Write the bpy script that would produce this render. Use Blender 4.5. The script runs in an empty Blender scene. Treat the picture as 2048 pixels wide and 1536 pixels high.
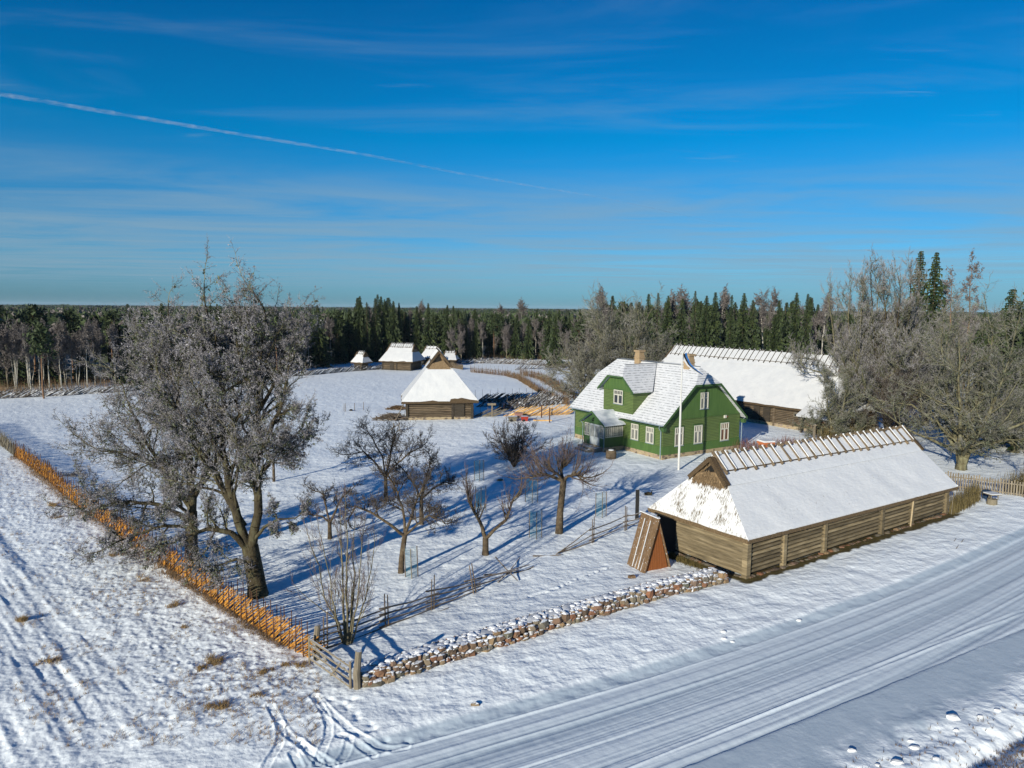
import bpy, math, random
import numpy as np
from mathutils import Vector, Matrix
rnd = random.Random(7)
S = bpy.context.scene
COL = S.collection
PI = math.pi
# ------------------------------------------------------------ survey helper
F, CH = 1421.0, 15.5
_P, _R = math.radians(6.07), math.radians(0.46)
FWD = np.array([0, math.cos(_P), -math.sin(_P)])
_u0 = np.array([0, math.sin(_P), math.cos(_P)]); _r0 = np.array([1.0, 0, 0])
RIGHT = math.cos(_R)*_r0 + math.sin(_R)*_u0
UP = -math.sin(_R)*_r0 + math.cos(_R)*_u0
def G(px, py, z=0.0):
    "ground plan position (at height z) of a surveyed point"
    d = FWD*F + RIGHT*(px-1024) - UP*(py-768)
    t = (z-CH)/d[2]
    p = d*t
    return (float(p[0]), float(p[1]))
# ------------------------------------------------------------ value noise
def _h(ix, iy, seed):
    n = (ix.astype(np.int64)*374761393 + iy.astype(np.int64)*668265263 + seed*982451653) & 0xffffffff
    n = ((n ^ (n >> 13))*1274126177) & 0xffffffff
    n = n ^ (n >> 16)
    return (n & 0xffffff)/float(0xffffff)
def vn(x, y, seed=0):
    x = np.asarray(x, float); y = np.asarray(y, float)
    ix = np.floor(x); iy = np.floor(y); fx = x-ix; fy = y-iy
    fx = fx*fx*(3-2*fx); fy = fy*fy*(3-2*fy)
    a = _h(ix, iy, seed); b = _h(ix+1, iy, seed); c = _h(ix, iy+1, seed); d = _h(ix+1, iy+1, seed)
    return (a*(1-fx)+b*fx)*(1-fy) + (c*(1-fx)+d*fx)*fy
def fbm(x, y, seed=0, o=4):
    s = 0; a = 0.5; t = 0
    for i in range(o):
        s = s + a*vn(x*(2**i), y*(2**i), seed+i*17); t += a; a *= 0.5
    return s/t
def sst(a, b, x):
    t = np.clip((x-a)/(b-a), 0, 1); return t*t*(3-2*t)
# ------------------------------------------------------------ objects
def props(o, label=None, cat=None, group=None, kind=None):
    if label: o['label'] = label
    if cat: o['category'] = cat
    if group: o['group'] = group
    if kind: o['kind'] = kind
    return o
def empty(name, loc, rz=0.0, label=None, cat=None, group=None):
    o = bpy.data.objects.new(name, None); COL.objects.link(o)
    o.location = (loc[0], loc[1], loc[2] if len(loc) > 2 else 0.0); o.rotation_euler = (0, 0, rz)
    o.empty_display_size = 0.3
    return props(o, label, cat, group)
def link(name, me, mats, parent=None, loc=None):
    o = bpy.data.objects.new(name, me); COL.objects.link(o)
    if mats is not None:
        for m in (mats if isinstance(mats, (list, tuple)) else [mats]): me.materials.append(m)
    if parent is not None: o.parent = parent
    if loc is not None: o.location = loc
    return o
def copy_tree(o, parent=None):
    c = o.copy(); COL.objects.link(c)
    if parent is not None: c.parent = parent
    for ch in list(o.children): copy_tree(ch, c)
    return c
def nmesh(name, V, Fq, tint=None, smooth=False, attrs=None):
    "mesh from numpy verts and equal sized faces (list of arrays allowed)"
    me = bpy.data.meshes.new(name)
    if not isinstance(Fq, list): Fq = [Fq]
    Fq = [np.asarray(f, np.int32) for f in Fq if len(f)]
    V = np.asarray(V, np.float32)
    me.vertices.add(len(V)); me.vertices.foreach_set('co', V.ravel())
    li = np.concatenate([f.ravel() for f in Fq]); cnt = np.concatenate([np.full(len(f), f.shape[1], np.int32) for f in Fq])
    me.loops.add(len(li)); me.loops.foreach_set('vertex_index', li)
    st = np.concatenate([[0], np.cumsum(cnt)[:-1]]).astype(np.int32)
    me.polygons.add(len(cnt)); me.polygons.foreach_set('loop_start', st); me.polygons.foreach_set('loop_total', cnt)
    me.polygons.foreach_set('use_smooth', np.full(len(cnt), smooth, bool))
    if tint is not None:
        a = me.attributes.new('tint', 'FLOAT', 'FACE'); a.data.foreach_set('value', np.asarray(tint, np.float32))
    if attrs:
        for k, v in attrs.items():
            a = me.attributes.new(k, 'FLOAT', 'POINT'); a.data.foreach_set('value', np.asarray(v, np.float32))
    me.update(calc_edges=True)
    return me
class MB:
    def __init__(s, org=(0, 0, 0)):
        s.v = []; s.f = []; s.t = []; s.m = []; s.tint = 0.5; s.mi = 0
        s.org = (org[0], org[1], org[2] if len(org) > 2 else 0.0)
    def face(s, *idx):
        s.f.append(idx); s.t.append(s.tint); s.m.append(s.mi)
    def quad(s, *pts):
        n = len(s.v); s.v += [tuple(p) for p in pts]; s.face(*range(n, n+len(pts)))
    def box(s, a, b):
        x0, y0, z0 = a; x1, y1, z1 = b
        s.hexa([(x0, y0, z0), (x1, y0, z0), (x1, y1, z0), (x0, y1, z0)], [(x0, y0, z1), (x1, y0, z1), (x1, y1, z1), (x0, y1, z1)])
    def hexa(s, lo, hi):
        n = len(s.v); k = len(lo); s.v += [tuple(p) for p in lo]+[tuple(p) for p in hi]
        s.face(*[n+k-1-i for i in range(k)]); s.face(*[n+k+i for i in range(k)])
        for i in range(k):
            j = (i+1) % k; s.face(n+i, n+j, n+k+j, n+k+i)
    def beam(s, p, q, w, h, up=(0, 0, 1)):
        p = Vector(p); q = Vector(q); d = (q-p).normalized(); sd = d.cross(Vector(up))
        if sd.length < 1e-4: sd = d.cross(Vector((0, 1, 0)))
        sd.normalize(); u = sd.cross(d)
        sd *= w/2; u *= h/2
        s.hexa([p-sd-u, p+sd-u, p+sd+u, p-sd+u], [q-sd-u, q+sd-u, q+sd+u, q-sd+u])
    def tube(s, pts, rad, n=6, cap=True):
        pts = [Vector(p) for p in pts]
        if not isinstance(rad, (list, tuple)): rad = [rad]*len(pts)
        base = len(s.v); ref = None
        for i, p in enumerate(pts):
            d = (pts[min(i+1, len(pts)-1)]-pts[max(i-1, 0)])
            d = d.normalized() if d.length > 1e-9 else Vector((0, 0, 1))
            a = d.cross(Vector((0, 0, 1))) if abs(d.z) < 0.95 else d.cross(Vector((1, 0, 0)))
            a.normalize(); b = d.cross(a)
            for k in range(n):
                an = 2*PI*k/n
                s.v.append(tuple(p+a*(rad[i]*math.cos(an))+b*(rad[i]*math.sin(an))))
        for i in range(len(pts)-1):
            for k in range(n):
                k2 = (k+1) % n
                s.face(base+i*n+k, base+i*n+k2, base+(i+1)*n+k2, base+(i+1)*n+k)
        if cap:
            s.face(*[base+n-1-k for k in range(n)]); m = base+(len(pts)-1)*n; s.face(*[m+k for k in range(n)])
    def slab(s, poly, t, d=(0, 0, -1)):
        lo = [(p[0]+d[0]*t, p[1]+d[1]*t, p[2]+d[2]*t) for p in poly]
        s.hexa(lo, poly)
    def rock(s, c, r, sx=1, sy=1, sz=1, rng=rnd, rz=0):
        # angular field stone: jittered dodeca-ish ball
        base = len(s.v); n = 7
        rows = [(-1, 0.0), (-0.62, 0.75), (0.05, 1.0), (0.66, 0.74), (1, 0.0)]
        ca, sa = math.cos(rz), math.sin(rz)
        def put(x, y, z):
            j = 1+rng.uniform(-.2, .2); x, y, z = x*r*sx*j, y*r*sy*j, z*r*sz*(1+rng.uniform(-.1, .1))
            s.v.append((c[0]+x*ca-y*sa, c[1]+x*sa+y*ca, c[2]+z))
        put(0, 0, -.9)
        for z, w in rows[1:4]:
            o = rng.random()
            for k in range(n): put(w*math.cos(2*PI*(k+o)/n), w*math.sin(2*PI*(k+o)/n), z)
        put(0, 0, .9)
        for k in range(n):
            k2 = (k+1) % n
            s.face(base, base+1+k2, base+1+k)
            for r_ in range(2): s.face(base+1+r_*n+k, base+1+r_*n+k2, base+1+(r_+1)*n+k2, base+1+(r_+1)*n+k)
            s.face(base+1+2*n+k, base+1+2*n+k2, base+1+3*n)
    def build(s, name, mats, parent=None, smooth=False, loc=None):
        me = bpy.data.meshes.new(name)
        ox, oy, oz = s.org
        me.from_pydata([(x-ox, y-oy, z-oz) for x, y, z in s.v], [], s.f)
        a = me.attributes.new('tint', 'FLOAT', 'FACE'); a.data.foreach_set('value', s.t)
        if smooth: me.polygons.foreach_set('use_smooth', [True]*len(s.f))
        me.polygons.foreach_set('material_index', s.m)
        me.update()
        return link(name, me, mats, parent, loc)
# ------------------------------------------------------------ materials
def M(name, ramp, scale=3.0, st=(1, 1, 1), rough=0.85, bump=0.0, bscale=None, bst=None, tint=0.0, snow=None, detail=4, wave=None, spec=0.3, metal=0, dist=0.02, coat=0, trans=0, tex='noise', extra=None, k=.55):
    m = bpy.data.materials.new(name); m.use_nodes = True
    nt = m.node_tree; N = nt.nodes; L = nt.links
    b = N['Principled BSDF']; b.inputs['Roughness'].default_value = rough
    b.inputs['Specular IOR Level'].default_value = spec; b.inputs['Metallic'].default_value = metal
    if coat: b.inputs['Coat Weight'].default_value = coat
    tc = N.new('ShaderNodeTexCoord')
    def mp(s_):
        q = N.new('ShaderNodeMapping'); q.inputs['Scale'].default_value = s_; L.new(tc.outputs['Object'], q.inputs['Vector']); return q.outputs[0]
    if tex == 'voronoi':
        n = N.new('ShaderNodeTexVoronoi'); n.inputs['Scale'].default_value = scale; L.new(mp(st), n.inputs['Vector']); fac = n.outputs['Distance']
    else:
        n = N.new('ShaderNodeTexNoise'); n.inputs['Scale'].default_value = scale; n.inputs['Detail'].default_value = detail; n.inputs['Roughness'].default_value = .62
        L.new(mp(st), n.inputs['Vector']); fac = n.outputs['Fac']
    cr = N.new('ShaderNodeValToRGB'); e = cr.color_ramp.elements
    while len(e) < len(ramp): e.new(0.5)
    for i, (p, c) in enumerate(ramp): e[i].position = p; e[i].color = (c[0]*k, c[1]*k, c[2]*k, 1)
    L.new(fac, cr.inputs[0]); col = cr.outputs[0]
    if tint:
        at = N.new('ShaderNodeAttribute'); at.attribute_name = 'tint'
        mr = N.new('ShaderNodeMapRange'); mr.inputs['To Min'].default_value = 1-tint; mr.inputs['To Max'].default_value = 1+tint
        L.new(at.outputs['Fac'], mr.inputs['Value'])
        mx = N.new('ShaderNodeVectorMath'); mx.operation = 'SCALE'; L.new(col, mx.inputs[0]); L.new(mr.outputs[0], mx.inputs['Scale']); col = mx.outputs[0]
    hbump = None
    if wave:   # (axis, period, dark factor, width, depth) : board joints / shingle rows
        ax, per, dark, wid, dep = wave
        sx = N.new('ShaderNodeSeparateXYZ'); L.new(tc.outputs['Object'], sx.inputs[0])
        dv = N.new('ShaderNodeMath'); dv.operation = 'DIVIDE'; L.new(sx.outputs[ax], dv.inputs[0]); dv.inputs[1].default_value = per
        fr = N.new('ShaderNodeMath'); fr.operation = 'FRACT'; L.new(dv.outputs[0], fr.inputs[0])
        lt = N.new('ShaderNodeMath'); lt.operation = 'LESS_THAN'; L.new(fr.outputs[0], lt.inputs[0]); lt.inputs[1].default_value = wid
        mm = N.new('ShaderNodeMix'); mm.data_type = 'RGBA'; mm.blend_type = 'MULTIPLY'
        L.new(lt.outputs[0], mm.inputs[0]); L.new(col, mm.inputs[6]); mm.inputs[7].default_value = (dark, dark, dark, 1); col = mm.outputs[2]
        hbump = (fr.outputs[0], dep)
    if snow:  # (normal z threshold, softness, noise scale)
        ge = N.new('ShaderNodeNewGeometry'); sz = N.new('ShaderNodeSeparateXYZ'); L.new(ge.outputs['Normal'], sz.inputs[0])
        n2 = N.new('ShaderNodeTexNoise'); n2.inputs['Scale'].default_value = snow[2]; n2.inputs['Detail'].default_value = 3; L.new(tc.outputs['Object'], n2.inputs['Vector'])
        ad = N.new('ShaderNodeMath'); ad.operation = 'ADD'; L.new(sz.outputs[2], ad.inputs[0]); L.new(n2.outputs['Fac'], ad.inputs[1])
        mr = N.new('ShaderNodeMapRange'); mr.inputs['From Min'].default_value = snow[0]+.5-snow[1]; mr.inputs['From Max'].default_value = snow[0]+.5+snow[1]; L.new(ad.outputs[0], mr.inputs['Value'])
        ms = N.new('ShaderNodeMix'); ms.data_type = 'RGBA'; L.new(mr.outputs[0], ms.inputs[0]); L.new(col, ms.inputs[6]); ms.inputs[7].default_value = (.66, .68, .72, 1); col = ms.outputs[2]
    if extra: col = extra(N, L, tc, col)
    L.new(col, b.inputs['Base Color'])
    if trans: b.inputs['Subsurface Weight'].default_value = 0
    prev = None
    if hbump:
        bp = N.new('ShaderNodeBump'); bp.inputs['Distance'].default_value = hbump[1]; bp.inputs['Strength'].default_value = 1; L.new(hbump[0], bp.inputs['Height']); prev = bp.outputs[0]
    if bump:
        n3 = N.new('ShaderNodeTexNoise'); n3.inputs['Scale'].default_value = bscale or scale; n3.inputs['Detail'].default_value = 5; L.new(mp(bst or st), n3.inputs['Vector'])
        bp = N.new('ShaderNodeBump'); bp.inputs['Distance'].default_value = dist; bp.inputs['Strength'].default_value = bump; L.new(n3.outputs['Fac'], bp.inputs['Height'])
        if prev: L.new(prev, bp.inputs['Normal'])
        prev = bp.outputs[0]
    if prev: L.new(prev, b.inputs['Normal'])
    return m
SNOWC = (.83, .85, .89)
def g(a, b=None, c=None): return (a, b if b is not None else a, c if c is not None else a)
m_snow = M('roof_snow', k=.68, ramp=[(.3, (.80, .82, .86)), (.7, (.88, .89, .91))], scale=1.2, bump=.5, bscale=3.5, dist=.06, rough=.6)
def speck(N, L, tc, col, thr=.66, c=(.10, .07, .04), sc=(2.2, 2.2, 7), scale=2.6, mod=0):
    mp_ = N.new('ShaderNodeMapping'); mp_.inputs['Scale'].default_value = sc; L.new(tc.outputs['Object'], mp_.inputs['Vector'])
    n = N.new('ShaderNodeTexNoise'); n.inputs['Scale'].default_value = scale; n.inputs['Detail'].default_value = 5; n.inputs['Roughness'].default_value = .7
    L.new(mp_.outputs[0], n.inputs['Vector'])
    src = n.outputs['Fac']
    if mod:
        n2 = N.new('ShaderNodeTexNoise'); n2.inputs['Scale'].default_value = .9; n2.inputs['Detail'].default_value = 3; L.new(tc.outputs['Object'], n2.inputs['Vector'])
        mm = N.new('ShaderNodeMath'); mm.operation = 'MULTIPLY_ADD'; L.new(n2.outputs['Fac'], mm.inputs[0]); mm.inputs[1].default_value = mod; mm.inputs[2].default_value = -mod*.5
        ad = N.new('ShaderNodeMath'); ad.operation = 'ADD'; L.new(src, ad.inputs[0]); L.new(mm.outputs[0], ad.inputs[1]); src = ad.outputs[0]
    mr = N.new('ShaderNodeMapRange'); mr.inputs['From Min'].default_value = thr; mr.inputs['From Max'].default_value = thr+.05; L.new(src, mr.inputs['Value'])
    mx = N.new('ShaderNodeMix'); mx.data_type = 'RGBA'; L.new(mr.outputs[0], mx.inputs[0]); L.new(col, mx.inputs[6]); mx.inputs[7].default_value = (*c, 1)
    return mx.outputs[2]
m_thsnow = M('snow_on_thatch', k=.71, ramp=[(.3, (.80, .82, .86)), (.7, (.88, .89, .91))], scale=1.0, bump=.6, bscale=2.5, bst=(1, 3, 1), dist=.05, rough=.6, extra=lambda N, L, tc, c: speck(N, L, tc, c, .66, sc=(4, 1.5, 1.5), mod=.3))
m_thsnow2 = M('sun_toned_snow_on_thatch', k=.56, ramp=[(.3, (.78, .80, .84)), (.7, (.90, .91, .93))], scale=.8, bump=.6, bscale=2.0, dist=.06, rough=.6, extra=lambda N, L, tc, c: speck(N, L, tc, c, .67, mod=.3))  # darker copy of the thatch snow, its colour lowered to offset strong sun
m_thsnow_thin = M('thin_snow_on_thatch', k=.68, ramp=[(.3, (.78, .79, .82)), (.7, (.86, .87, .89))], scale=1.0, bump=1, bscale=5, dist=.08, rough=.7, extra=lambda N, L, tc, c: speck(N, L, tc, c, .55, (.11, .085, .05), (.9, 6.5, .9), 3.4, mod=.55))
def rows(N, L, tc, col):
    # shingle rows: thin dark gaps where the snow has slid, in broken dashes along each course
    sx = N.new('ShaderNodeSeparateXYZ'); L.new(tc.outputs['Object'], sx.inputs[0])
    dv = N.new('ShaderNodeMath'); dv.operation = 'DIVIDE'; L.new(sx.outputs[2], dv.inputs[0]); dv.inputs[1].default_value = .235
    fr = N.new('ShaderNodeMath'); fr.operation = 'FRACT'; L.new(dv.outputs[0], fr.inputs[0])
    lt = N.new('ShaderNodeMapRange'); lt.inputs['From Min'].default_value = .34; lt.inputs['From Max'].default_value = .12; L.new(fr.outputs[0], lt.inputs['Value'])
    mp_ = N.new('ShaderNodeMapping'); mp_.inputs['Scale'].default_value = (1.6, 1.6, 6); L.new(tc.outputs['Object'], mp_.inputs['Vector'])
    n = N.new('ShaderNodeTexNoise'); n.inputs['Scale'].default_value = 1.5; n.inputs['Detail'].default_value = 4; n.inputs['Roughness'].default_value = .7; L.new(mp_.outputs[0], n.inputs['Vector'])
    mr = N.new('ShaderNodeMapRange'); mr.inputs['From Min'].default_value = .44; mr.inputs['From Max'].default_value = .56; L.new(n.outputs['Fac'], mr.inputs['Value'])
    ml = N.new('ShaderNodeMath'); ml.operation = 'MULTIPLY'; L.new(lt.outputs[0], ml.inputs[0]); L.new(mr.outputs[0], ml.inputs[1])
    mx = N.new('ShaderNodeMix'); mx.data_type = 'RGBA'; L.new(ml.outputs[0], mx.inputs[0]); L.new(col, mx.inputs[6]); mx.inputs[7].default_value = (.12, .125, .14, 1)
    return mx.outputs[2]
m_shingle = M('snowy_shingle', k=.68, ramp=[(.3, (.70, .72, .76)), (.7, (.84, .85, .88))], scale=2.0, rough=.6, bump=.3, bscale=5, dist=.03, extra=rows)
m_rime = M('rimed_twigs', [(.3, (.19, .175, .18)), (.5, (.33, .31, .33)), (.75, (.56, .54, .60))], .45, tint=.3)
m_inner = M('lichen_grown_limbs', [(.3, (.07, .06, .032)), (.5, (.16, .15, .085)), (.75, (.29, .28, .19))], .9, tint=.3)
m_innerg = M('pale_lichen_limbs', [(.3, (.08, .075, .045)), (.5, (.21, .205, .135)), (.75, (.38, .375, .26))], .9, tint=.3)
m_thatch = M('thatch', [(.3, (.13, .085, .045)), (.55, (.25, .17, .09)), (.8, (.38, .28, .16))], 9, (1, 1, 3), bump=.8, bscale=14, dist=.05)
m_thatch_dark = M('wet_thatch', [(.3, (.04, .028, .016)), (.7, (.20, .13, .065))], 9, (1, 1, 3), bump=.8, bscale=14, dist=.05)
m_loggrey = M('weathered_log', [(.25, (.10, .08, .05)), (.5, (.29, .225, .13)), (.8, (.47, .38, .245))], 2.2, (.35, .35, 3.2), bump=.4, bscale=5, bst=(.5, .5, 4), tint=.42, dist=.02)
m_logbrown = M('brown_log', [(.25, (.055, .04, .025)), (.5, (.17, .125, .08)), (.8, (.30, .23, .15))], 2.2, (.35, .35, 3.2), bump=.5, bscale=5, tint=.3, dist=.02)
m_logdark = M('dark_log', [(.3, (.03, .025, .018)), (.7, (.09, .07, .05))], 3, (.5, .5, 5), tint=.25)
m_dark = M('dark_interior', [(.3, (.008, .008, .008)), (.7, (.015, .013, .011))], 3)
m_plank = M('brown_board', [(.25, (.13, .075, .035)), (.55, (.26, .16, .085)), (.8, (.36, .25, .15))], 3, (5, 5, .5), bump=.4, tint=.22, extra=lambda N, L, tc, c: speck(N, L, tc, c, .62, (.7, .72, .76), (1, 1, 1), 9))
m_orange = M('rust_orange_board', [(.25, (.28, .085, .02)), (.75, (.40, .135, .035))], 2.5, (6, 6, .5), wave=(0, .13, .45, .08, .01), tint=.1, extra=lambda N, L, tc, c: speck(N, L, tc, c, .71, (.7, .6, .5), (1, 1, 1), 7))
m_green = M('green_lap_board', [(.3, (.135, .20, .06)), (.7, (.195, .285, .085))], 1.2, (.6, .6, 3), wave=(2, .17, .28, .2, .03), rough=.6, bump=.2)
m_greenv = M('green_upright_board', [(.3, (.075, .155, .04)), (.7, (.115, .215, .055))], .9, (5, 5, .6), wave=(0, .14, .72, .12, .008), rough=.6)
m_greenv2 = M('green_upright_board_side', [(.3, (.075, .155, .04)), (.7, (.115, .215, .055))], .9, (5, 5, .6), wave=(1, .14, .72, .12, .008), rough=.6)
m_greend = M('green_trim', [(.3, (.05, .12, .04)), (.7, (.08, .165, .05))], 2, rough=.6)
m_white = M('cream_paint', [(.3, (.70, .68, .58)), (.7, (.80, .78, .69))], 4, rough=.5)
m_doorw = M('pale_grey_paint', [(.3, (.45, .50, .52)), (.7, (.60, .64, .66))], 3, (4, 4, 1), rough=.5)
m_pole = M('white_pole_paint', [(.3, (.78, .78, .76)), (.7, (.86, .86, .84))], 2, rough=.4)
m_glass = M('window_glass', [(.3, (.02, .025, .03)), (.7, (.05, .06, .07))], 1, rough=.12, spec=.8)
m_curtain = M('curtain_behind_glass', [(.35, (.10, .12, .12)), (.6, (.34, .34, .31))], 3, (7, 7, .5), rough=.15, spec=.7)
m_curtainr = M('brown_curtain', [(.3, (.14, .06, .03)), (.7, (.22, .10, .06))], 3, (7, 7, .5), rough=.2, spec=.6)
m_gutter = M('pale_gutter_metal', [(.3, (.32, .42, .50)), (.7, (.44, .53, .60))], 3, rough=.4, metal=.2)
m_ridge = M('grey_sheet_metal', [(.3, (.10, .12, .14)), (.7, (.2, .22, .25))], 3, rough=.5, snow=(.80, .15, 6))
m_brick = None
def brickmat(name, c1, c2, mo, sc=4.0):
    m = bpy.data.materials.new(name); m.use_nodes = True; nt = m.node_tree; N = nt.nodes; L = nt.links; b = N['Principled BSDF']
    tc = N.new('ShaderNodeTexCoord'); sx = N.new('ShaderNodeSeparateXYZ'); L.new(tc.outputs['Object'], sx.inputs[0])
    ad = N.new('ShaderNodeMath'); ad.operation = 'ADD'; L.new(sx.outputs[0], ad.inputs[0]); L.new(sx.outputs[1], ad.inputs[1])
    cb = N.new('ShaderNodeCombineXYZ'); L.new(ad.outputs[0], cb.inputs[0]); L.new(sx.outputs[2], cb.inputs[1])
    br = N.new('ShaderNodeTexBrick'); br.inputs['Scale'].default_value = sc; br.inputs['Color1'].default_value = (*c1, 1); br.inputs['Color2'].default_value = (*c2, 1); br.inputs['Mortar'].default_value = (*mo, 1)
    br.inputs['Mortar Size'].default_value = .02
    L.new(cb.outputs[0], br.inputs['Vector']); L.new(br.outputs['Color'], b.inputs['Base Color']); b.inputs['Roughness'].default_value = .9
    return m
m_brick = brickmat('yellow_brick', (.30, .20, .10), (.22, .14, .065), (.30, .26, .2))
m_brickr = brickmat('orange_brick', (.38, .10, .02), (.30, .07, .018), (.28, .15, .08))
def stonemat(name, stops, snow=None):
    m = M(name, [(.3, (.8, .8, .8)), (.7, (1.15, 1.15, 1.15))], 6, bump=.6, bscale=9, snow=None)
    nt = m.node_tree; N = nt.nodes; L = nt.links; b = N['Principled BSDF']
    src = b.inputs['Base Color'].links[0].from_socket
    at = N.new('ShaderNodeAttribute'); at.attribute_name = 'tint'
    cr = N.new('ShaderNodeValToRGB'); e = cr.color_ramp.elements
    while len(e) < len(stops): e.new(.5)
    for i, c in enumerate(stops): e[i].position = i/(len(stops)-1); e[i].color = (c[0]*.98, c[1]*.96, c[2]*.92, 1)
    L.new(at.outputs['Fac'], cr.inputs[0])
    mx = N.new('ShaderNodeMix'); mx.data_type = 'RGBA'; mx.blend_type = 'MULTIPLY'; mx.inputs[0].default_value = 1; L.new(cr.outputs[0], mx.inputs[6]); L.new(src, mx.inputs[7]); col = mx.outputs[2]
    if snow:
        tc = N.new('ShaderNodeTexCoord')
        ge = N.new('ShaderNodeNewGeometry'); sz = N.new('ShaderNodeSeparateXYZ'); L.new(ge.outputs['Normal'], sz.inputs[0])
        n2 = N.new('ShaderNodeTexNoise'); n2.inputs['Scale'].default_value = 7; L.new(tc.outputs['Object'], n2.inputs['Vector'])
        ad = N.new('ShaderNodeMath'); ad.operation = 'ADD'; L.new(sz.outputs[2], ad.inputs[0]); L.new(n2.outputs['Fac'], ad.inputs[1])
        mr = N.new('ShaderNodeMapRange'); mr.inputs['From Min'].default_value = snow+.44; mr.inputs['From Max'].default_value = snow+.56; L.new(ad.outputs[0], mr.inputs['Value'])
        ms = N.new('ShaderNodeMix'); ms.data_type = 'RGBA'; L.new(mr.outputs[0], ms.inputs[0]); L.new(col, ms.inputs[6]); ms.inputs[7].default_value = (.72, .74, .78, 1); col = ms.outputs[2]
    L.new(col, b.inputs['Base Color'])
    return m
STN = [(.12, .09, .07), (.26, .17, .11), (.34, .16, .09), (.22, .21, .18), (.40, .27, .15), (.30, .19, .14), (.17, .17, .13), (.42, .33, .24)]
m_stone = stonemat('field_stone', STN, .84)
m_stoneb = stonemat('bare_field_stone', STN)
def plinthx(N, L, tc, col):
    mp_ = N.new('ShaderNodeMapping'); mp_.inputs['Scale'].default_value = (2.1, 2.1, 3.4); L.new(tc.outputs['Object'], mp_.inputs['Vector'])
    v = N.new('ShaderNodeTexVoronoi'); v.inputs['Scale'].default_value = 1; L.new(mp_.outputs[0], v.inputs['Vector'])
    mr = N.new('ShaderNodeMapRange'); mr.inputs['From Min'].default_value = .40; mr.inputs['From Max'].default_value = .50; L.new(v.outputs['Distance'], mr.inputs['Value'])
    hs = N.new('ShaderNodeMix'); hs.data_type = 'RGBA'; hs.blend_type = 'MULTIPLY'; hs.inputs[0].default_value = .7; sc_ = N.new('ShaderNodeSeparateColor'); L.new(v.outputs['Color'], sc_.inputs[0]); L.new(sc_.outputs[0], hs.inputs[7]); hs.inputs[6].default_value = (.26, .20, .15, 1)
    mx = N.new('ShaderNodeMix'); mx.data_type = 'RGBA'; L.new(mr.outputs[0], mx.inputs[0]); L.new(hs.outputs[2], mx.inputs[6]); L.new(col, mx.inputs[7])
    return mx.outputs[2]
m_plinth = M('mortared_fieldstone', [(.3, (.42, .33, .20)), (.7, (.55, .44, .28))], 3, bump=.5, extra=plinthx)
m_bark = M('lichened_bark', [(.30, (.03, .022, .012)), (.5, (.075, .058, .028)), (.72, (.15, .14, .075))], 2.5, (1, 1, .6), bump=1, bscale=8, dist=.05)
m_barkg = M('grey_green_bark', [(.30, (.07, .055, .03)), (.5, (.20, .18, .10)), (.72, (.34, .33, .20))], 2.5, (1, 1, .6), bump=1, bscale=8, dist=.05)
m_barka = M('apple_bark', [(.3, (.05, .035, .02)), (.55, (.14, .10, .06)), (.75, (.26, .22, .14))], 4, bump=1, bscale=12, dist=.03)
m_frost = M('frosted_twigs', [(.3, (.16, .145, .13)), (.5, (.31, .295, .30)), (.75, (.55, .53, .57))], .45, tint=.3)
m_frostg = M('grey_lichened_twigs', [(.3, (.12, .11, .09)), (.5, (.25, .24, .215)), (.72, (.46, .445, .45))], .5, tint=.3)
m_twigd = M('dark_twigs', [(.3, (.05, .04, .035)), (.7, (.16, .13, .11))], .8, tint=.3)
m_twigp = M('purplish_twigs', [(.3, (.10, .07, .065)), (.7, (.22, .16, .15))], .8, tint=.3)
m_twigl = M('pale_sapling_bark', [(.3, (.14, .12, .07)), (.7, (.30, .26, .16))], .8, tint=.3)
m_lichen = M('hanging_lichen', [(.3, (.08, .09, .05)), (.7, (.20, .22, .14))], 1.5, tint=.3)
m_birch = M('birch_bark', [(.35, (.06, .05, .04)), (.45, (.50, .47, .40)), (.7, (.66, .62, .55))], 2.5, (2, 2, .8))
m_birchc = M('birch_crown_twigs', [(.3, (.13, .11, .10)), (.7, (.28, .25, .24))], .3, tint=.35)
m_greyc = M('grey_crown_twigs', [(.3, (.15, .13, .12)), (.7, (.30, .265, .26))], .3, tint=.3)
m_greyt = M('grey_tree_bark', [(.3, (.17, .14, .09)), (.7, (.36, .30, .21))], 1.5)
m_spruce = M(k=1, name='spruce_needles', ramp=[(.3, (.008, .015, .006)), (.55, (.026, .040, .011)), (.8, (.080, .092, .027))], scale=.8, tint=.45, rough=.7)
m_pineg = M(k=1, name='pine_needles', ramp=[(.3, (.014, .026, .009)), (.7, (.050, .068, .024))], scale=.7, tint=.4, rough=.7)
m_pineb = M('pine_bark', [(.3, (.16, .09, .05)), (.7, (.36, .20, .11))], 2)
m_spruceb = M('spruce_bark', [(.3, (.07, .05, .035)), (.7, (.16, .12, .08))], 2)
m_rail = M('weathered_rail', [(.3, (.12, .085, .06)), (.7, (.28, .22, .16))], 4, (3, 3, 3), tint=.3, snow=(.93, .12, 9))
m_railg = M('grey_gate_wood', [(.3, (.17, .14, .10)), (.55, (.30, .25, .18)), (.8, (.40, .34, .26))], 3, (6, 6, .6), bump=.5, tint=.2, snow=(.93, .1, 5))
m_opole = M('fresh_split_pole', [(.3, (.36, .13, .02)), (.5, (.68, .31, .045)), (.75, (.92, .48, .095))], 1.6, (1.5, 1.5, 1.5), tint=.35, snow=(1.02, .08, 7))
m_opole2 = M('pale_split_pole', [(.3, (.6, .33, .10)), (.55, (.85, .52, .20)), (.8, (1.0, .72, .36))], 1.6, tint=.3, snow=(1.0, .1, 7))
m_stake = M('dark_red_stake', [(.3, (.07, .03, .015)), (.7, (.18, .08, .04))], 5, tint=.3)
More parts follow.
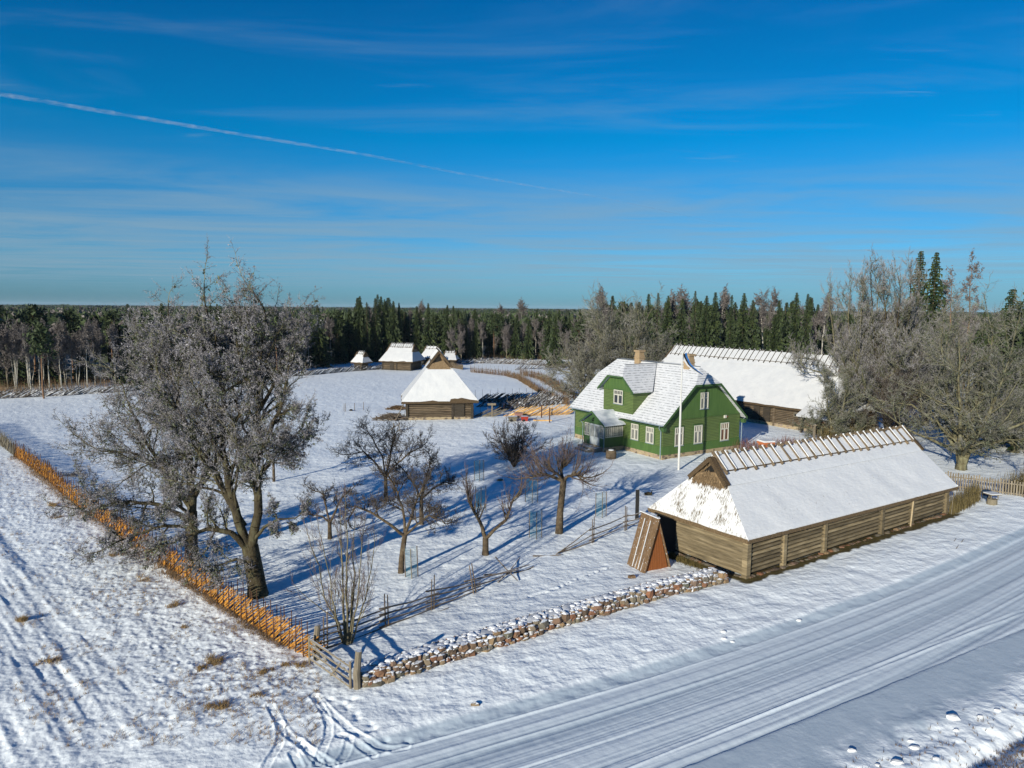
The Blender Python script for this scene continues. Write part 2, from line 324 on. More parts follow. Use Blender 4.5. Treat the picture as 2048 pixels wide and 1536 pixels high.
m_greypole = M('grey_pole', [(.3, (.13, .11, .08)), (.7, (.30, .26, .19))], 2, tint=.35, snow=(.86, .12, 5))
m_darkpole = M('dark_snowy_pole', [(.3, (.05, .04, .03)), (.7, (.14, .11, .085))], 2, tint=.35, snow=(.62, .12, 2.5))
m_brush = M('brown_brushwood', [(.3, (.10, .06, .03)), (.7, (.27, .17, .09))], 1.2, tint=.4)
m_brusho = M('mossy_brushwood', [(.3, (.09, .07, .025)), (.7, (.26, .20, .08))], 1.2, tint=.4)
m_grass = M('dry_grass', [(.3, (.16, .10, .04)), (.7, (.36, .24, .11))], 3, tint=.4)
m_grassg = M('olive_dead_grass', [(.3, (.07, .055, .015)), (.7, (.19, .145, .045))], 3, tint=.4)
m_blackp = M('black_painted_post', [(.3, (.012, .012, .013)), (.7, (.03, .03, .03))], 4, snow=(.9, .08, 3))
m_net = None
def netmat():
    m = bpy.data.materials.new('blue_green_netting'); m.use_nodes = True; N = m.node_tree.nodes; L = m.node_tree.links; b = N['Principled BSDF']
    b.inputs['Base Color'].default_value = (.04, .16, .17, 1)
    tc = N.new('ShaderNodeTexCoord'); n = N.new('ShaderNodeTexNoise'); n.inputs['Scale'].default_value = 60; L.new(tc.outputs['Object'], n.inputs['Vector'])
    mr = N.new('ShaderNodeMapRange'); mr.inputs['From Min'].default_value = .35; mr.inputs['From Max'].default_value = .75; mr.inputs['To Max'].default_value = .38; L.new(n.outputs['Fac'], mr.inputs['Value'])
    L.new(mr.outputs[0], b.inputs['Alpha'])
    return m
m_net = netmat()
m_red = M('red_paint', [(.3, (.38, .03, .02)), (.7, (.55, .06, .04))], 3, snow=(.9, .1, 4))
m_flagb = M('blue_cloth', [(.3, (.02, .14, .45)), (.7, (.03, .22, .62))], 2, rough=.8)
m_flagk = M('black_cloth', [(.3, (.01, .01, .012)), (.7, (.02, .02, .024))], 2, rough=.8)
m_flagw = M('white_cloth', [(.3, (.72, .72, .75)), (.7, (.82, .82, .84))], 2, rough=.8)
m_concrete = M('worn_concrete', [(.3, (.22, .19, .15)), (.7, (.38, .34, .28))], 3, bump=.4, snow=(1.02, .1, 3))
m_binb = M('beige_pebble_concrete', [(.3, (.22, .19, .13)), (.7, (.34, .29, .21))], 30)
m_hay = M('hay_mat', [(.3, (.16, .10, .05)), (.7, (.42, .29, .16))], 8, bump=.8)
# ------------------------------------------------------------ camera, world, sun
cam = bpy.data.cameras.new('camera'); co = bpy.data.objects.new('camera', cam); COL.objects.link(co)
cam.sensor_width = 36; cam.lens = 36*F/2048; cam.clip_end = 30000; cam.clip_start = 0.5
co.matrix_world = Matrix(((RIGHT[0], UP[0], -FWD[0], 0), (RIGHT[1], UP[1], -FWD[1], 0), (RIGHT[2], UP[2], -FWD[2], CH), (0, 0, 0, 1)))
S.camera = co
SUN_AZ, SUN_EL = math.radians(30.5), math.radians(16.0)     # light travels towards +x,+y
sd = bpy.data.lights.new('sun', 'SUN'); sd.energy = 3.5; sd.angle = math.radians(0.5); sd.color = (1, .94, .79)
so = bpy.data.objects.new('sun', sd); COL.objects.link(so)
tr = Vector((math.sin(SUN_AZ)*math.cos(SUN_EL), math.cos(SUN_AZ)*math.cos(SUN_EL), -math.sin(SUN_EL)))
so.rotation_euler = tr.to_track_quat('-Z', 'Y').to_euler()
w = bpy.data.worlds.new('World'); S.world = w; w.use_nodes = True
N = w.node_tree.nodes; L = w.node_tree.links; bg = N['Background']
sky = N.new('ShaderNodeTexSky'); sky.sky_type = 'NISHITA'; sky.sun_disc = False
sky.sun_elevation = SUN_EL; sky.sun_rotation = math.atan2(-tr.x, -tr.y)
sky.air_density = 1.0; sky.dust_density = 0.2; sky.ozone_density = 4.0
tc = N.new('ShaderNodeTexCoord'); sx = N.new('ShaderNodeSeparateXYZ'); L.new(tc.outputs['Generated'], sx.inputs[0])
# a polarised winter sky: tint of the sky light with elevation
mr = N.new('ShaderNodeMapRange'); mr.inputs['From Min'].default_value = 0; mr.inputs['From Max'].default_value = .5; L.new(sx.outputs[2], mr.inputs['Value'])
cr = N.new('ShaderNodeValToRGB'); e = cr.color_ramp.elements
SKT = [(.02, (.13, .29, .50)), (.12, (.16, .37, .56)), (.24, (.10, .36, .54)), (.44, (.003, .375, .56)), (.78, (.002, .30, .50)), (1, (.002, .26, .48))]
while len(e) < len(SKT): e.new(.5)
for i, (p, c) in enumerate(SKT): e[i].position = p; e[i].color = (*c, 1)
L.new(mr.outputs[0], cr.inputs[0])
ml = N.new('ShaderNodeMix'); ml.data_type = 'RGBA'; ml.blend_type = 'MULTIPLY'; ml.inputs[0].default_value = 1
L.new(sky.outputs[0], ml.inputs[6]); L.new(cr.outputs[0], ml.inputs[7])
# thin cirrus on a flat layer overhead
mz = N.new('ShaderNodeMath'); mz.operation = 'MAXIMUM'; L.new(sx.outputs[2], mz.inputs[0]); mz.inputs[1].default_value = .02
dv = N.new('ShaderNodeVectorMath'); dv.operation = 'DIVIDE'; cb = N.new('ShaderNodeCombineXYZ')
for i in range(3): L.new(mz.outputs[0], cb.inputs[i])
L.new(tc.outputs['Generated'], dv.inputs[0]); L.new(cb.outputs[0], dv.inputs[1])
def cirrus(scale, rot, st, lo, hi, amt, z0, z1, z2, z3, seed):
    mp = N.new('ShaderNodeMapping'); mp.inputs['Rotation'].default_value = (0, 0, rot); mp.inputs['Scale'].default_value = st; mp.inputs['Location'].default_value = (seed, seed*.7, 0)
    L.new(dv.outputs[0], mp.inputs['Vector'])
    n = N.new('ShaderNodeTexNoise'); n.inputs['Scale'].default_value = scale; n.inputs['Detail'].default_value = 7; n.inputs['Roughness'].default_value = .62; n.inputs['Distortion'].default_value = .6
    L.new(mp.outputs[0], n.inputs['Vector'])
    a = N.new('ShaderNodeMapRange'); a.interpolation_type = 'SMOOTHSTEP'; a.inputs['From Min'].default_value = lo; a.inputs['From Max'].default_value = hi; a.inputs['To Max'].default_value = amt; L.new(n.outputs['Fac'], a.inputs['Value'])
    up = N.new('ShaderNodeMapRange'); up.interpolation_type = 'SMOOTHSTEP'; up.inputs['From Min'].default_value = z0; up.inputs['From Max'].default_value = z1; L.new(sx.outputs[2], up.inputs['Value'])
    dn = N.new('ShaderNodeMapRange'); dn.interpolation_type = 'SMOOTHSTEP'; dn.inputs['From Min'].default_value = z3; dn.inputs['From Max'].default_value = z2; L.new(sx.outputs[2], dn.inputs['Value'])
    m1 = N.new('ShaderNodeMath'); m1.operation = 'MULTIPLY'; L.new(up.outputs[0], m1.inputs[0]); L.new(dn.outputs[0], m1.inputs[1])
    m2 = N.new('ShaderNodeMath'); m2.operation = 'MULTIPLY'; L.new(a.outputs[0], m2.inputs[0]); L.new(m1.outputs[0], m2.inputs[1])
    return m2.outputs[0]
CLC = (1.25, 1.95, 2.5)
src = ml.outputs[2]
for args in [(.30, .12, (1, 2.2, 1), .28, .70, .62, .01, .05, .13, .20, 3.1), (.9, -.5, (.6, 1.8, 1), .46, .86, .26, .17, .26, .6, .9, 8.3), (1.5, .45, (.5, 1.9, 1), .60, .85, .55, .16, .20, .26, .33, 1.7), (.22, .05, (1, 3.5, 1), .42, .62, .38, .012, .04, .08, .12, 5.9)]:
    mk = cirrus(*args)
    mx = N.new('ShaderNodeMix'); mx.data_type = 'RGBA'; L.new(mk, mx.inputs[0]); L.new(src, mx.inputs[6]); mx.inputs[7].default_value = (*CLC, 1); src = mx.outputs[2]
L.new(src, bg.inputs['Color']); bg.inputs['Strength'].default_value = .10
S.view_settings.view_transform = 'Standard'; S.view_settings.look = 'None'; S.view_settings.exposure = .98; S.view_settings.gamma = 1
# ------------------------------------------------------------ ground
FENCE = [(-9.0, 29.9), (-12.3, 33.0), (-15.7, 36.2), (-19.7, 40.2), (-25.5, 45.8), (-31.0, 51.2), (-36.6, 56.8), (-41.2, 61.9), (-50.9, 71.6), (-56.6, 77.5), (-68, 89)]
SWALL = [(-5.75, 27.05), (-5.0, 27.35), (-3.62, 28.3), (-1.7, 29.7), (.05, 30.85), (2.25, 32.4), (5.4, 34.4), (7.9, 36.05), (12.2, 38.5)]
TRK = [[(540, 1421), (546, 1435), (561, 1463), (581, 1483), (616, 1507), (657, 1527), (668, 1531)], [(559, 1460), (562, 1480), (557, 1500), (544, 1521), (528, 1545)],
       [(627, 1405), (638, 1420), (650, 1438), (658, 1462), (656, 1482), (649, 1500), (633, 1530)], [(634, 1407), (648, 1422), (664, 1439), (700, 1469), (727, 1484), (755, 1494), (785, 1499), (812, 1494)],
       [(679, 1480), (695, 1484), (713, 1491), (747, 1511)], [(699, 1487), (696, 1500), (690, 1512), (680, 1525)], [(600, 1500), (585, 1515), (600, 1535)], [(600, 1492), (622, 1515), (640, 1530)]]
def pdist(X, Y, line):
    best = np.full(X.shape, 1e9)
    for (x0, y0), (x1, y1) in zip(line[:-1], line[1:]):
        dx, dy = x1-x0, y1-y0; L2 = dx*dx+dy*dy
        t = np.clip(((X-x0)*dx+(Y-y0)*dy)/L2, 0, 1)
        best = np.minimum(best, np.hypot(X-x0-t*dx, Y-y0-t*dy))
    return best
def yl(x): return 25.54+.498*x+.00373*x*x*np.where(x > 0, 1, .3)
def yr(x): return 19.41+.561*x
def fside(X, Y):    # >0 on the outer (left) side of the long fence, metres
    return (-(X+9.0)*1.0-(Y-29.9)*1.0)*.707*0 + ((-9.0-X)*.704-(Y-29.9)*(-.710))*0 + ( (-.7093)*(Y-29.9) + (-.7049)*(X+9.0) )
EDGE = [(-60, 796), (0, 790), (130, 782), (240, 772), (350, 764), (450, 757), (560, 750), (640, 737), (700, 726), (800, 722), (850, 720), (1000, 719), (1150, 720), (1250, 724), (1400, 727), (1560, 730), (1700, 735), (1800, 740), (1900, 745), (2000, 748), (2100, 750)]
def zones(X, Y):
    xc = np.clip(X, -30, 70)
    D = (yl(xc)-Y)*.868; W = np.maximum((yl(xc)-yr(xc))*.868, 3.2)
    road = sst(-.15, .1, D)*sst(W+.25, W-.1, D)*sst(-13, -7, X)*sst(75, 60, X)
    R = np.hypot(X, Y)
    left = sst(0, 1.2, fside(X, Y))*sst(3.0, 5.2, -D+(fbm(X/1.2, Y/1.2, 8, 2)-.5)*2)
    return D, W, road, R, left
def ground_h(X, Y):
    D, W, road, R, left = zones(X, Y)
    R = np.maximum(R, 1)
    fade = 1-sst(90, 260, R)
    z = (fbm(X/14, Y/14, 3, 3)-.5)*.30*sst(25, 80, R)*(1-road)
    z += (fbm(X/55, Y/55, 9, 2)-.5)*.5*sst(60, 130, R)*(1-sst(170, 230, R))
    und = (fbm(X/2.8, Y/2.8, 21, 3)-.5)*.12
    fine = (fbm(X/.55, Y/.55, 33, 3)-.5)
    rough = fine*(.045+.035*left)+(fbm(X/.22, Y/.22, 35, 2)-.5)*(.02+.065*left)
    # wind ripples on the verge and orchard snow, lying across the wind
    a = .35; U = X*math.cos(a)+Y*math.sin(a); V = -X*math.sin(a)+Y*math.cos(a)
    rip = (fbm(U/.95, V/.38, 41, 3)-.5)*.055
    f = fside(X, Y)
    furrow = (fbm(f/.55, (X-Y)/9.0, 51, 3)-.5)*.09*left*sst(3, 6, f)+(fbm(f/1.7, (X-Y)/26.0, 57, 2)-.5)*.14*left*sst(3, 6, f)
    furrow += (fbm(f/.33, (X-Y)/6.0, 53, 2)-.5)*.10*left*sst(4, 8, f)
    rough = rough*(1-.45*left*sst(4, 7, f)*sst(26, 18, f))
    off = (1-road)
    z += off*fade*(und*(1-.0*left)+rough+rip*(1-left)+furrow)
    # verge bank above the carriageway and the dip before it
    bank = sst(-.15, -1.1, D)*.16+sst(-1.0, -4, D)*.14
    rb = (D > W)*sst(W+.1, W+2.2, D)
    z += bank*sst(-16, -8, X)*sst(-12, -4, D)*fade
    q = D
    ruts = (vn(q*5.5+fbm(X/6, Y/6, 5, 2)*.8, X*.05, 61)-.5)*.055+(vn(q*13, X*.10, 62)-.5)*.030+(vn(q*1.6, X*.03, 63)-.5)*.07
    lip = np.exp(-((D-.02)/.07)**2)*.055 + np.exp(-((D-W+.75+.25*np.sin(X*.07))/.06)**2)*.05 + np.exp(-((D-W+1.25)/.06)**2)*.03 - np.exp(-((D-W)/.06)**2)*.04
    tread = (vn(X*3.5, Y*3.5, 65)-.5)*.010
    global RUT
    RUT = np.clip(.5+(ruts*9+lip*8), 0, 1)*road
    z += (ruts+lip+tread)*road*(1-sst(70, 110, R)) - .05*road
    # right hand shoulder: smooth, then lumpy rough grass under snow
    Dw = D+(fbm(X/1.1, Y/1.1, 73, 3)-.5)*1.6
    lump = sst(W+1.8, W+3.6, Dw)*sst(40, 25, X-Y*.1)
    z = z + np.where(D > W, -und*.9*sst(W+3.4, W+1.8, Dw)*fade - (rough+rip)*.92*sst(W+3.6, W+1.8, Dw)*fade, 0)
    z += lump*((fbm(X/.8, Y/.8, 71, 3)-.5)*.22 - .22*np.exp(-((D-W-3.9)/.35)**2)*0)
    z += -np.exp(-((D-W-4.6)/.4)**2)*.30+np.exp(-((Dw-W-2.6)/.5)**2)*.04
    # tyre arcs where cars turn out of the field
    near = (R < 30) & (X > -14) & (X < 2)
    if near.any():
        xs, ys = X[near], Y[near]; zz = np.zeros(xs.shape)
        for t in TRK:
            d = pdist(xs, ys, [G(*p) for p in t])
            zz += -.022*sst(.17, .09, d)+.016*np.exp(-((d-.19)/.05)**2)+(vn(xs*12, ys*12, 77)-.5)*.016*sst(.16, .1, d)
        z[near] += zz
        zz = np.zeros(xs.shape)
        for px, py in [(688, 1420), (695, 1428), (712, 1440), (716, 1448), (742, 1457), (748, 1465), (738, 1470), (660, 1412), (772, 1484), (815, 1484), (705, 1412)]:
            gx, gy = G(px, py); zz -= .07*np.exp(-(((xs-gx)**2+(ys-gy)**2)/.02))
        z[near] += zz
    # foot trail across the orchard
    tr_ = [G(1060, 1195), G(1110, 1180), G(1150, 1160), G(1215, 1137)]
    d = pdist(X, Y, tr_); z -= np.where(d < .5, .06*sst(.2, .08, d)*(vn(X*5, Y*5, 79) > .45), 0)
    d = pdist(X, Y, SWALL); z += .22*np.exp(-((d-.2)/.9)**2)*0
    return z
def make_ground():
    ths = np.concatenate([np.linspace(-PI, -.80, 26)[:-1], np.linspace(-.80, .80, 1250), np.linspace(.80, PI, 26)[1:]])
    ds = np.concatenate([[1.0, 8.0], 1/np.linspace(1/15.0, 1/9000., 1050)])
    T, Dm = np.meshgrid(ths, ds); X = Dm*np.sin(T); Y = Dm*np.cos(T)
    Z = ground_h(X.ravel(), Y.ravel()).reshape(X.shape)
    nr, nc = X.shape
    rut_ = RUT.copy()
    V = np.stack([X, Y, Z], -1).reshape(-1, 3)
    i = np.arange(nr-1)[:, None]*nc+np.arange(nc-1)[None, :]
    Fq = np.stack([i, i+1, i+nc+1, i+nc], -1).reshape(-1, 4)
    D, W, road, R, left = zones(X.ravel(), Y.ravel())
    f = fside(X.ravel(), Y.ravel())
    tuft = left*sst(16, 1.5, f)*.6+left*.35
    # sparse grass showing through round the barns, in the yards and in the far rough corner
    rc = sst(W+4.3, W+5.2, D)
    orch = (1-left)*(1-road)*.22
    b = np.exp(-(((X.ravel()+10)/16)**2+((Y.ravel()-95)/9)**2))*.35
    gr = np.clip(np.maximum(np.maximum(tuft, rc*.95), orch+b), 0, 1)*(1-road)
    cb_, sb_ = math.cos(.6017), math.sin(.6017); bx = (X.ravel()-13.43)*cb_+(Y.ravel()-39.35)*sb_; by = -(X.ravel()-13.43)*sb_+(Y.ravel()-39.35)*cb_
    wob = (fbm(X.ravel()/.5, Y.ravel()/.5, 95, 3)-.5)
    bare = sst(-.78, -.60, by+wob*.5+.012*bx)*sst(.3, .2, by)*sst(-.9, -.4, bx+wob)*sst(25.2, 24.2, bx)
    bare = np.maximum(bare, sst(-.85, -.55, bx+wob*.5)*sst(.2, .1, bx)*sst(-.6, -.3, by)*sst(5.6, 5.0, by+wob))
    th_ = np.arctan2(X.ravel(), Y.ravel()); pxs = 1024+F*np.tan(np.clip(th_, -1.2, 1.2)); ed = np.array([math.hypot(*G(a, b)) for a, b in EDGE]); exs = np.array([1024+F*G(a, b)[0]/G(a, b)[1] for a, b in EDGE])
    lim_ = np.interp(pxs, exs, ed)
    bare = np.maximum(bare, sst(2, 12, R+wob*10-lim_)*(np.cos(th_) > 0)*.93)
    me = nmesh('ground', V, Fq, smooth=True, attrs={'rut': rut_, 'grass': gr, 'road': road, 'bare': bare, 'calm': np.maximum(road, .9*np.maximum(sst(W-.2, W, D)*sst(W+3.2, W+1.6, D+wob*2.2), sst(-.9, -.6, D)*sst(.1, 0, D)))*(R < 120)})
    m = bpy.data.materials.new('snow_field'); m.use_nodes = True; nt = m.node_tree; N = nt.nodes; L = nt.links; b_ = N['Principled BSDF']
    b_.inputs['Roughness'].default_value = .55; b_.inputs['Specular IOR Level'].default_value = .35
    ge = N.new('ShaderNodeNewGeometry')
    def noise(sc, det, st=(1, 1, 1), rough=.6):
        mp = N.new('ShaderNodeMapping'); mp.inputs['Scale'].default_value = st; L.new(ge.outputs['Position'], mp.inputs['Vector'])
        n = N.new('ShaderNodeTexNoise'); n.inputs['Scale'].default_value = sc; n.inputs['Detail'].default_value = det; n.inputs['Roughness'].default_value = rough; L.new(mp.outputs[0], n.inputs['Vector']); return n.outputs['Fac']
    def mth(op, a, b=None):
        k = N.new('ShaderNodeMath'); k.operation = op
        for i_, v in enumerate((a, b)):
            if v is None: continue
            if isinstance(v, (int, float)): k.inputs[i_].default_value = v
            else: L.new(v, k.inputs[i_])
        return k.outputs[0]
    def mixc(f_, a, b):
        k = N.new('ShaderNodeMix'); k.data_type = 'RGBA'; L.new(f_, k.inputs[0])
        for i_, v in ((6, a), (7, b)):
            if isinstance(v, tuple): k.inputs[i_].default_value = (*v, 1)
            else: L.new(v, k.inputs[i_])
        return k.outputs[2]
    ac = N.new('ShaderNodeAttribute'); ac.attribute_name = 'calm'; arut = N.new('ShaderNodeAttribute'); arut.attribute_name = 'rut'; ag = N.new('ShaderNodeAttribute'); ag.attribute_name = 'grass'; ar = N.new('ShaderNodeAttribute'); ar.attribute_name = 'road'
    big = noise(.25, 4)
    base = mixc(big, (.77, .82, .86), (.85, .89, .92))
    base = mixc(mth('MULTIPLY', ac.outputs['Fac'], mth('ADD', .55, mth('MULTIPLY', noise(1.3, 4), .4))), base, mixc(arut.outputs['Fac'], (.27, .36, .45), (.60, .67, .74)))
    fine = noise(3.2, 6, rough=.72); thr = mth('SUBTRACT', .80, mth('MULTIPLY', ag.outputs['Fac'], .24))
    thr = mth('SUBTRACT', thr, mth('MULTIPLY', mth('SUBTRACT', noise(.35, 3), .5), .22))
    k = N.new('ShaderNodeMapRange'); L.new(mth('SUBTRACT', fine, thr), k.inputs['Value']); k.inputs['From Min'].default_value = 0; k.inputs['From Max'].default_value = .06; k.inputs['To Max'].default_value = .85
    gcol = mixc(noise(1.7, 3), (.10, .07, .035), (.26, .19, .11))
    ab = N.new('ShaderNodeAttribute'); ab.attribute_name = 'bare'
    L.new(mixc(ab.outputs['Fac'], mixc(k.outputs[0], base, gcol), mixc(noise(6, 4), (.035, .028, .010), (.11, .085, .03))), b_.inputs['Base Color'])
    bp = N.new('ShaderNodeBump'); bp.inputs['Distance'].default_value = .05; bp.inputs['Strength'].default_value = .55; L.new(noise(4.5, 6, rough=.65), bp.inputs['Height'])
    bp2 = N.new('ShaderNodeBump'); bp2.inputs['Distance'].default_value = .25; L.new(noise(.9, 3), bp2.inputs['Height']); L.new(bp.outputs[0], bp2.inputs['Normal'])
    s_ = N.new('ShaderNodeMapRange'); L.new(ac.outputs['Fac'], s_.inputs['Value']); s_.inputs['To Min'].default_value = .5; s_.inputs['To Max'].default_value = .06; L.new(s_.outputs[0], bp2.inputs['Strength'])
    s2 = N.new('ShaderNodeMapRange'); L.new(ac.outputs['Fac'], s2.inputs['Value']); s2.inputs['To Min'].default_value = .7; s2.inputs['To Max'].default_value = .25; L.new(s2.outputs[0], bp.inputs['Strength'])
    L.new(bp2.outputs[0], b_.inputs['Normal'])
    o = link('snow_ground', me, m); props(o, kind='structure')
make_ground()
def gz(x, y): return float(ground_h(np.array([x], float), np.array([y], float))[0])
# ============================================================ green farmhouse
HX = math.atan2(.5311487, .84727862)           # local +x runs along the gable, +y along the front wall (away)
house = empty('farmhouse', (15.61, 72.43, 0), HX, 'two storey green timber farmhouse with snowy half-hipped roof and glazed porch', 'house')
HW, HL = 11.68, 14.94
def part(name, mats, parent, fn, **k):
    b = MB(); fn(b); return b.build(name, mats, parent, **k)
part('foundation', m_plinth, house, lambda b: (b.box((-.06, -.06, -.3), (HW+.06, HL+.06, .52)), b.box((-2.75, 6.0, -.3), (-.06, 9.85, .50))))
def f_(b):
    b.mi = 0
    b.box((0, 0, .52), (HW, HL, 4.15))
    # slightly flared skirt of upright boards with its weather ledge
    b.mi = 1
    b.hexa([(-.10, -.10, .50), (HW+.10, -.10, .50), (HW+.10, .0, .50), (-.10, .0, .50)], [(-.03, -.03, 1.38), (HW+.03, -.03, 1.38), (HW+.03, .0, 1.38), (-.03, .0, 1.38)])
    b.mi = 2
    b.hexa([(-.10, -.10, .50), (.0, -.10, .50), (0, HL+.1, .50), (-.10, HL+.1, .50)], [(-.034, -.034, 1.38), (.0, -.034, 1.38), (0, HL+.03, 1.38), (-.034, HL+.03, 1.38)])
part('wall', [m_green, m_greenv, m_greenv2], house, f_)
EZ, RZ, MID = 3.72, 9.42, HW/2
SL = (RZ-EZ)/(MID+.5)
def rz(x): return EZ+SL*(min(x, HW-x)+.5)
# upper gable of upright boards, standing a little proud of the lap boards below
zf = 7.68; xf = (zf-EZ)/SL-.5
def gab(y0, y1):
    def f(b):
        pts = [(.35, 4.12), (HW-.35, 4.12), (HW-.02, rz(.02)-.16), (HW-xf, zf-.14), (xf, zf-.14), (.02, rz(.02)-.16)]
        b.hexa([(x, y1, z) for x, z in pts], [(x, y0, z) for x, z in pts])
        b.box((-.02, y0-.05, 4.06), (HW+.02, y0+.02, 4.14))
    return f
part('gable', m_greenv, house, gab(-.06, .12))
part('gable', m_greenv, house, lambda b: b.hexa([(.3, HL, 4.12), (HW-.3, HL, 4.12), (HW-xf, HL, zf-.15), (xf, HL, zf-.15)], [(.3, HL-.1, 4.12), (HW-.3, HL-.1, 4.12), (HW-xf, HL-.1, zf-.15), (xf, HL-.1, zf-.15)]))
Y0, Y1 = -.62, HL+.6
hy = 1.32
def roof_f(b):
    A = (-.5, Y0, EZ); B = (-.5, Y1, EZ); C = (xf, Y1, zf); D = (MID, Y1-hy, RZ); E = (MID, Y0+hy, RZ); Fp = (xf, Y0, zf)
    b.slab([A, Fp, E, D, C, B], .14, (.6, 0, -.8))
    m = lambda p: (HW-p[0], p[1], p[2])
    b.slab([m(p) for p in [B, C, D, E, Fp, A]], .14, (-.6, 0, -.8))
    b.slab([Fp, (HW-xf, Y0, zf), E], .12, (0, .3, -.9)); b.slab([(HW-xf, Y1, zf), C, D], .12, (0, -.3, -.9))
roof = part('roof', m_shingle, house, roof_f)
def barge(b):
    for yy, dy in ((Y0-.035, .03), (Y1, .03)):
        for sgn in (0, 1):
            X = lambda x: HW-x if sgn else x
            p = [(X(-.56), EZ-.30), (X(-.52), EZ+.0), (X(xf), zf+.02), (X(xf+.1), zf-.26)]
            if sgn: p = p[::-1]
            b.hexa([(x, yy+dy, z) for x, z in p], [(x, yy, z) for x, z in p])
        b.hexa([(x, yy+dy, z) for x, z in [(xf, zf-.22), (HW-xf, zf-.22), (HW-xf, zf+.0), (xf, zf+.0)]], [(x, yy, z) for x, z in [(xf, zf-.22), (HW-xf, zf-.22), (HW-xf, zf+.0), (xf, zf+.0)]])
    b.box((-.5, Y0+.1, EZ-.34), (-.02, Y1-.1, EZ-.26)); b.box((HW+.02, Y0+.1, EZ-.34), (HW+.5, Y1-.1, EZ-.26))
    for x in (-.42, HW+.02): b.box((x, -.55, 3.05), (x+.4, -.1, 3.42))
part('barge_board', m_greend, house, barge)
def win(parent, plane, a0, a1, z0, z1, glass=None, rows=(.66,), lights=4, name='window'):
    "casement with a row of small top lights. plane: ('x',x) faces -x ; ('y',y) faces -y"
    ax, c = plane
    P = (lambda a, d, z: (c-d, a, z)) if ax == 'x' else (lambda a, d, z: (a, c-d, z))
    b = MB()
    def bx(a_, b_, z_, zz, d0, d1):
        p, q = P(a_, d0, z_), P(b_, d1, zz)
        b.box(tuple(min(i, j) for i, j in zip(p, q)), tuple(max(i, j) for i, j in zip(p, q)))
    t = .10; zt = z0+(z1-z0)*.66; am = (a0+a1)/2
    bx(a0, a0+t, z0, z1, .02, .11); bx(a1-t, a1, z0, z1, .02, .11); bx(a0+t, a1-t, z1-t, z1, .02, .108); bx(a0+t, a1-t, z0, z0+t, .02, .108)
    bx(a0+t, a1-t, zt-.06, zt+.06, .02, .105); bx(am-.08, am+.08, z0+t, zt-.06, .02, .104)
    for k in range(1, lights):
        a = a0+t+(a1-a0-2*t)*k/lights; bx(a-.03, a+.03, zt+.06, z1-t, .02, .09)
    for k in (-1, 1):
        a = am+k*(a1-a0)*.25; bx(a-.018, a+.018, z0+t, zt-.06, .02, .07) if False else None
    w_ = b.build(name, m_white, parent)
    b = MB(); bx(a0+.05, a1-.05, z0+.05, z1-.05, .0, .035); b.build('pane', glass or m_glass, w_)
    b = MB(); bx(a0-.05, a1+.05, z0-.06, z0-.005, .0, .16); b.build('sill', m_gutter, w_)
    b = MB(); bx(a0-.12, a0-.005, z0-.02, z1+.13, .0, .06); bx(a1+.005, a1+.12, z0-.02, z1+.13, .0, .06); bx(a0-.005, a1+.005, z1+.005, z1+.13, .0, .062); b.build('casing', m_greend, w_)
    return w_
for a0, a1 in ((1.25, 2.42), (3.62, 4.78), (11.35, 12.5)): win(house, ('x', 0), a0, a1, 1.48, 3.20, m_curtain)
win(house, ('y', 0), 1.68, 2.88, 1.30, 3.25, m_curtain); win(house, ('y', 0), 4.50, 5.70, 1.30, 3.25, m_curtain); win(house, ('y', 0), 8.55, 9.85, 1.24, 3.20, m_curtainr)
win(house, ('y', -.06), 5.22, 6.40, 4.99, 6.75, m_curtain)
# dormer: cross gable over the front wall
DC, DHW = 7.1, 3.0
dorm = part('dormer', [m_green, m_greend], house, lambda b: b.hexa([(-.03, DC-2.5, 3.6), (5, DC-2.5, 3.6), (5, DC+2.5, 3.6), (-.03, DC+2.5, 3.6)], [(-.03, DC-2.5, 6.75), (5, DC-2.5, 6.75), (5, DC+2.5, 6.75), (-.03, DC+2.5, 6.75)]))
def df(b):
    pr = [(DC-2.5, 6.6), (DC-2.5, 7.0), (DC-1.22, 8.13), (DC+1.22, 8.13), (DC+2.5, 7.0), (DC+2.5, 6.6)]
    b.hexa([(.3, y, z) for y, z in pr], [(-.07, y, z) for y, z in pr])
    b.box((-.10, DC-2.5, 6.55), (-.03, DC+2.5, 6.63))
part('dormer_gable', m_greenv2, dorm, df)
def droof(b):
    e, a, zt = 6.62, 9.36, 8.20; sl = (a-e)/DHW; hw = (a-zt)/sl; X0 = -.55
    for s in (-1, 1):
        p = [(X0, DC+s*DHW, e), (X0, DC+s*hw, zt), (X0+1.4, DC, a), (5.6, DC, a), (2.3, DC+s*DHW, e)]
        b.slab(p if s > 0 else p[::-1], .12, (0, -s*.5, -.85))
    b.slab([(X0, DC+hw, zt), (X0, DC-hw, zt), (X0+1.4, DC, a)], .10, (.3, 0, -.9))
part('dormer_roof', m_shingle, dorm, droof)
def dbarge(b):
    e, zt = 6.62, 8.20; X0 = -.585; hw = (9.36-zt)/((9.36-e)/DHW)
    for s in (-1, 1):
        p = [(DC+s*(DHW+.03), e-.26), (DC+s*(DHW+.03), e+.02), (DC+s*hw, zt+.02), (DC+s*(hw-.1), zt-.22)]
        if s < 0: p = p[::-1]
        b.hexa([(X0+.03, y, z) for y, z in p], [(X0, y, z) for y, z in p])
    p = [(DC-hw, zt-.2), (DC+hw, zt-.2), (DC+hw, zt), (DC-hw, zt)]
    b.hexa([(X0+.03, y, z) for y, z in p], [(X0, y, z) for y, z in p])
    b.box((-.5, DC+2.5, 6.40), (2.0, DC+2.95, 6.47)); b.box((-.5, DC-2.95, 6.40), (2.0, DC-2.5, 6.47))
part('dormer_trim', m_greend, dorm, dbarge)
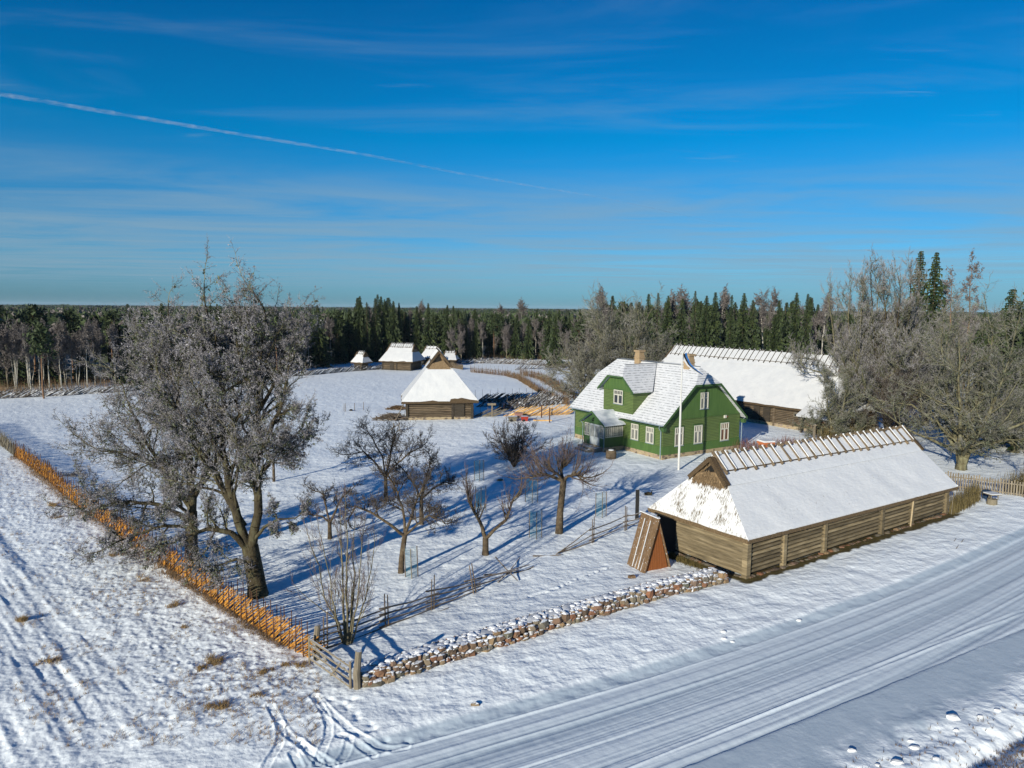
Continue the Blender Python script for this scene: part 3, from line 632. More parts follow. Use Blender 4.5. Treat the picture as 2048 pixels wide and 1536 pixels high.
win(dorm, ('x', -.03), 6.25, 7.75, 5.05, 6.60, m_glass, lights=5)
# porch
PX, PA, PB = -2.68, 6.10, 9.75
porch = part('porch', m_greend, house, lambda b: (b.box((PX, PA, .50), (PX+.08, 6.92, 1.42)), b.box((PX, 8.68, .50), (PX+.08, PB, 1.42)), b.box((PX+.08, PA, .50), (-.03, PA+.08, 1.55)), b.box((PX+.08, PB-.08, .50), (-.03, PB, 1.55)),
    b.box((PX, PA, 2.88), (PX+.1, PB, 3.06)), b.box((PX+.1, PA, 2.88), (-.03, PA+.1, 3.06)), b.box((PX+.1, PB-.1, 2.88), (-.03, PB, 3.06)),
    b.hexa([(PX+.06, PA+.1, 3.06), (PX+.06, PB-.1, 3.06), (PX+.06, 7.925, 4.12)], [(PX, PA+.1, 3.06), (PX, PB-.1, 3.06), (PX, 7.925, 4.12)]),
    b.box((PX+.0, PA+.0, 1.42), (PX+.1, PA+.12, 2.88)), b.box((PX+.0, PB-.12, 1.42), (PX+.1, PB, 2.88)), b.box((PX, 6.88, 1.42), (PX+.09, 6.96, 2.88)), b.box((PX, 8.64, 1.42), (PX+.09, 8.72, 2.88))))
part('porch_roof', M('thin_snow_on_sheet_metal', k=.8, ramp=[(.3, (.50, .56, .62)), (.6, (.74, .77, .81))], scale=1.6, rough=.5), porch, lambda b: [b.slab(p, .08) for p in ([(-3.08, 5.72, 2.98), (-3.08, 7.925, 4.34), (-.02, 7.925, 4.34), (-.02, 5.72, 2.98)][::-1], [(-3.08, 10.13, 2.98), (-3.08, 7.925, 4.34), (-.02, 7.925, 4.34), (-.02, 10.13, 2.98)])])
part('porch_barge_board', m_greend, porch, lambda b: [b.hexa([(-3.09, y, z) for y, z in p], [(-3.12, y, z) for y, z in p]) for p in ([(5.68, 2.78), (5.68, 3.0), (7.925, 4.38), (7.925, 4.14)][::-1], [(10.17, 2.78), (10.17, 3.0), (7.925, 4.38), (7.925, 4.14)])])
def glazing(parent, ax, c, a0, a1, z0, z1, n):
    P = (lambda a, d, z: (c-d, a, z)) if ax == 'x' else (lambda a, d, z: (a, c-d, z))
    b = MB()
    def bx(a_, b_, z_, zz, d0, d1):
        p, q = P(a_, d0, z_), P(b_, d1, zz); b.box(tuple(min(i, j) for i, j in zip(p, q)), tuple(max(i, j) for i, j in zip(p, q)))
    bx(a0, a1, z0, z0+.08, -.02, .05); bx(a0, a1, z1-.08, z1, -.02, .05)
    for k in range(n+1):
        a = a0+(a1-a0)*k/n; wd = .05 if k % 3 == 0 else .022
        bx(max(a0, a-wd), min(a1, a+wd), z0+.08, z1-.08, -.02, .048)
    bx(a0, a1, z0+(z1-z0)*.8-.02, z0+(z1-z0)*.8+.02, -.02, .044); bx(a0, a1, z0+(z1-z0)*.22-.015, z0+(z1-z0)*.22+.015, -.02, .044)
    w_ = b.build('window', m_white, parent)
    b = MB(); bx(a0+.02, a1-.02, z0+.02, z1-.02, -.01, .01); b.build('pane', m_curtain, w_)
glazing(porch, 'y', PA+.04, PX+.12, -.08, 1.56, 2.86, 9)
glazing(porch, 'x', PX+.04, PA+.14, 6.87, 1.44, 2.86, 2); glazing(porch, 'x', PX+.04, 8.73, PB-.14, 1.44, 2.86, 2)
for k, (a0, a1) in enumerate(((6.97, 7.79), (7.81, 8.63))):
    d_ = part('door', m_doorw, porch, lambda b: (b.box((PX-.01, a0, .55), (PX+.05, a1, 2.86)), b.box((PX-.04, a0+.12, .75), (PX-.01, a1-.12, 1.25)), [b.box((PX-.035, a0+.1+(a1-a0-.2)*q/3-.012, 1.45), (PX-.008, a0+.1+(a1-a0-.2)*q/3+.012, 2.72)) for q in range(4)]))
    part('pane', m_curtain, d_, lambda b: b.box((PX-.018, a0+.12, 1.45), (PX-.006, a1-.12, 2.70)))
part('porch_step', m_concrete, porch, lambda b: (b.box((PX-1.0, 6.4, -.2), (PX-.0, 9.5, .42)), b.box((PX-1.7, 6.9, -.2), (PX-1.0, 9.2, .22))))
part('porch_lamp', m_dark, porch, lambda b: b.tube([(PX-.02, 7.92, 3.55), (PX-.22, 7.92, 3.5), (PX-.24, 7.92, 3.25)], [.05, .05, .1], 8))
# gutters and downpipes
def gut(b):
    b.tube([(gx_, ga_, EZ-.05), (gx_, gb_, EZ-.05)], .07, 6)
for gx_, ga_, gb_ in ((-.58, Y0+.05, 4.1), (-.58, 10.1, Y1), (HW+.58, Y0+.05, Y1)): part('gutter', m_gutter, house, gut)
for pts in ([(-.55, -.1, EZ-.1), (-.45, .12, EZ-.35), (-.16, .12, EZ-.75), (-.16, .12, .1)], [(-.55, HL-.1, EZ-.1), (-.16, HL-.1, EZ-.6), (-.16, HL-.1, .1)], [(HW+.55, -.25, EZ-.1), (HW+.16, -.18, EZ-.5), (HW+.16, -.18, .1)]):
    part('downpipe', m_gutter, house, lambda b: b.tube(pts, .055, 7))
part('downpipe', m_gutter, porch, lambda b: b.tube([(PX-.3, PA-.2, 2.95), (PX-.12, PA-.06, 2.7), (PX-.12, PA-.06, .1)], .045, 7))
part('downpipe', m_gutter, porch, lambda b: b.tube([(PX-.3, PB+.2, 2.95), (PX-.1, PB+.06, 2.7), (PX-.1, PB+.06, .1)], .045, 7))
for yc, lab in ((10.25, 'chimney'), (2.3, 'chimney')):
    def cf(b):
        b.box((MID-.42, yc-.42, 8.2), (MID+.42, yc+.42, 10.15)); b.box((MID-.37, yc-.37, 10.15), (MID+.37, yc+.37, 10.5)); b.box((MID-.47, yc-.47, 9.75), (MID+.47, yc+.47, 9.86)); b.box((MID-.48, yc-.48, 10.5), (MID+.48, yc+.48, 10.72))
    c_ = part(lab, m_brick, roof, cf)
def rdg(b):
    b.beam((MID, Y0+hy, RZ+.03), (MID, Y1-hy, RZ+.03), .22, .05); b.beam((-.55+1.4, DC, 9.40), (5.6, DC, 9.40), .2, .04)
    b.tube([(MID-.3, 1.0, RZ+.16), (MID-.3, 13, RZ+.16)], .02, 5)
part('ridge_cap', m_ridge, house, rdg)
al = part('alarm_box', m_white, house, lambda b: b.box((9.05, -.16, 3.72), (9.35, 0, 4.05)))
part('alarm_lamp', m_red, al, lambda b: b.tube([(9.35, -.09, 3.86), (9.6, -.12, 3.86)], .04, 6))
# ============================================================ thatched buildings
def rough_quad(b, A, B, C, D, nu, nv, amp, seed, eave=True):
    "lumpy snow sheet: A,B along the eave, D above A, C above B"
    A, B, C, D = map(np.array, (A, B, C, D)); n = np.cross(B-A, D-A); n = n/np.linalg.norm(n)
    if n[2] < 0: n = -n
    base = len(b.v)
    for j in range(nv+1):
        for i in range(nu+1):
            u, v = i/nu, j/nv
            p = (A*(1-u)+B*u)*(1-v)+(D*(1-u)+C*u)*v
            edge = min(1, 6*min(u, 1-u)*1.5+.0, 5*(1-v)+.2)
            h = (float(fbm(p[0]*.8+p[2], p[1]*.8, seed, 4))-.5)*amp*max(.0, edge)
            if j == 0 and eave: h -= .05; p = p+np.array([0, 0, (rnd.random()-.5)*.10])
            if j == 0 and not eave: h = -.03
            b.v.append(tuple(p+n*h))
    for j in range(nv):
        for i in range(nu):
            k = base+j*(nu+1)+i; b.face(k, k+1, k+nu+2, k+nu+1)
def thatched(root, x0, x1, y0, y1, ze, zr, rx0, rx1, gz_, thin=(), ridge=None, over=.5, wallmat=None, seed=1, droop=0.0, hires=True, hipamp=.12, poles=None, gaps=True, snowm=None):
    """roof on an x-long building with smoke gablets at both ridge ends. eave box x0..x1,y0..y1 ; ridge rx0..rx1 at zr"""
    snowm = snowm or m_thsnow
    ym = (y0+y1)/2; sl = (zr-ze)/(ym-y0)
    zz = lambda x: droop*(x-x0)/(x1-x0)
    gy = (zr-gz_)/sl                 # half width of gablet at its foot
    HK = (zr-gz_)/1.9
    gx0 = x0+(gz_-ze)/(zr-ze)*(rx0-x0)*1.15; gx1 = x1-(gz_-ze)/(zr-ze)*(x1-rx1)*1.15
    T = lambda x, y, z, o=0: (x, y, z+zz(x)+o)
    base = MB()       # thatch body (under the snow)
    def shell(b, o, inset=0, bot=True):
        pass
    e = .14 if hires else .2
    base.tint = .5
    # solid thatch: outer faces a hair below the snow, eave soffit thick
    o = -.11
    main = {}
    for s, ya in ((0, y0), (1, y1)):
        g0 = ym-gy if s == 0 else ym+gy
        top = [T(x0, ya, ze, o), T(x1, ya, ze, o), T(gx1, g0, gz_, o), T(rx1, ym, zr, o), T(rx0, ym, zr, o), T(gx0, g0, gz_, o)]
        if s: top = top[::-1]
        base.slab(top, e, (0, .25 if s == 0 else -.25, -1))
    for xa, gx, d in ((x0, gx0, 1), (x1, gx1, -1)):
        top = [T(xa, y1, ze, o), T(xa, y0, ze, o), T(gx, ym-gy, gz_, o), T(gx, ym+gy, gz_, o)]
        if d < 0: top = top[::-1]
        base.slab(top, e, (d*.25, 0, -1))
    # straw fringe along the eaves
    if hires:
        def fr(p, q, out):
            L_ = (Vector(q)-Vector(p)).length; n = int(L_*14)
            for k in range(n):
                t = (k+rnd.random())/n; c = Vector(p).lerp(Vector(q), t); base.tint = rnd.random(); w_ = rnd.uniform(.03, .09)
                dd = (Vector(q)-Vector(p)).normalized()*w_
                dn = Vector((out[0]*rnd.uniform(-.02, .07), out[1]*rnd.uniform(-.02, .07), -rnd.uniform(.06, .24)))
                base.quad(c-dd, c+dd, c+dd*.6+dn, c-dd*.6+dn)
        fr(T(x0, y0, ze, 0), T(x1, y0, ze, 0), (0, -1)); fr(T(x0, y0, ze, 0), T(x0, y1, ze, 0), (-1, 0))
        fr(T(x1, y0, ze, 0), T(x1, y1, ze, 0), (1, 0))
    roof = base.build('roof', m_thatch if hires else m_thatch_dark, root)
    # snow sheets
    def snow(name, fn, mat):
        b = MB(); fn(b); return b.build(name, mat, roof, smooth=True)
    k = 3 if hires else 1
    def mainsnow(b):
        for s, ya in ((0, y0), (1, y1)):
            g0 = ym-gy if s == 0 else ym+gy
            nx = int((x1-x0)*2.2*k/3)+2; nv = 7*k
            rough_quad(b, T(x0, ya, ze), T(x1, ya, ze), T(gx1, g0, gz_), T(gx0, g0, gz_), nx, nv, .14, seed+s)
            g2 = g0+(-.25 if s == 0 else .25)*.4; rough_quad(b, T(gx0, g2, gz_, .0), T(gx1, g2, gz_, .0), T(rx1, ym, zr, .02), T(rx0, ym, zr, .02), nx, nv//2+1, .05, seed+s+7, eave=False)
    snow('roof_snow', mainsnow, snowm)
    for xa, gx, key in ((x0, gx0, 0), (x1, gx1, 1)):
        snow('hip_snow', lambda b: rough_quad(b, T(xa, y0, ze), T(xa, y1, ze), T(gx, ym+gy, gz_), T(gx, ym-gy, gz_), 10*k, 8*k, hipamp, seed+20+key), m_thsnow_thin if key in thin else snowm)
    # gablets
    for xa, gx, rx, d in ((x0, gx0, rx0, 1), (x1, gx1, rx1, -1)):
        def gf(b):
            b.tint = .6
            xi = gx+.18*d
            tri = [T(xi, ym-gy+.05, gz_-.1), T(xi, ym+gy-.05, gz_-.1), T(xi+.25*d, ym, zr-.3)]
            b.quad(*tri)
            # sagging mat of straw in the opening
            b.hexa([T(gx-.10*d, ym-gy*.95, gz_-.22), T(gx-.10*d, ym+gy*.95, gz_-.22), T(xi+.05*d, ym+gy*.9, gz_-.1), T(xi+.05*d, ym-gy*.9, gz_-.1)],
                   [T(gx+.02*d, ym-gy*.35, gz_+.85*HK), T(gx+.02*d, ym+gy*.62, gz_+.5*HK), T(xi+.14*d, ym+gy*.5, gz_+.6*HK), T(xi+.14*d, ym-gy*.3, gz_+.95*HK)])
        gb = MB(); gf(gb)
        if hires:
            for q in range(420):
                yy = rnd.uniform(-.8, .8)*gy; zz_ = gz_-.2+rnd.random()*(1-abs(yy)/gy)*.95; gb.tint = rnd.random(); xx = gx-(.14-.1*(zz_-gz_))*d
                gb.quad(T(xx, ym+yy-.02, zz_), T(xx, ym+yy+.02, zz_), T(xx-.10*d, ym+yy+rnd.gauss(0, .05), zz_-rnd.uniform(.12, .34)))
        gab_ = gb.build('smoke_gablet', m_hay, roof)
        b = MB(); zt = zr-.45
        b.quad(T(gx+.10*d, ym-gy*.30, gz_+.45*HK), T(gx+.10*d, ym+gy*.55, gz_+.30*HK), T(gx+.26*d, ym, zr-.46*HK))
        b.build('opening', m_dark, gab_)
        b = MB()
        for s in (-1, 1):
            b.tint = .4
            p0 = Vector(T(gx-.05*d, ym+s*(gy+.05), gz_-.02)); p1 = Vector(T(rx-.28*d, ym, zr+.02))
            b.beam(p0, p1, .34 if hires else .3, .26)
            if hires:
                for q in range(46):
                    t = rnd.random(); c = p0.lerp(p1, t); b.tint = rnd.random()
                    dn = Vector((-d*rnd.uniform(.02, .16), s*rnd.uniform(-.05, .12), -rnd.uniform(.12, .3))); w_ = Vector((0, .04, .04*(-s)))
                    b.quad(c-w_, c+w_, c+w_*.5+dn, c-w_*.5+dn)
        b.build('thatch_verge', m_thatch_dark, roof)
    # ridge boards: crossed pairs over the ridge, tips crossing above
    if poles:
        n, ln, wd = poles
        bs = MB()
        up = ln*math.sin(math.atan(sl)); run = ln*math.cos(math.atan(sl))
        # straw/snow blanket beneath the boards, proud of the roof
        for s in (-1, 1):
            p = [T(rx0+.05, ym, zr, .13), T(rx0+.05, ym+s*run*.83, zr-up*.83, .13), T(rx1-.05, ym+s*run*.83, zr-up*.83, .13), T(rx1-.05, ym, zr, .13)]
            bs.slab(p if s < 0 else p[::-1], .16)
        bl_ = bs.build('ridge_blanket', m_thatch_dark, roof)
        bs = MB()
        for s in (-1, 1):
            p = [T(rx0+.05, ym, zr, .17), T(rx0+.05, ym+s*run*.81, zr-up*.81, .17), T(rx1-.05, ym+s*run*.81, zr-up*.81, .17), T(rx1-.05, ym, zr, .17)]
            bs.slab(p if s < 0 else p[::-1], .05)
        bs.build('snow_blanket', snowm, bl_)
        for i in range(n):
            x = rx0+.12+(rx1-rx0-.24)*i/(n-1)+rnd.uniform(-.06, .06)
            b = MB()
            for s in (-1, 1):
                b.tint = rnd.random()
                xo = x+s*wd*.52
                j = rnd.uniform(-.06, .1)
                p0 = Vector(T(xo, ym-s*.20, zr, .34)); p1 = Vector(T(xo+rnd.uniform(-.06, .06), ym+s*(run+j), zr-up-j*sl, .20))
                b.beam(p0, p1, wd, .20 if hires else .16)
            bo = b.build('ridge_pole', m_logbrown if hires else m_logdark, roof)
            b = MB()
            for s in (-1, 1):
                xo = x+s*wd*.52
                if rnd.random() < .75 or s > 0:
                    p0 = Vector(T(xo+wd*.25, ym-s*.02, zr, .40)); p1 = Vector(T(xo+wd*.25, ym+s*run*.97, zr-up*.97, .34))
                    b.beam(p0, p1, wd*.6, .06)
            b.build('snow_strip', m_snow, bo)
    return roof
def log_wall(b, p, q, z0, z1, d=.20, over=.0, jit=.012):
    p = Vector((p[0], p[1], 0)); q = Vector((q[0], q[1], 0)); n = max(2, round((z1-z0)/d)); h = (z1-z0)/n
    dr = (q-p).normalized()
    for i in range(n):
        b.tint = rnd.random(); z = z0+h*(i+.5)
        r = h*.41
        m_ = p.lerp(q, rnd.uniform(.3, .7)); m_ = m_+Vector((-dr.y, dr.x, 0))*rnd.uniform(-jit, jit)
        b.tube([(p.x-dr.x*over, p.y-dr.y*over, z), (m_.x, m_.y, z), (q.x+dr.x*over, q.y+dr.y*over, z)], [r*rnd.uniform(.94, 1.04), r, r*rnd.uniform(.9, 1.0)], 8)
# ---- long barn by the road
BA = math.atan2(.5660769, .82435244)
barn = empty('long_barn', (13.43, 39.35, 0), BA, 'long grey log barn by the road under snowy thatch with a row of ridge poles', 'barn')
BL, BW = 23.7, 6.9
def bwall(b):
    posts = [.16, 3.5, 7.7, 14.5, 18.6, BL-.16]
    for a, c in zip(posts[:-1], posts[1:]): log_wall(b, (a+.1, 0), (c-.1, 0), .42, 2.62, .245)
part('wall', m_loggrey, barn, bwall)
def bside(b):
    log_wall(b, (0, .12), (0, 5.2), .38, 2.66, .235)
    b.tint = .2; b.box((-.06, .1, .4), (.06, 5.2, 2.6))
part('wall', m_loggrey, barn, bside)
part('wall', m_loggrey, barn, lambda b: (log_wall(b, (BL, 0), (BL, BW), .3, 2.4, .2), log_wall(b, (0, BW), (BL, BW), .3, 2.5, .22)))
part('doorway', m_dark, barn, lambda b: (b.box((.15, 5.22, 0), (.5, 6.85, 2.5)), b.box((.12, .1, .38), (.16, BW-.1, 2.55)), b.box((0.13, .11, .3), (BL-.1, .14, 2.5))))
for i, x in enumerate((.0, 3.5, 7.7, 14.5, 18.6, BL)):
    def pf(b):
        b.tint = rnd.random()
        w_ = .17 if i in (0, 5) else .14
        for k in range(6 if i == 0 else 1):
            if i == 0:
                z = .0+.45*k; b.tint = rnd.random(); b.box((-.13+rnd.uniform(-.02, .02), -.22, z), (.20+rnd.uniform(-.02, .02), .12, z+.44))
            else: b.box((x-w_, -.21+rnd.uniform(0, .03), -.05), (x+w_, .06, 2.64-.3*x/BL))
    part('post', m_loggrey, barn, pf)
part('wall_brace', M('pale_fresh_batten', [(.3, (.50, .38, .22)), (.7, (.62, .50, .33))], 3), barn, lambda b: b.beam((18.05, -.30, .02), (18.35, -.27, 2.45), .09, .05))
def fst(b):
    for x in np.arange(.2, BL, .34):
        b.tint = rnd.random(); r = rnd.uniform(.17, .30)
        b.rock((x+rnd.uniform(-.1, .1), -.14+rnd.uniform(-.08, .06), .17), r, rnd.uniform(.9, 1.3), .8, .8)
def fst2(b):
    for y in np.arange(.2, 5.2, .3):
        b.tint = rnd.random(); b.rock((-.08, y, .14), rnd.uniform(.17, .26), .8, 1.2, .8)
part('foundation_stones', m_stoneb, barn, fst); part('foundation_stones', m_stoneb, barn, fst2)
br = thatched(barn, -.42, 24.7, -.45, 7.35, 2.66, 6.50, 1.15, 23.6, 5.12, thin=(0,), poles=(25, 1.36, .075), droop=-.35, seed=3, hipamp=.10)
# ---- big rear barn (parallel to the farmhouse)
BX, BY = 41.0, 84.6
big = empty('threshing_barn', (BX, BY, 0), HX+PI/2, 'huge brown log barn behind the green house with a broad snowy thatched roof', 'barn')
# local x = away along the barn, local -y = towards the right; eave line facing the camera is y = 0 .. use y1 as the near eave
GW, GL = 11.7, 39.0
def gwall(b):
    posts = [3.2, 6.2, 11.6, 16.8, 22.5, 30, GL-1]
    for a, c in zip(posts[:-1], posts[1:]): log_wall(b, (a+.1, -.7), (c-.1, -.7), .45, 3.0, .235)
    log_wall(b, (3.2, -.7), (3.2, -GW+.7), .3, 2.9, .24)
part('wall', m_logbrown, big, gwall)
part('foundation', m_plinth, big, lambda b: b.box((3.15, -GW+.7, -.3), (GL-1, -.52, .46)))
part('wall_core', m_logdark, big, lambda b: b.box((3.3, -GW+.9, .2), (GL-1.2, -.74, 3.0)))
for x in (3.2, 6.2, 11.6, 16.8, 22.5, 30): part('post', m_logbrown, big, lambda b: b.box((x-.16, -.75, -.05), (x+.16, -.48, 3.0)))
for a, c in ((12.2, 13.3), (13.9, 14.9)): part('door', m_logdark, big, lambda b: b.box((a, -.56, .5), (c, -.44, 2.9)))
def w2(a, c, z0, z1, glass):
    w_ = part('window', m_greypole, big, lambda b: (b.box((a, -.58, z0), (c, -.45, z0+.1)), b.box((a, -.58, z1-.1), (c, -.45, z1)), b.box((a, -.58, z0+.1), (a+.12, -.45, z1-.1)), b.box((c-.12, -.58, z0+.1), (c, -.45, z1-.1)), b.box(((a+c)/2-.08, -.58, z0+.1), ((a+c)/2+.08, -.45, z1-.1))))
    part('pane', glass, w_, lambda b: b.box((a+.06, -.55, z0+.05), (c-.06, -.485, z1-.05)))
w2(18.2, 19.7, 1.2, 2.7, m_curtain); w2(7.4, 8.5, 1.7, 2.25, m_dark)
# lower lean-to roof and doors at the near corner
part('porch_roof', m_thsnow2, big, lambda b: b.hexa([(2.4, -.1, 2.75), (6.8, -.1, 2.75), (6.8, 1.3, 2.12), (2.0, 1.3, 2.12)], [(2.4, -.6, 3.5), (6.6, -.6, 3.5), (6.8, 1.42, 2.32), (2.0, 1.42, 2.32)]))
part('door', m_logbrown, big, lambda b: b.beam((5.1, .35, 0), (5.2, -.3, 2.4), 1.3, .08, (0, 1, 0)))
part('door', m_orange, big, lambda b: b.box((2.5, -.1, .2), (4.3, -.02, 2.05)))
for x in (6.3, 4.4, 2.3): part('porch_post', m_logbrown, big, lambda b: b.box((x, .7, 0), (x+.2, .9, 2.2)))
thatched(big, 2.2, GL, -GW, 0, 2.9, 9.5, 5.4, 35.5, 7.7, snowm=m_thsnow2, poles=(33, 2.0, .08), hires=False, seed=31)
# ---- hay barn in the middle distance
mid = empty('hay_barn', (-15.3+.1, 96.8, 0), math.atan2(.16, .987)+PI/2, 'steep snowy thatched log barn with a dark triangular opening and a plank door', 'barn')
# local x = away from camera, local -y = right
MWd, MDp = 10.7, 8.2
def mwall(b):
    for a, c in ((.75, 7.0), (8.9, 9.9)): log_wall(b, (.75, -a), (.75, -c), .35, 2.55, .24)
    log_wall(b, (.75, -.75), (MDp-.7, -.75), .35, 2.55, .24)
    log_wall(b, (.75, -MWd+.75), (MDp-.7, -MWd+.75), .35, 2.55, .24)
part('wall', m_logbrown, mid, mwall)
part('wall_core', m_logdark, mid, lambda b: b.box((.85, -MWd+.85, .2), (MDp-.8, -.85, 2.5)))
for y in (.78, 7.1, 9.85): part('post', m_logdark, mid, lambda b: b.box((.48, -y-.16, 0), (.74, -y+.16, 2.6)))
part('door', m_logdark, mid, lambda b: b.box((.56, -8.75, .35), (.66, -7.3, 2.4)))
part('foundation', m_plinth, mid, lambda b: b.box((.55, -MWd+.7, -.2), (MDp-.8, -.7, .34)))
part('leaning_pole', m_railg, mid, lambda b: b.tube([(.3, .75, 0), (.9, -.4, 2.4)], .06, 6))
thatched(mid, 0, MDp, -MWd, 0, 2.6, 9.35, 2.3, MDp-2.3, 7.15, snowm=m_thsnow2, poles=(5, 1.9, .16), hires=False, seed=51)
# ---- small buildings on the far meadow
def far_b(name, lab, px, py, ang, Lx, Wy, ze, zr, h, n, cat='hut'):
    x, y = G(px, py)
    r = empty(name, (x, y, 0), ang, lab, cat)
    part('wall', m_logbrown, r, lambda b: (log_wall(b, (.8, .8), (Lx-.8, .8), .2, ze, .27), log_wall(b, (.8, .8), (.8, Wy-.8), .2, ze, .27), log_wall(b, (Lx-.8, .8), (Lx-.8, Wy-.8), .2, ze, .27)))
    part('wall_core', m_logdark, r, lambda b: b.box((.9, .9, 0), (Lx-.9, Wy-.9, ze)))
    part('door', m_logdark, r, lambda b: b.box((Lx*.3, .62, .2), (Lx*.3+1.1, .72, ze-.3)))
    for xx in (.8, Lx*.5, Lx-.8): part('post', m_logdark, r, lambda b: b.box((xx-.13, .58, 0), (xx+.13, .74, ze)))
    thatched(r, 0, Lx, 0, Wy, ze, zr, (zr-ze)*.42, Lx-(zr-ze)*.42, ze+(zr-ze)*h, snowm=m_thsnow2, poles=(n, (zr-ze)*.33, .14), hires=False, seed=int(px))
    return r
far_b('small_granary', 'little snow-roofed log hut at the forest edge beside the bigger grey granary', 701, 741, -.55, 4.0, 3.6, 2.1, 4.5, .60, 4)
far_b('granary', 'long low log granary with a tall snowy thatched roof on the far meadow', 757, 740, -.28, 9.2, 8.5, 2.3, 6.3, .58, 11, 'granary')
far_b('shaded_hut', 'snowy roofed hut in blue shade between the granary and the steep hay barn', 838, 730, -.3, 5.6, 5, 2.0, 4.9, .62, 4)
far_b('far_hut', 'small snowy roof peeping out right of the steep hay barn', 882, 732, -.1, 4.2, 5, 1.7, 3.7, .62, 4)
m_stonet = stonemat('snowed_cap_stone', STN, .12)
# ============================================================ fences and walls
def along(pts, step):
    "points every step metres along a polyline, with direction"
    out = []; acc = 0
    for a, b in zip(pts[:-1], pts[1:]):
        a, b = Vector(a), Vector(b); L_ = (b-a).length; d = (b-a)/L_
        while acc < L_:
            out.append((a+d*acc, d)); acc += step
        acc -= L_
    return out
def slant_fence(name, label, pts, h, mat, smat, sp, spst, sh, ang=38, r=.03, plen=None, dirn=1, group=None, pair=True, maxst=90, lean=.25, near=None, cat='fence', jag=.12):
    "roundpole fence: slanting poles held between pairs of stakes"
    pts = [(p[0], p[1]) for p in pts]
    root = empty(name, (pts[0][0], pts[0][1], 0), 0, label, cat, group)
    b = MB(root.location)
    A = math.radians(ang)
    for p, d in along(pts, sp):
        b.tint = rnd.random(); a = A+math.radians(rnd.uniform(-6, 6))
        L_ = (plen or h/math.sin(A))*rnd.uniform(.88, 1.08)
        z0 = rnd.uniform(-.05, .12); off = Vector((-d.y, d.x))*rnd.uniform(-.07, .07)
        dd = d*dirn
        p0 = Vector((p.x+off.x, p.y+off.y, z0)); v = Vector((dd.x*math.cos(a), dd.y*math.cos(a), math.sin(a)))
        rr = r*rnd.uniform(.7, 1.4)
        b.tube([p0-v*.1, p0+v*L_], [rr, rr*.75], 5)
    b.build('pole_infill', mat, root)
    st = along(pts, spst)
    if near is None: st = st[:maxst] if len(st) > maxst else st
    extra = MB(root.location)
    for i, (p, d) in enumerate(along(pts, spst)):
        bb = MB(root.location) if i < maxst else extra
        n = Vector((-d.y, d.x)); t = rnd.uniform(-.05, .05)
        for s in ((-1, 1) if pair else (1,)):
            bb.tint = rnd.random(); hh = sh*rnd.uniform(.85, 1.12)
            q = p+n*(.11*s)+d*rnd.uniform(-.05, .05)
            bb.tube([(q.x, q.y, -.1), (q.x+n.x*t*s+d.x*t, q.y+n.y*t*s+d.y*t, hh)], [.03 if r > .025 else .035, .02], 5)
        if i < maxst: bb.build('stake_pair' if pair else 'stake', smat, root)
    if extra.v: o = extra.build('far_stakes', smat, root); props(o, kind='stuff')
    return root
def brush_fence(name, label, pts, h, mat, n_per_m=26, sp=1.0, sh=1.6, lean=.25, maxst=80, cat='fence', wide=.25, r=.012):
    root = empty(name, (pts[0][0], pts[0][1], 0), 0, label, cat)
    b = MB(root.location)
    for p, d in along(pts, 1/n_per_m):
        b.tint = rnd.random(); n = Vector((-d.y, d.x)); o = n*rnd.gauss(0, wide*.5)
        hh = h*rnd.uniform(.55, 1.15); l = d*rnd.gauss(0, lean)+n*rnd.gauss(0, lean*.5)
        b.tube([(p.x+o.x, p.y+o.y, -.05), (p.x+o.x+l.x*.4, p.y+o.y+l.y*.4, hh*.55), (p.x+o.x+l.x, p.y+o.y+l.y, hh)], [r, r*.9, r*.5], 3, cap=False)
    for (p, q_) in zip(pts[:-1], pts[1:]):
        for zz in (.3, .7): b.tube([(p[0], p[1], h*zz), (q_[0], q_[1], h*zz)], r*1.3, 4)
    b.build('boards' if name == 'plank_fence' else 'brushwood', mat, root)
    for i, (p, d) in enumerate(along(pts, sp)[:maxst]):
        bb = MB(root.location); bb.tint = rnd.random(); bb.tube([(p.x, p.y, -.1), (p.x+rnd.uniform(-.08, .08), p.y, sh*rnd.uniform(.85, 1.1))], [.03, .02], 4); bb.build('stake', m_greypole, root)
    return root
slant_fence('roundpole_fence', 'long fresh orange roundpole fence running past the big frosted tree up to the field gate', FENCE[:9], 1.22, m_opole, m_stake, .095, .66, 1.75, ang=36, r=.026, dirn=-1)
slant_fence('roundpole_fence', 'older grey-green end of the roundpole fence at the left edge', [(-50.9, 71.6), (-56.6, 77.5), (-68, 89)], 1.25, m_greypole, m_greypole, .12, .9, 1.7, ang=50, r=.032, dirn=-1)
slant_fence('roundpole_fence', 'low dark snow-dusted pole fence along the forest edge behind the big frosted tree', [G(-60, 800), G(0, 797), G(120, 792), G(240, 785), G(450, 765), G(620, 752), G(700, 744), G(764, 739)], 1.25, m_darkpole, m_darkpole, .30, 1.9, 1.9, ang=28, r=.075, pair=False, maxst=95)
slant_fence('roundpole_fence', 'distant pole fence in front of the spruces beyond the far meadow', [G(888, 728), G(976, 727), G(1064, 730), G(1110, 733), G(1200, 737)], 1.5, m_darkpole, m_greypole, .32, 1.6, 2.6, ang=30, r=.08, pair=False)
slant_fence('roundpole_fence', 'snow-topped pole fence between the two far meadows, right of the wattle gate', [G(1031, 740), G(1060, 738), G(1100, 739), G(1150, 741)], 1.5, m_darkpole, m_greypole, .5, 1.8, 1.7, ang=35, r=.08, pair=False)
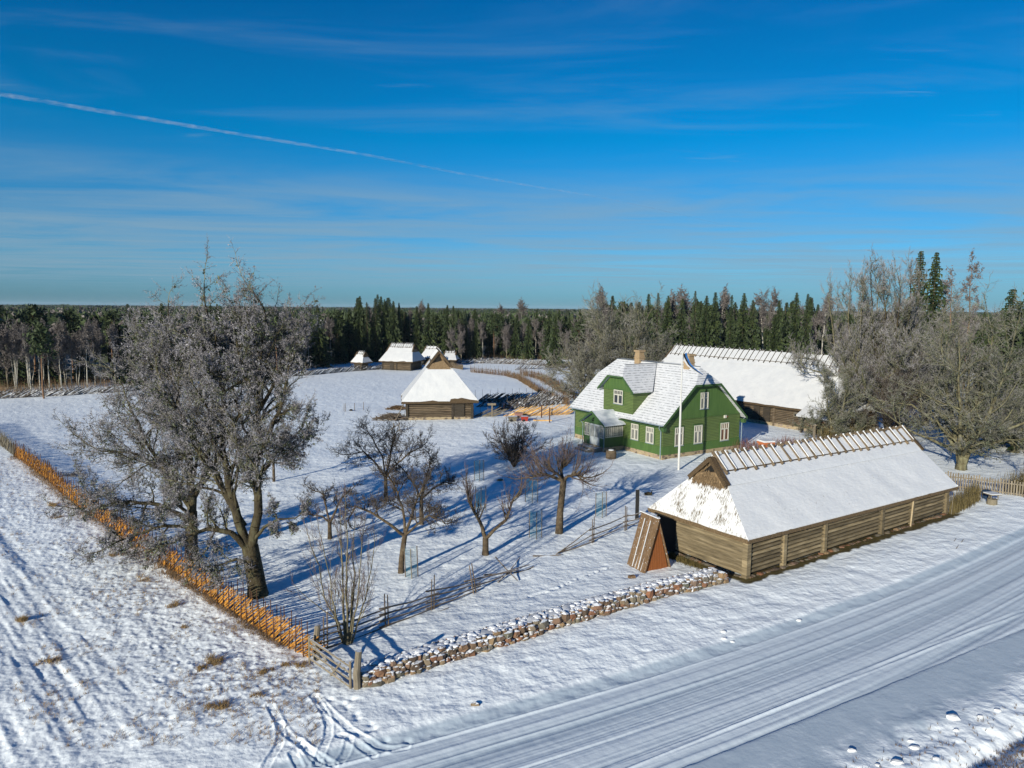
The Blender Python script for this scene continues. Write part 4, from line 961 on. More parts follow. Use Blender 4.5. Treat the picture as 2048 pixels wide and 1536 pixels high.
brush_fence('brush_fence', 'curving brown brushwood fence on the left side of the snowy lane', [G(941, 744), G(971, 747), G(1009, 751), G(1035, 758), G(1052, 769), G(1068, 780), G(1083, 789), G(1116, 804), G(1138, 812)], 1.35, m_brush, n_per_m=22, sp=1.4, sh=2.1, r=.022)
brush_fence('brush_fence', 'brown brushwood hedge fence on the right side of the snowy lane', [G(1041, 749), G(1070, 755), G(1084, 760), G(1116, 777), G(1138, 794), G(1150, 800)], 1.5, m_brush, n_per_m=26, sp=1.5, sh=2.0, wide=1.2, r=.022)
brush_fence('plank_fence', 'short dark board fence just right of the hut roofs beyond the hay barn', [G(896, 735), G(926, 740)], 1.3, m_logbrown, n_per_m=14, lean=.02, wide=.05, r=.06, sp=2)
# yard pens right of the hay barn
slant_fence('roundpole_fence', 'dark snowy pole fence in the shade behind the hay barn', [G(950, 805), G(1000, 805), G(1062, 803), G(1095, 799)], 1.35, m_darkpole, m_darkpole, .13, 1.25, 2.2, ang=33, r=.06, pair=False)
slant_fence('roundpole_fence', 'second shaded pole fence in front of the rear yard fence by the hay barn', [G(988, 822), G(1040, 818), G(1090, 812), G(1128, 808)], 1.3, m_darkpole, m_greypole, .14, 1.2, 1.9, ang=33, r=.06, pair=False)
slant_fence('roundpole_fence', 'middle dark pole fence dividing the two shaded pens beside the hay barn', [G(952, 814), G(1000, 813), G(1050, 811), G(1100, 806)], 1.2, m_darkpole, m_darkpole, .16, 1.3, 1.9, ang=33, r=.055, pair=False)
slant_fence('roundpole_fence', 'bright new orange pole fence between the signpost and the green house', [G(1008, 833), G(1060, 832), G(1137, 829)], 1.25, m_opole2, m_stake, .19, 1.05, 1.85, ang=26, r=.06, pair=False)
slant_fence('roundpole_fence', 'short grey pole fence between the hay barn and the signpost', [G(947, 833), G(988, 834)], 1.05, m_greypole, m_greypole, .16, 1.0, 1.6, ang=24, r=.045, pair=False)
# split rail fences across the orchard
def rail_fence(label, posts, rails, sh=1.45, tilt=None, ends=None):
    root = empty('rail_fence', (posts[0][0], posts[0][1], 0), 0, label, 'fence')
    for i, (x, y) in enumerate(posts):
        j = min(i+1, len(posts)-1); k = max(j-1, 0); d = (Vector(posts[j])-Vector(posts[k])).normalized()
        tx = tilt[i] if tilt else 0
        bb = MB(root.location)
        for s in (-1, 1):
            bb.tint = rnd.random(); q = Vector((x, y))+d*(.09*s)
            bb.tube([(q.x, q.y, -.1), (q.x+d.x*tx, q.y+d.y*tx, sh*rnd.uniform(.95, 1.08)*(1-abs(tx)*.1))], [.04, .03], 6)
        bb.build('post_pair', m_rail, root)
    for (a, b_) in rails:
        bb = MB(root.location); bb.tint = rnd.random()
        a, b_ = Vector(a), Vector(b_); m_ = (a+b_)/2+Vector((rnd.uniform(-.04, .04), rnd.uniform(-.04, .04), -.07))
        bb.tube([a, m_, b_], [.045, .04, .03], 6); bb.build('rail', m_rail, root)
P1 = [(-8.3, 30.6), (-5.96, 33.0), (-4.0, 35.15), (-1.94, 37.5)]
rl = []
for i in range(3):
    for z in (.18, .48, .8, 1.1):
        a, b_ = P1[i], P1[i+1]; d = (Vector(b_)-Vector(a)).normalized()*.45
        k1 = .9 if i == 2 else 1; rl.append(((a[0]-d.x, a[1]-d.y, z*(1 if i < 2 else 1)+.05), (b_[0]+d.x, b_[1]+d.y, z*(.75 if i == 1 else (.55 if i == 2 else .95)))))
rl += [((-2.5, 37.2, .75), (1.1, 40.9, .35)), ((-2.1, 37.3, .4), (.1, 40.2, .15)), ((-1.5, 38.5, .62), (.5, 39.9, .42)), ((-7.6, 31.0, .08), (-5.2, 33.2, .05)), ((-6.2, 32.2, .04), (-3.2, 35.4, .05)), ((-.9, 40.9, .8), (.4, 39.2, .05)), ((-.7, 39.0, .02), (.55, 41.2, .7)), ((.2, 40.4, .05), (1.4, 41.3, .1))]
rail_fence('sagging dark split-rail fence in front of the bare multi-stemmed tree, its far end collapsed', P1, rl, sh=1.75, tilt=[0, -.05, .05, -.35])
P2 = [(5.48, 45.97), (8.1, 48.75)]
rl = [((2.95, 43.6, .12), (5.6, 46.1, .12)), ((2.9, 43.5, .1), (5.5, 46.0, 1.15)), ((3.0, 43.6, .15), (5.5, 46.0, .6)), ((1.4, 43.3, .04), (3.2, 43.5, .06))]
for z in (.25, .55, .95): rl.append(((5.2, 45.7, z), (8.3, 49.0, z+.1))); rl.append(((7.9, 48.6, z+.1), (9.5, 49.7, z+.15)))
rail_fence('short upright split-rail fence leading to the wooden A-frame shelter', P2, rl, sh=1.7)
# field gate
gt = empty('field_gate', (-6.11, 27.0, 0), 0, 'weathered five-bar wooden gate between the orange fence and the stone wall', 'gate')
def P_(x, y, z): return (x, y, z)
for (x, y, r, h) in ((-8.42, 29.55, .15, 1.75), (-6.10, 27.08, .155, 1.85)):
    bb = MB(gt.location); bb.tube([(x, y, -.2), (x-.03, y, h*.5), (x+.06, y+.02, h)], [r, r*.97, r*.85], 9); bb.build('gate_post', m_railg, gt)
L0 = Vector((-8.62, 29.15, 0)); R0 = Vector((-6.38, 27.05, 0))
for i, (za, zb) in enumerate(((1.28, 1.22), (1.0, .95), (.72, .66), (.42, .36), (.14, .10))):
    bb = MB(gt.location); bb.tint = rnd.random(); bb.beam(L0+Vector((0, 0, za+.05)), R0+Vector((0, 0, zb)), .05, .085); bb.build('gate_rail', m_railg, gt)
bb = MB(gt.location); bb.beam(L0+Vector((.02, .05, 1.3)), R0+Vector((0, .05, .05)), .04, .07); bb.build('gate_brace', m_railg, gt)
bb = MB(gt.location); bb.beam(L0+Vector((1.0, -.9, .0)), L0+Vector((1.75, -1.68, 1.12)), .04, .07); bb.build('gate_brace', m_railg, gt)
for v in (L0, R0):
    bb = MB(gt.location); bb.beam(v+Vector((0, 0, -.02)), v+Vector((0, 0, 1.45)), .08, .09, (0, 1, 0)); bb.build('gate_stile', m_railg, gt)
# dry stone wall
wall_ = empty('stone_wall', (SWALL[0][0], SWALL[0][1], 0), 0, 'low wide dry-stone wall of brown field stones capped with snow, from the gate to the long barn', 'stone wall')
WP = along(SWALL, .02); WL = len(WP)
rub = MB(wall_.location); cnt = 0
def wp(s): p, d = WP[min(max(int(s/.02), 0), WL-1)]; return p, d
Ltot = WL*.02; WH = .88; WD = 1.25
for (zc, r0_, r1_, stp, dep) in ((.22, .20, .36, 1.45, .24), (.60, .15, .33, 1.35, .30), (.42, .12, .21, 1.7, .16), (.78, .12, .20, 1.5, .36), (.12, .08, .14, 2.2, .08)):
    s = .1*rnd.random()
    while s < Ltot:
        r = rnd.uniform(r0_, r1_); p, d = wp(s+r); n = Vector((-d.y, d.x))
        big_ = r > .22 and cnt < 100
        bb = MB(wall_.location) if big_ else rub
        bb.tint = rnd.random()
        c = p+n*(dep+rnd.uniform(-.05, .06))
        sx_ = rnd.uniform(.9, 1.4)
        bb.rock((c.x, c.y, zc+rnd.uniform(-.10, .10)), r, sx_, .85, rnd.uniform(.65, 1.02), rz=math.atan2(d.y, d.x)+rnd.uniform(-.3, .3))
        if big_: bb.build('wall_stone', m_stone, wall_); cnt += 1
        s += r*stp*sx_
for k in range(int(Ltot*24)):
    s = rnd.uniform(0, Ltot); w_ = rnd.uniform(.3, WD); p, d = wp(s); n = Vector((-d.y, d.x)); c = p+n*w_
    r = rnd.uniform(.10, .20); rub.tint = rnd.random(); rub.mi = 1
    rub.rock((c.x, c.y, WH-.13+rnd.uniform(-.05, .07)-.25*sst(.95, 1.3, w_)), r, 1.1, 1, .5, rz=rnd.random()*3)
rub.mi = 0
for w_ in np.arange(.2, WD, .24):       # end faces and back face
    for zc in (.15, .42, .66):
        for s in (.02, Ltot-.05):
            p, d = wp(s); n = Vector((-d.y, d.x)); c = p+n*w_; rub.tint = rnd.random(); rub.rock((c.x, c.y, zc), .2, 1, 1, .8)
s = 0
while s < Ltot:
    for zc in (.15, .42, .62):
        p, d = wp(s); n = Vector((-d.y, d.x)); c = p+n*(WD+.05); rub.tint = rnd.random(); rub.rock((c.x, c.y, zc), .2, 1, 1, .8)
    s += .38
# the continuous pillow of snow lying on the wall top
pts_s = []; 
for i in range(10, WL-12, 8):
    p, d = WP[i]; n = Vector((-d.y, d.x))
    for j in range(9):
        w_ = .30+j*(WD-.28)/8; x, y = p.x+n.x*w_, p.y+n.y*w_
        zz = WH-.10+(float(fbm(np.array([x*3.2]), np.array([y*3.2]), 99, 3)[0])-.5)*.26-(.12 if j in (0, 8) else 0)
        pts_s.append((x-wall_.location.x, y-wall_.location.y, zz))
nn = len(pts_s)//9; i_ = (np.arange(nn-1)*9)[:, None]; j_ = np.arange(8)[None, :]
link('wall_snow', nmesh('wall_snow', np.array(pts_s), np.stack([i_+j_, i_+9+j_, i_+10+j_, i_+1+j_], -1).reshape(-1, 4), smooth=True), m_snow, wall_)
# solid core so no light passes through
for i in range(0, WL-60, 50):
    p, d = WP[i]; q, e2 = WP[min(i+52, WL-1)]; n = Vector((-d.y, d.x)); rub.tint = .1
    rub.hexa([(p.x+n.x*.3, p.y+n.y*.3, -.1), (q.x+n.x*.3, q.y+n.y*.3, -.1), (q.x+n.x*WD, q.y+n.y*WD, -.1), (p.x+n.x*WD, p.y+n.y*WD, -.1)], [(p.x+n.x*.3, p.y+n.y*.3, WH-.14), (q.x+n.x*.3, q.y+n.y*.3, WH-.14), (q.x+n.x*WD, q.y+n.y*WD, WH-.16), (p.x+n.x*WD, p.y+n.y*WD, WH-.16)])
o = rub.build('small_wall_stones', [m_stone, m_stonet], wall_); props(o, kind='stuff')
# ============================================================ small things in the yard and orchard
# flag pole and pennant
fp = empty('flag_pole', (16.27, 67.87, 0), 0, 'tall white flagpole standing in front of the green gable', 'flagpole')
part('pole', m_pole, fp, lambda b: b.tube([(0, 0, -.1), (0, 0, 5), (0, 0, 11.65)], [.115, .10, .055], 12))
part('finial', m_pole, fp, lambda b: b.tube([(0, 0, 11.65), (0, 0, 11.72), (0, 0, 11.8)], [.05, .09, .02], 10))
pen = empty('pennant', (16.27, 67.87, 11.25), 0, 'long drooping blue, black and white pennant tied to the flagpole top', 'pennant')
def ribbon(b, off):
    pts = []
    for i in range(15):
        t = i/14; pts.append((.08+.35*t+1.55*t**1.6+.04*math.sin(t*9), .1*math.sin(t*7)+.05, .0-2.5*t+.55*t*t))
    w_ = lambda t: .17*(1-t*.85)+.02
    for i in range(14):
        t0, t1 = i/14, (i+1)/14; a, c = pts[i], pts[i+1]
        oa, oc = off*w_(t0)*1.0, off*w_(t1)*1.0
        fl = .05*math.sin(i*1.3)
        b.hexa([(a[0]+oa*.9, a[1]+fl, a[2]+oa*.5), (c[0]+oc*.9, c[1]+fl, c[2]+oc*.5), (c[0]+(oc+w_(t1))*.9, c[1]+.012+fl, c[2]+(oc+w_(t1))*.5), (a[0]+(oa+w_(t0))*.9, a[1]+.012+fl, a[2]+(oa+w_(t0))*.5)][::-1],
               [(a[0]+oa*.9, a[1]-.02+fl, a[2]+oa*.5), (c[0]+oc*.9, c[1]-.02+fl, c[2]+oc*.5), (c[0]+(oc+w_(t1))*.9, c[1]-.012+fl, c[2]+(oc+w_(t1))*.5), (a[0]+(oa+w_(t0))*.9, a[1]-.012+fl, a[2]+(oa+w_(t0))*.5)][::-1])
part('blue_stripe', m_flagb, pen, lambda b: ribbon(b, 1)); part('black_stripe', m_flagk, pen, lambda b: ribbon(b, 0)); part('white_stripe', m_flagw, pen, lambda b: ribbon(b, -1))
def at(px, py): x, y = G(px, py); return (x, y, 0)
def single(name, label, cat, mat, loc, fn, rz_=0, group=None, smooth=False):
    b = MB(); fn(b); o = b.build(name, mat, None, loc=loc, smooth=smooth); o.rotation_euler = (0, 0, rz_)
    return props(o, label, cat, group)
# A-frame shelter
af = empty('cellar_shelter', (7.87, 40.62, 0), math.atan2(.85, 1.66), 'steep A-frame wooden shelter with brown boarded slope and rust-orange end wall', 'shelter')
AW, AD, AH = 1.87, 1.45, 3.2
part('end_wall', m_orange, af, lambda b: (b.hexa([(.05, .06, .02), (AW-.05, .06, .02), (AW/2, .06, AH-.08)], [(.05, .0, .02), (AW-.05, .0, .02), (AW/2, .0, AH-.08)][::1]) if False else b.quad((.05, 0, .0), (AW-.05, 0, .0), (AW/2, 0, AH-.06)), b.quad((.05, AD, 0), (AW/2, AD, AH-.06), (AW-.05, AD, 0))))
for s in (0, 1):
    for k in range(6):
        y0 = -.10+(AD+.2)*k/6
        def bf(b):
            b.tint = rnd.random(); X = (lambda x: AW-x) if s else (lambda x: x)
            p = [(X(-.10), y0+.012, -.03), (X(-.10), y0+(AD+.2)/6-.012, -.03), (X(AW/2), y0+(AD+.2)/6-.012, AH), (X(AW/2), y0+.012, AH)]
            if s: p = p[::-1]
            pr = .0 if k % 2 else .03
            q = [(x-(pr if not s else -pr), y, z+pr*.3) for x, y, z in p]
            t = .05 if not s else -.05
            b.hexa([(x+t, y, z-.02) for x, y, z in q], q)
        part('slope_board', m_plank, af, bf)
for k in (1, 2, 3, 4): part('snow_line', m_snow, af, lambda b: b.beam((-.05-.035, -.10+(AD+.2)*k/6, .1), (AW/2-.16, -.10+(AD+.2)*k/6, AH-.55*(k % 2)-.25), .045, .03, (0, 1, 0)))
part('ridge_cap', m_snow, af, lambda b: b.beam((AW/2, -.14, AH+.03), (AW/2, AD+.14, AH+.03), .16, .05))
part('edge_board', m_plank, af, lambda b: b.beam((-.06, -.12, 0), (AW/2-.0, -.12, AH), .06, .14, (0, 1, 0)))
# dark gate frame between shelter and barn
gf_ = empty('gate_frame', (10.2, 45.4, 0), math.atan2(-1.9, .87), 'dark wooden gate frame with a snowy lintel beside the long barn', 'gate')
for x in (-.1, .35, 1.6): part('post', m_blackp, gf_, lambda b: b.box((x, -.08, -.1), (x+.14, .08, 2.2)))
part('lintel', m_blackp, gf_, lambda b: b.box((-1.2, -.2, 2.2), (2.0, .2, 2.34)))
part('lintel_snow', m_snow, gf_, lambda b: b.box((-1.18, -.18, 2.343), (1.98, .18, 2.42)))
part('gate_leaf', m_logdark, gf_, lambda b: b.box((.55, -.03, .1), (1.6, .03, 1.9)))
single('marker_post', 'black post with a white mark and snow cap behind the brown A-frame shelter', 'post', m_blackp, (9.37, 51.5, 0), lambda b: (b.box((-.12, -.12, -.1), (.12, .12, 2.25)),))
single('wood_block', 'small brown wooden block lying in snow in front of the A-frame shelter', 'wood block', m_plank, at(1263, 1160), lambda b: b.hexa([(-.2, -.12, -.02), (.2, -.14, -.02), (.19, .14, -.02), (-.18, .13, -.02)], [(-.17, -.1, .26), (.2, -.1, .28), (.18, .12, .27), (-.18, .12, .25)]), .3)
single('tree_stump', 'small dark stump in the snow between the flagpole and the long barn', 'stump', m_bark, at(1297, 991), lambda b: b.tube([(-.32, 0, .10), (.0, .03, .15), (.24, .02, .16), (.30, .02, .42)], [.15, .17, .13, .05], 8))
single('dark_stone', 'dark stone in the snow among the apple trees', 'stone', m_stoneb, at(1000, 962), lambda b: b.rock((0, 0, .08), .22, 1.4, .9, .7))
single('chopping_block', 'squat barrel-shaped wooden block with snow on top beside the porch', 'wooden block', m_logbrown, at(1222, 917), lambda b: b.tube([(0, 0, -.05), (0, 0, .25), (0, 0, .6), (0, 0, .88)], [.50, .56, .56, .50], 16))
single('block_snow', 'round snow pad on top of the barrel-shaped block by the porch', 'snow cap', m_snow, (*G(1222, 917), .88), lambda b: b.tube([(0, 0, .002), (0, 0, .06), (0, 0, .09)], [.3, .28, .15], 12))
single('door_bundle', 'small black bundle at the foot of the porch downpipe', 'bundle', m_dark, at(1199, 903), lambda b: b.rock((0, 0, .12), .22, 1.3, .8, .8))
# bike rack
rk = empty('bike_rack', (*G(1418, 930), 0), .45, 'dark metal rack half hidden behind the near gable of the long barn', 'rack')
for k in range(4): part('hoop', m_blackp, rk, lambda b: b.tube([(-.6+.4*k, 0, 0), (-.6+.4*k, 0, .75), (-.35+.4*k, 0, .8), (-.35+.4*k, 0, 0)], .03, 5))
part('rail', m_blackp, rk, lambda b: b.tube([(-.7, 0, .4), (1.0, 0, .45)], .025, 5))
# brick chimney of the cellar
ck = empty('brick_chimney', (*G(1530, 925), 0), .3, 'short bright orange brick chimney with a snow cap between house and long barn', 'chimney')
part('shaft', m_brickr, ck, lambda b: (b.box((-.42, -.42, -.1), (.42, .42, 1.75)), b.box((-.52, -.52, 1.75), (.52, .52, 1.95)), b.box((-.62, -.62, 1.95), (.62, .62, 2.2))))
part('cap', m_snow, ck, lambda b: (b.box((-.66, -.66, 2.2), (.66, .66, 2.26)), b.box((-.6, -.6, 2.26), (.6, .6, 2.34))))
# posts
bp_ = empty('bird_feeder_post', (*G(1553, 851), 0), HX, 'thick black post with a snowy cross board in front of the rear barn', 'post')
part('post', m_blackp, bp_, lambda b: b.box((-.14, -.14, -.1), (.14, .14, 2.5))); part('cross_board', m_blackp, bp_, lambda b: b.box((-.65, -.22, 1.72), (.65, .22, 1.84))); part('cross_board_snow', m_snow, bp_, lambda b: b.box((-.6, -.2, 1.843), (.6, -.143, 1.93)))
tp = empty('signpost', (*G(1627, 890), 0), .2, 'plain brown T-shaped post in the yard right of the brick chimney', 'post')
part('post', m_railg, tp, lambda b: b.box((-.1, -.1, -.1), (.1, .1, 2.45))); part('crossbar', m_railg, tp, lambda b: b.box((-.5, -.14, 2.25), (.2, -.103, 2.4)))
tp = empty('signpost', (*G(984, 834), 0), .1, 'wooden signpost with a small blank board beside the hay barn fence', 'signpost')
part('post', m_railg, tp, lambda b: b.box((-.09, -.09, -.1), (.09, .09, 2.0))); part('board', m_railg, tp, lambda b: b.box((-.7, -.13, 1.7), (.55, -.093, 2.0)))
for px, py, h, lab in ((1099, 846, 2.1, 'dark bare pole standing in the yard right of the red garden cart'), (1083, 836, 1.9, 'thin dark pole close to the new orange fence')):
    single('pole', lab, 'pole', m_stake, at(px, py), lambda b: b.tube([(0, 0, -.1), (0, 0, h)], [.09, .08], 8))
# carts and beam in the yard
def cart(lab, px, py, mat, rz_, L_=.95):
    r = empty('garden_cart', (*G(px, py), 0), rz_, lab, 'cart')
    part('tub', mat, r, lambda b: b.hexa([(-L_*.7, -.35, .12), (L_*.7, -.35, .12), (L_*.7, .35, .12), (-L_*.7, .35, .12)], [(-L_*.9, -.55, .75), (L_*.9, -.55, .75), (L_*.9, .55, .75), (-L_*.9, .55, .75)]))
    part('handle', m_blackp, r, lambda b: b.tube([(L_*.9, 0, .6), (L_*1.6, 0, .8)], .04, 5))
    part('wheel', m_blackp, r, lambda b: b.tube([(-L_*.3, -.45, .2), (-L_*.3, .45, .2)], .2, 10))
cart('bright red garden cart in front of the orange pole fence', 1049, 843, m_red, .1, .55); cart('grey tipped garden cart left of the red one', 1025, 843, m_greypole, .1, .7); cart('faded pink garden cart behind the red and grey ones', 1037, 836, M('faded_pink_paint', [(.3, (.45, .22, .18)), (.7, (.58, .32, .27))], 3), .2, .6)
single('sand_box', 'low yellow-brown timber frame lying in front of the orange pole fence', 'timber frame', m_opole2, at(1085, 843), lambda b: (b.beam((-1.2, 0, .12), (1.3, .1, .12), .12, .24), b.beam((-1.2, 0, .12), (-1.15, 1.2, .12), .12, .22)))
# sawhorse in the field
sw = empty('sawhorse', (*G(791, 862), 0), .5, 'small grey sawhorse standing alone in the snowy yard', 'sawhorse')
part('beam', m_railg, sw, lambda b: b.beam((-.8, 0, .25), (.6, 0, .85), .1, .1))
for x, dx in ((-.3, .25), (.4, .25)):
    for s in (-1, 1): part('leg', m_railg, sw, lambda b: b.beam((x, s*.55, 0), (x+.1, -s*.15, 1.0), .07, .07))
# stakes left of the barn
for px, py in ((688, 823), (691, 823), (709, 822), (727, 820)):
    single('short_stake', 'thin bare stake standing in the snow left of the brush heap', 'stake', m_rail, at(px, py), lambda b: b.tube([(0, 0, -.1), (.02, 0, 1.25)], [.045, .035], 5), group='stakes in the snow left of the brush heap')
single('dark_ball', 'small round black lump in the snow beside the thin stakes', 'lump', m_dark, at(702, 822), lambda b: b.rock((0, 0, .12), .24, 1.1, 1, .9))
# brush heap
bh = MB()
for k in range(170):
    bh.tint = rnd.random(); x, y = rnd.gauss(0, 1.0), rnd.gauss(0, .6); a = rnd.random()*PI; l = rnd.uniform(.5, 1.2); z = max(.05, .55*math.exp(-(x*x+y*y)/2)+rnd.uniform(-.1, .1))
    bh.tube([(x-l*math.cos(a), y-l*math.sin(a), max(0, z-.2*rnd.random())), (x+l*math.cos(a), y+l*math.sin(a), z+rnd.uniform(-.1, .3))], .035, 4)
for k in range(40):
    bh.tint = rnd.random(); x, y = rnd.gauss(0, .9), rnd.gauss(0, .6); bh.rock((x, y, .12), rnd.uniform(.1, .25))
o = bh.build('brush_heap', m_rail, None, loc=at(783, 838)); props(o, 'snowy heap of branches and stones at the left corner of the hay barn', 'brush heap')
o = bh.build('brush_heap', m_brush, None, loc=at(795, 818)); o.scale = (.7, .7, .7); props(o, 'smaller brown brush heap behind the left wall of the hay barn', 'brush heap')
# tree guards
def guard(px, py, lab, h=2.0, w_=.42, lean=0):
    r = empty('tree_guard', (*G(px, py), 0), 0, lab, 'tree guard', 'netted tree guards in the orchard')
    V = [(-w_, .1), (.05, -.25), (w_, .15), (.1, .45)]
    for i, (x, y) in enumerate(V[:3]):
        b = MB(); b.tint = rnd.random(); b.tube([(x, y, -.1), (x+lean*.3, y, h*rnd.uniform(.9, 1.08))], .03, 6); b.build('stake', m_rail if i != 1 else m_greypole, r)
    b = MB()
    for i in range(4):
        a, c = V[i], V[(i+1) % 4]; b.quad((a[0], a[1], .05), (c[0], c[1], .05), (c[0]+lean*.3, c[1], h*.95), (a[0]+lean*.3, a[1], h*.95))
    b.build('netting', m_net, r)
guard(823, 1156, 'netted tree guard right beside the trunk of the leaning front apple tree', 1.85, .36, -.2)
guard(1071, 1076, 'netted tree guard of three stakes between two pruned trees, nearest the rail fence gap', 1.95)
guard(1202, 1034, 'netted tree guard right of the tall topped trunk', 1.95, .40)
guard(1063, 1004, 'netted tree guard left of the tall topped trunk', 2.0, .5)
guard(958, 962, 'netted tree guard farthest back, left of the round shrub', 2.0, .42)
guard(961, 1022, 'netted tree guard behind the forked pruned tree', 2.0, .4)
# litter bin
lb = empty('litter_bin', (*G(1983, 1016), 0), .2, 'round pebble-concrete litter bin with a snowy lid beside the brush fence', 'litter bin')
part('body', m_binb, lb, lambda b: b.tube([(0, 0, -.05), (0, 0, .75)], [.42, .36], 12)); part('lid', m_binb, lb, lambda b: b.box((-.48, -.42, 1.12), (.48, .42, 1.18))); part('lid_snow', m_snow, lb, lambda b: b.box((-.47, -.41, 1.183), (.47, .41, 1.23)))
for x in (-.33, .0, .33): part('strut', m_binb, lb, lambda b: b.tube([(x, -.2 if x else .3, .7), (x, -.2 if x else .3, 1.14)], .035, 5))
single('refuse_box', 'small dark blue box tucked behind the litter bin', 'box', M('dark_blue_plastic', [(.3, (.02, .05, .11)), (.7, (.03, .08, .16))], 3), at(1972, 1004), lambda b: b.hexa([(-.22, -.2, 0), (.22, -.2, 0), (.22, .2, 0), (-.22, .2, 0)], [(-.27, -.25, 1.0), (.27, -.25, 1.0), (.27, .25, 1.0), (-.27, .25, 1.0)]))
brush_fence('brush_fence', 'grey woven brushwood fence between the long barn and the litter bin', [(33.4, 52.6), (35.9, 54.6), (38.0, 56.6)], 1.75, m_brusho, n_per_m=95, sp=.9, sh=1.9, lean=.22, wide=.3, r=.014)
# picket fence
pk = empty('picket_fence', (37.5, 60.2, 0), 0, 'old wooden picket fence with one bright orange pale behind the brush fence', 'fence')
pts_ = along([(36.6, 61.0), (39.6, 59.6), (42.4, 57.4)], .19)
for i, (p, d) in enumerate(pts_[:60]):
    b = MB(pk.location); b.tint = rnd.random(); h = 1.75*rnd.uniform(.92, 1.05)-.15*(i/34)
    q = p+d*.11; n = Vector((-d.y, d.x))*.02
    b.hexa([(p.x, p.y, .05), (q.x, q.y, .05), (q.x+n.x, q.y+n.y, .05), (p.x+n.x, p.y+n.y, .05)], [(p.x, p.y, h), (q.x, q.y, h), (q.x+n.x, q.y+n.y, h), (p.x+n.x, p.y+n.y, h)])
    b.build('pale', m_opole if i == 2 else m_railg, pk)
for z in (.5, 1.3):
    b = MB(pk.location)
    for (a, c) in zip([(36.6, 61.0), (39.6, 59.6)], [(39.6, 59.6), (42.4, 57.4)]): b.beam((a[0], a[1]+.06, z), (c[0], c[1]+.06, z), .05, .09)
    b.build('rail', m_railg, pk)
brush_fence('hedge', 'brown leafless clipped hedge running off the right edge past the picket fence', [(41.9, 58.4), (45, 59.6), (50, 61.5)], 2.0, m_brusho, n_per_m=120, sp=50, sh=.2, wide=1.1, lean=.35, cat='hedge', r=.014)
brush_fence('hedge', 'mossy thicket fence in front of the right trees behind the long barn', [G(1640, 893), G(1680, 885), G(1740, 880)], 1.9, m_brusho, n_per_m=60, sp=2.2, sh=2.1, wide=.8, lean=.4, cat='hedge', r=.02)
brush_fence('berry_bushes', 'low reddish-brown leafless bushes behind the right end of the green house', [G(1478, 897), G(1500, 903), G(1540, 905), G(1590, 893)], 1.25, M('red_brown_twigs', [(.3, (.14, .05, .035)), (.7, (.28, .13, .09))], 2, tint=.4), n_per_m=70, sp=50, sh=.2, wide=1.6, lean=.3, cat='bushes', r=.011)
# ------------------------------------------------------------ grasses, stones, branches on the snow
def tuft(b, n, r, h, lean=(0, 0)):
    cs = [(rnd.gauss(0, r*.55), rnd.gauss(0, r*.4), rnd.uniform(.4, 1)) for _ in range(7)]
    for k in range(int(n*.62)):
        b.tint = rnd.random(); cx, cy, ck = cs[rnd.randrange(7)]; x, y = cx+rnd.gauss(0, r*.22), cy+rnd.gauss(0, r*.16)
        hh = h*ck*rnd.uniform(.4, 1.15); lx = lean[0]*hh+rnd.gauss(0, .55)*hh; ly = lean[1]*hh+rnd.gauss(0, .4)*hh; w_ = .010
        b.quad((x-w_, y, -.03), (x+w_, y, -.03), (x+lx*.6+w_*.6, y+ly*.6, hh*.75), (x+lx*.6-w_*.6, y+ly*.6, hh*.75))
        b.quad((x+lx*.6-w_*.6, y+ly*.6, hh*.75), (x+lx*.6+w_*.6, y+ly*.6, hh*.75), (x+lx*1.3, y+ly*1.3, hh*.7))
for px, py, n, r, h, lab in ((40, 1243, 420, .34, .42, 'golden grass tuft nearest the left edge'), (92, 1322, 300, .4, .28, 'thin brown grass patch at lower left'), (430, 1325, 420, .40, .40, 'bushy golden grass tuft left of the orange fence end'),
        (402, 1340, 200, .25, .25, 'small brown grass tuft just below the bushy golden one'), (435, 1424, 520, .55, .30, 'wide brown grass patch above the curved tyre tracks'), (505, 1408, 200, .40, .18, 'thin grass streak right of the wide grass patch'),
        (340, 1212, 260, .42, .3, 'long brown grass patch beside the middle of the orange fence'), (365, 1253, 160, .25, .25, 'small grass tuft below the long grass patch'), (105, 1012, 260, .5, .35, 'brown tuft by the far stretch of the orange fence'),
        (120, 1035, 220, .45, .3, 'tuft a step nearer than the far fence tuft'), (530, 1352, 220, .3, .3, 'pale weed tuft between the gate and the golden tuft'), (600, 1340, 160, .3, .25, 'weed tuft at the foot of the gate'), (570, 1340, 150, .25, .25, 'tiny tuft left of the gate'), (240, 1110, 260, .5, .4, 'grass under the drooping left branches'), (290, 1160, 260, .5, .35, 'rough grass beneath the left tree crown'),
        (146, 952, 340, .7, .8, 'dark thicket of weeds at the shaded side of the far orange fence')):
    b = MB(); tuft(b, n, r, h, (.5, 0)); o = b.build('grass_tuft', m_grass if n != 340 else m_twigd, None, loc=(*G(px, py), gz(*G(px, py)))); props(o, lab, 'grass tuft')
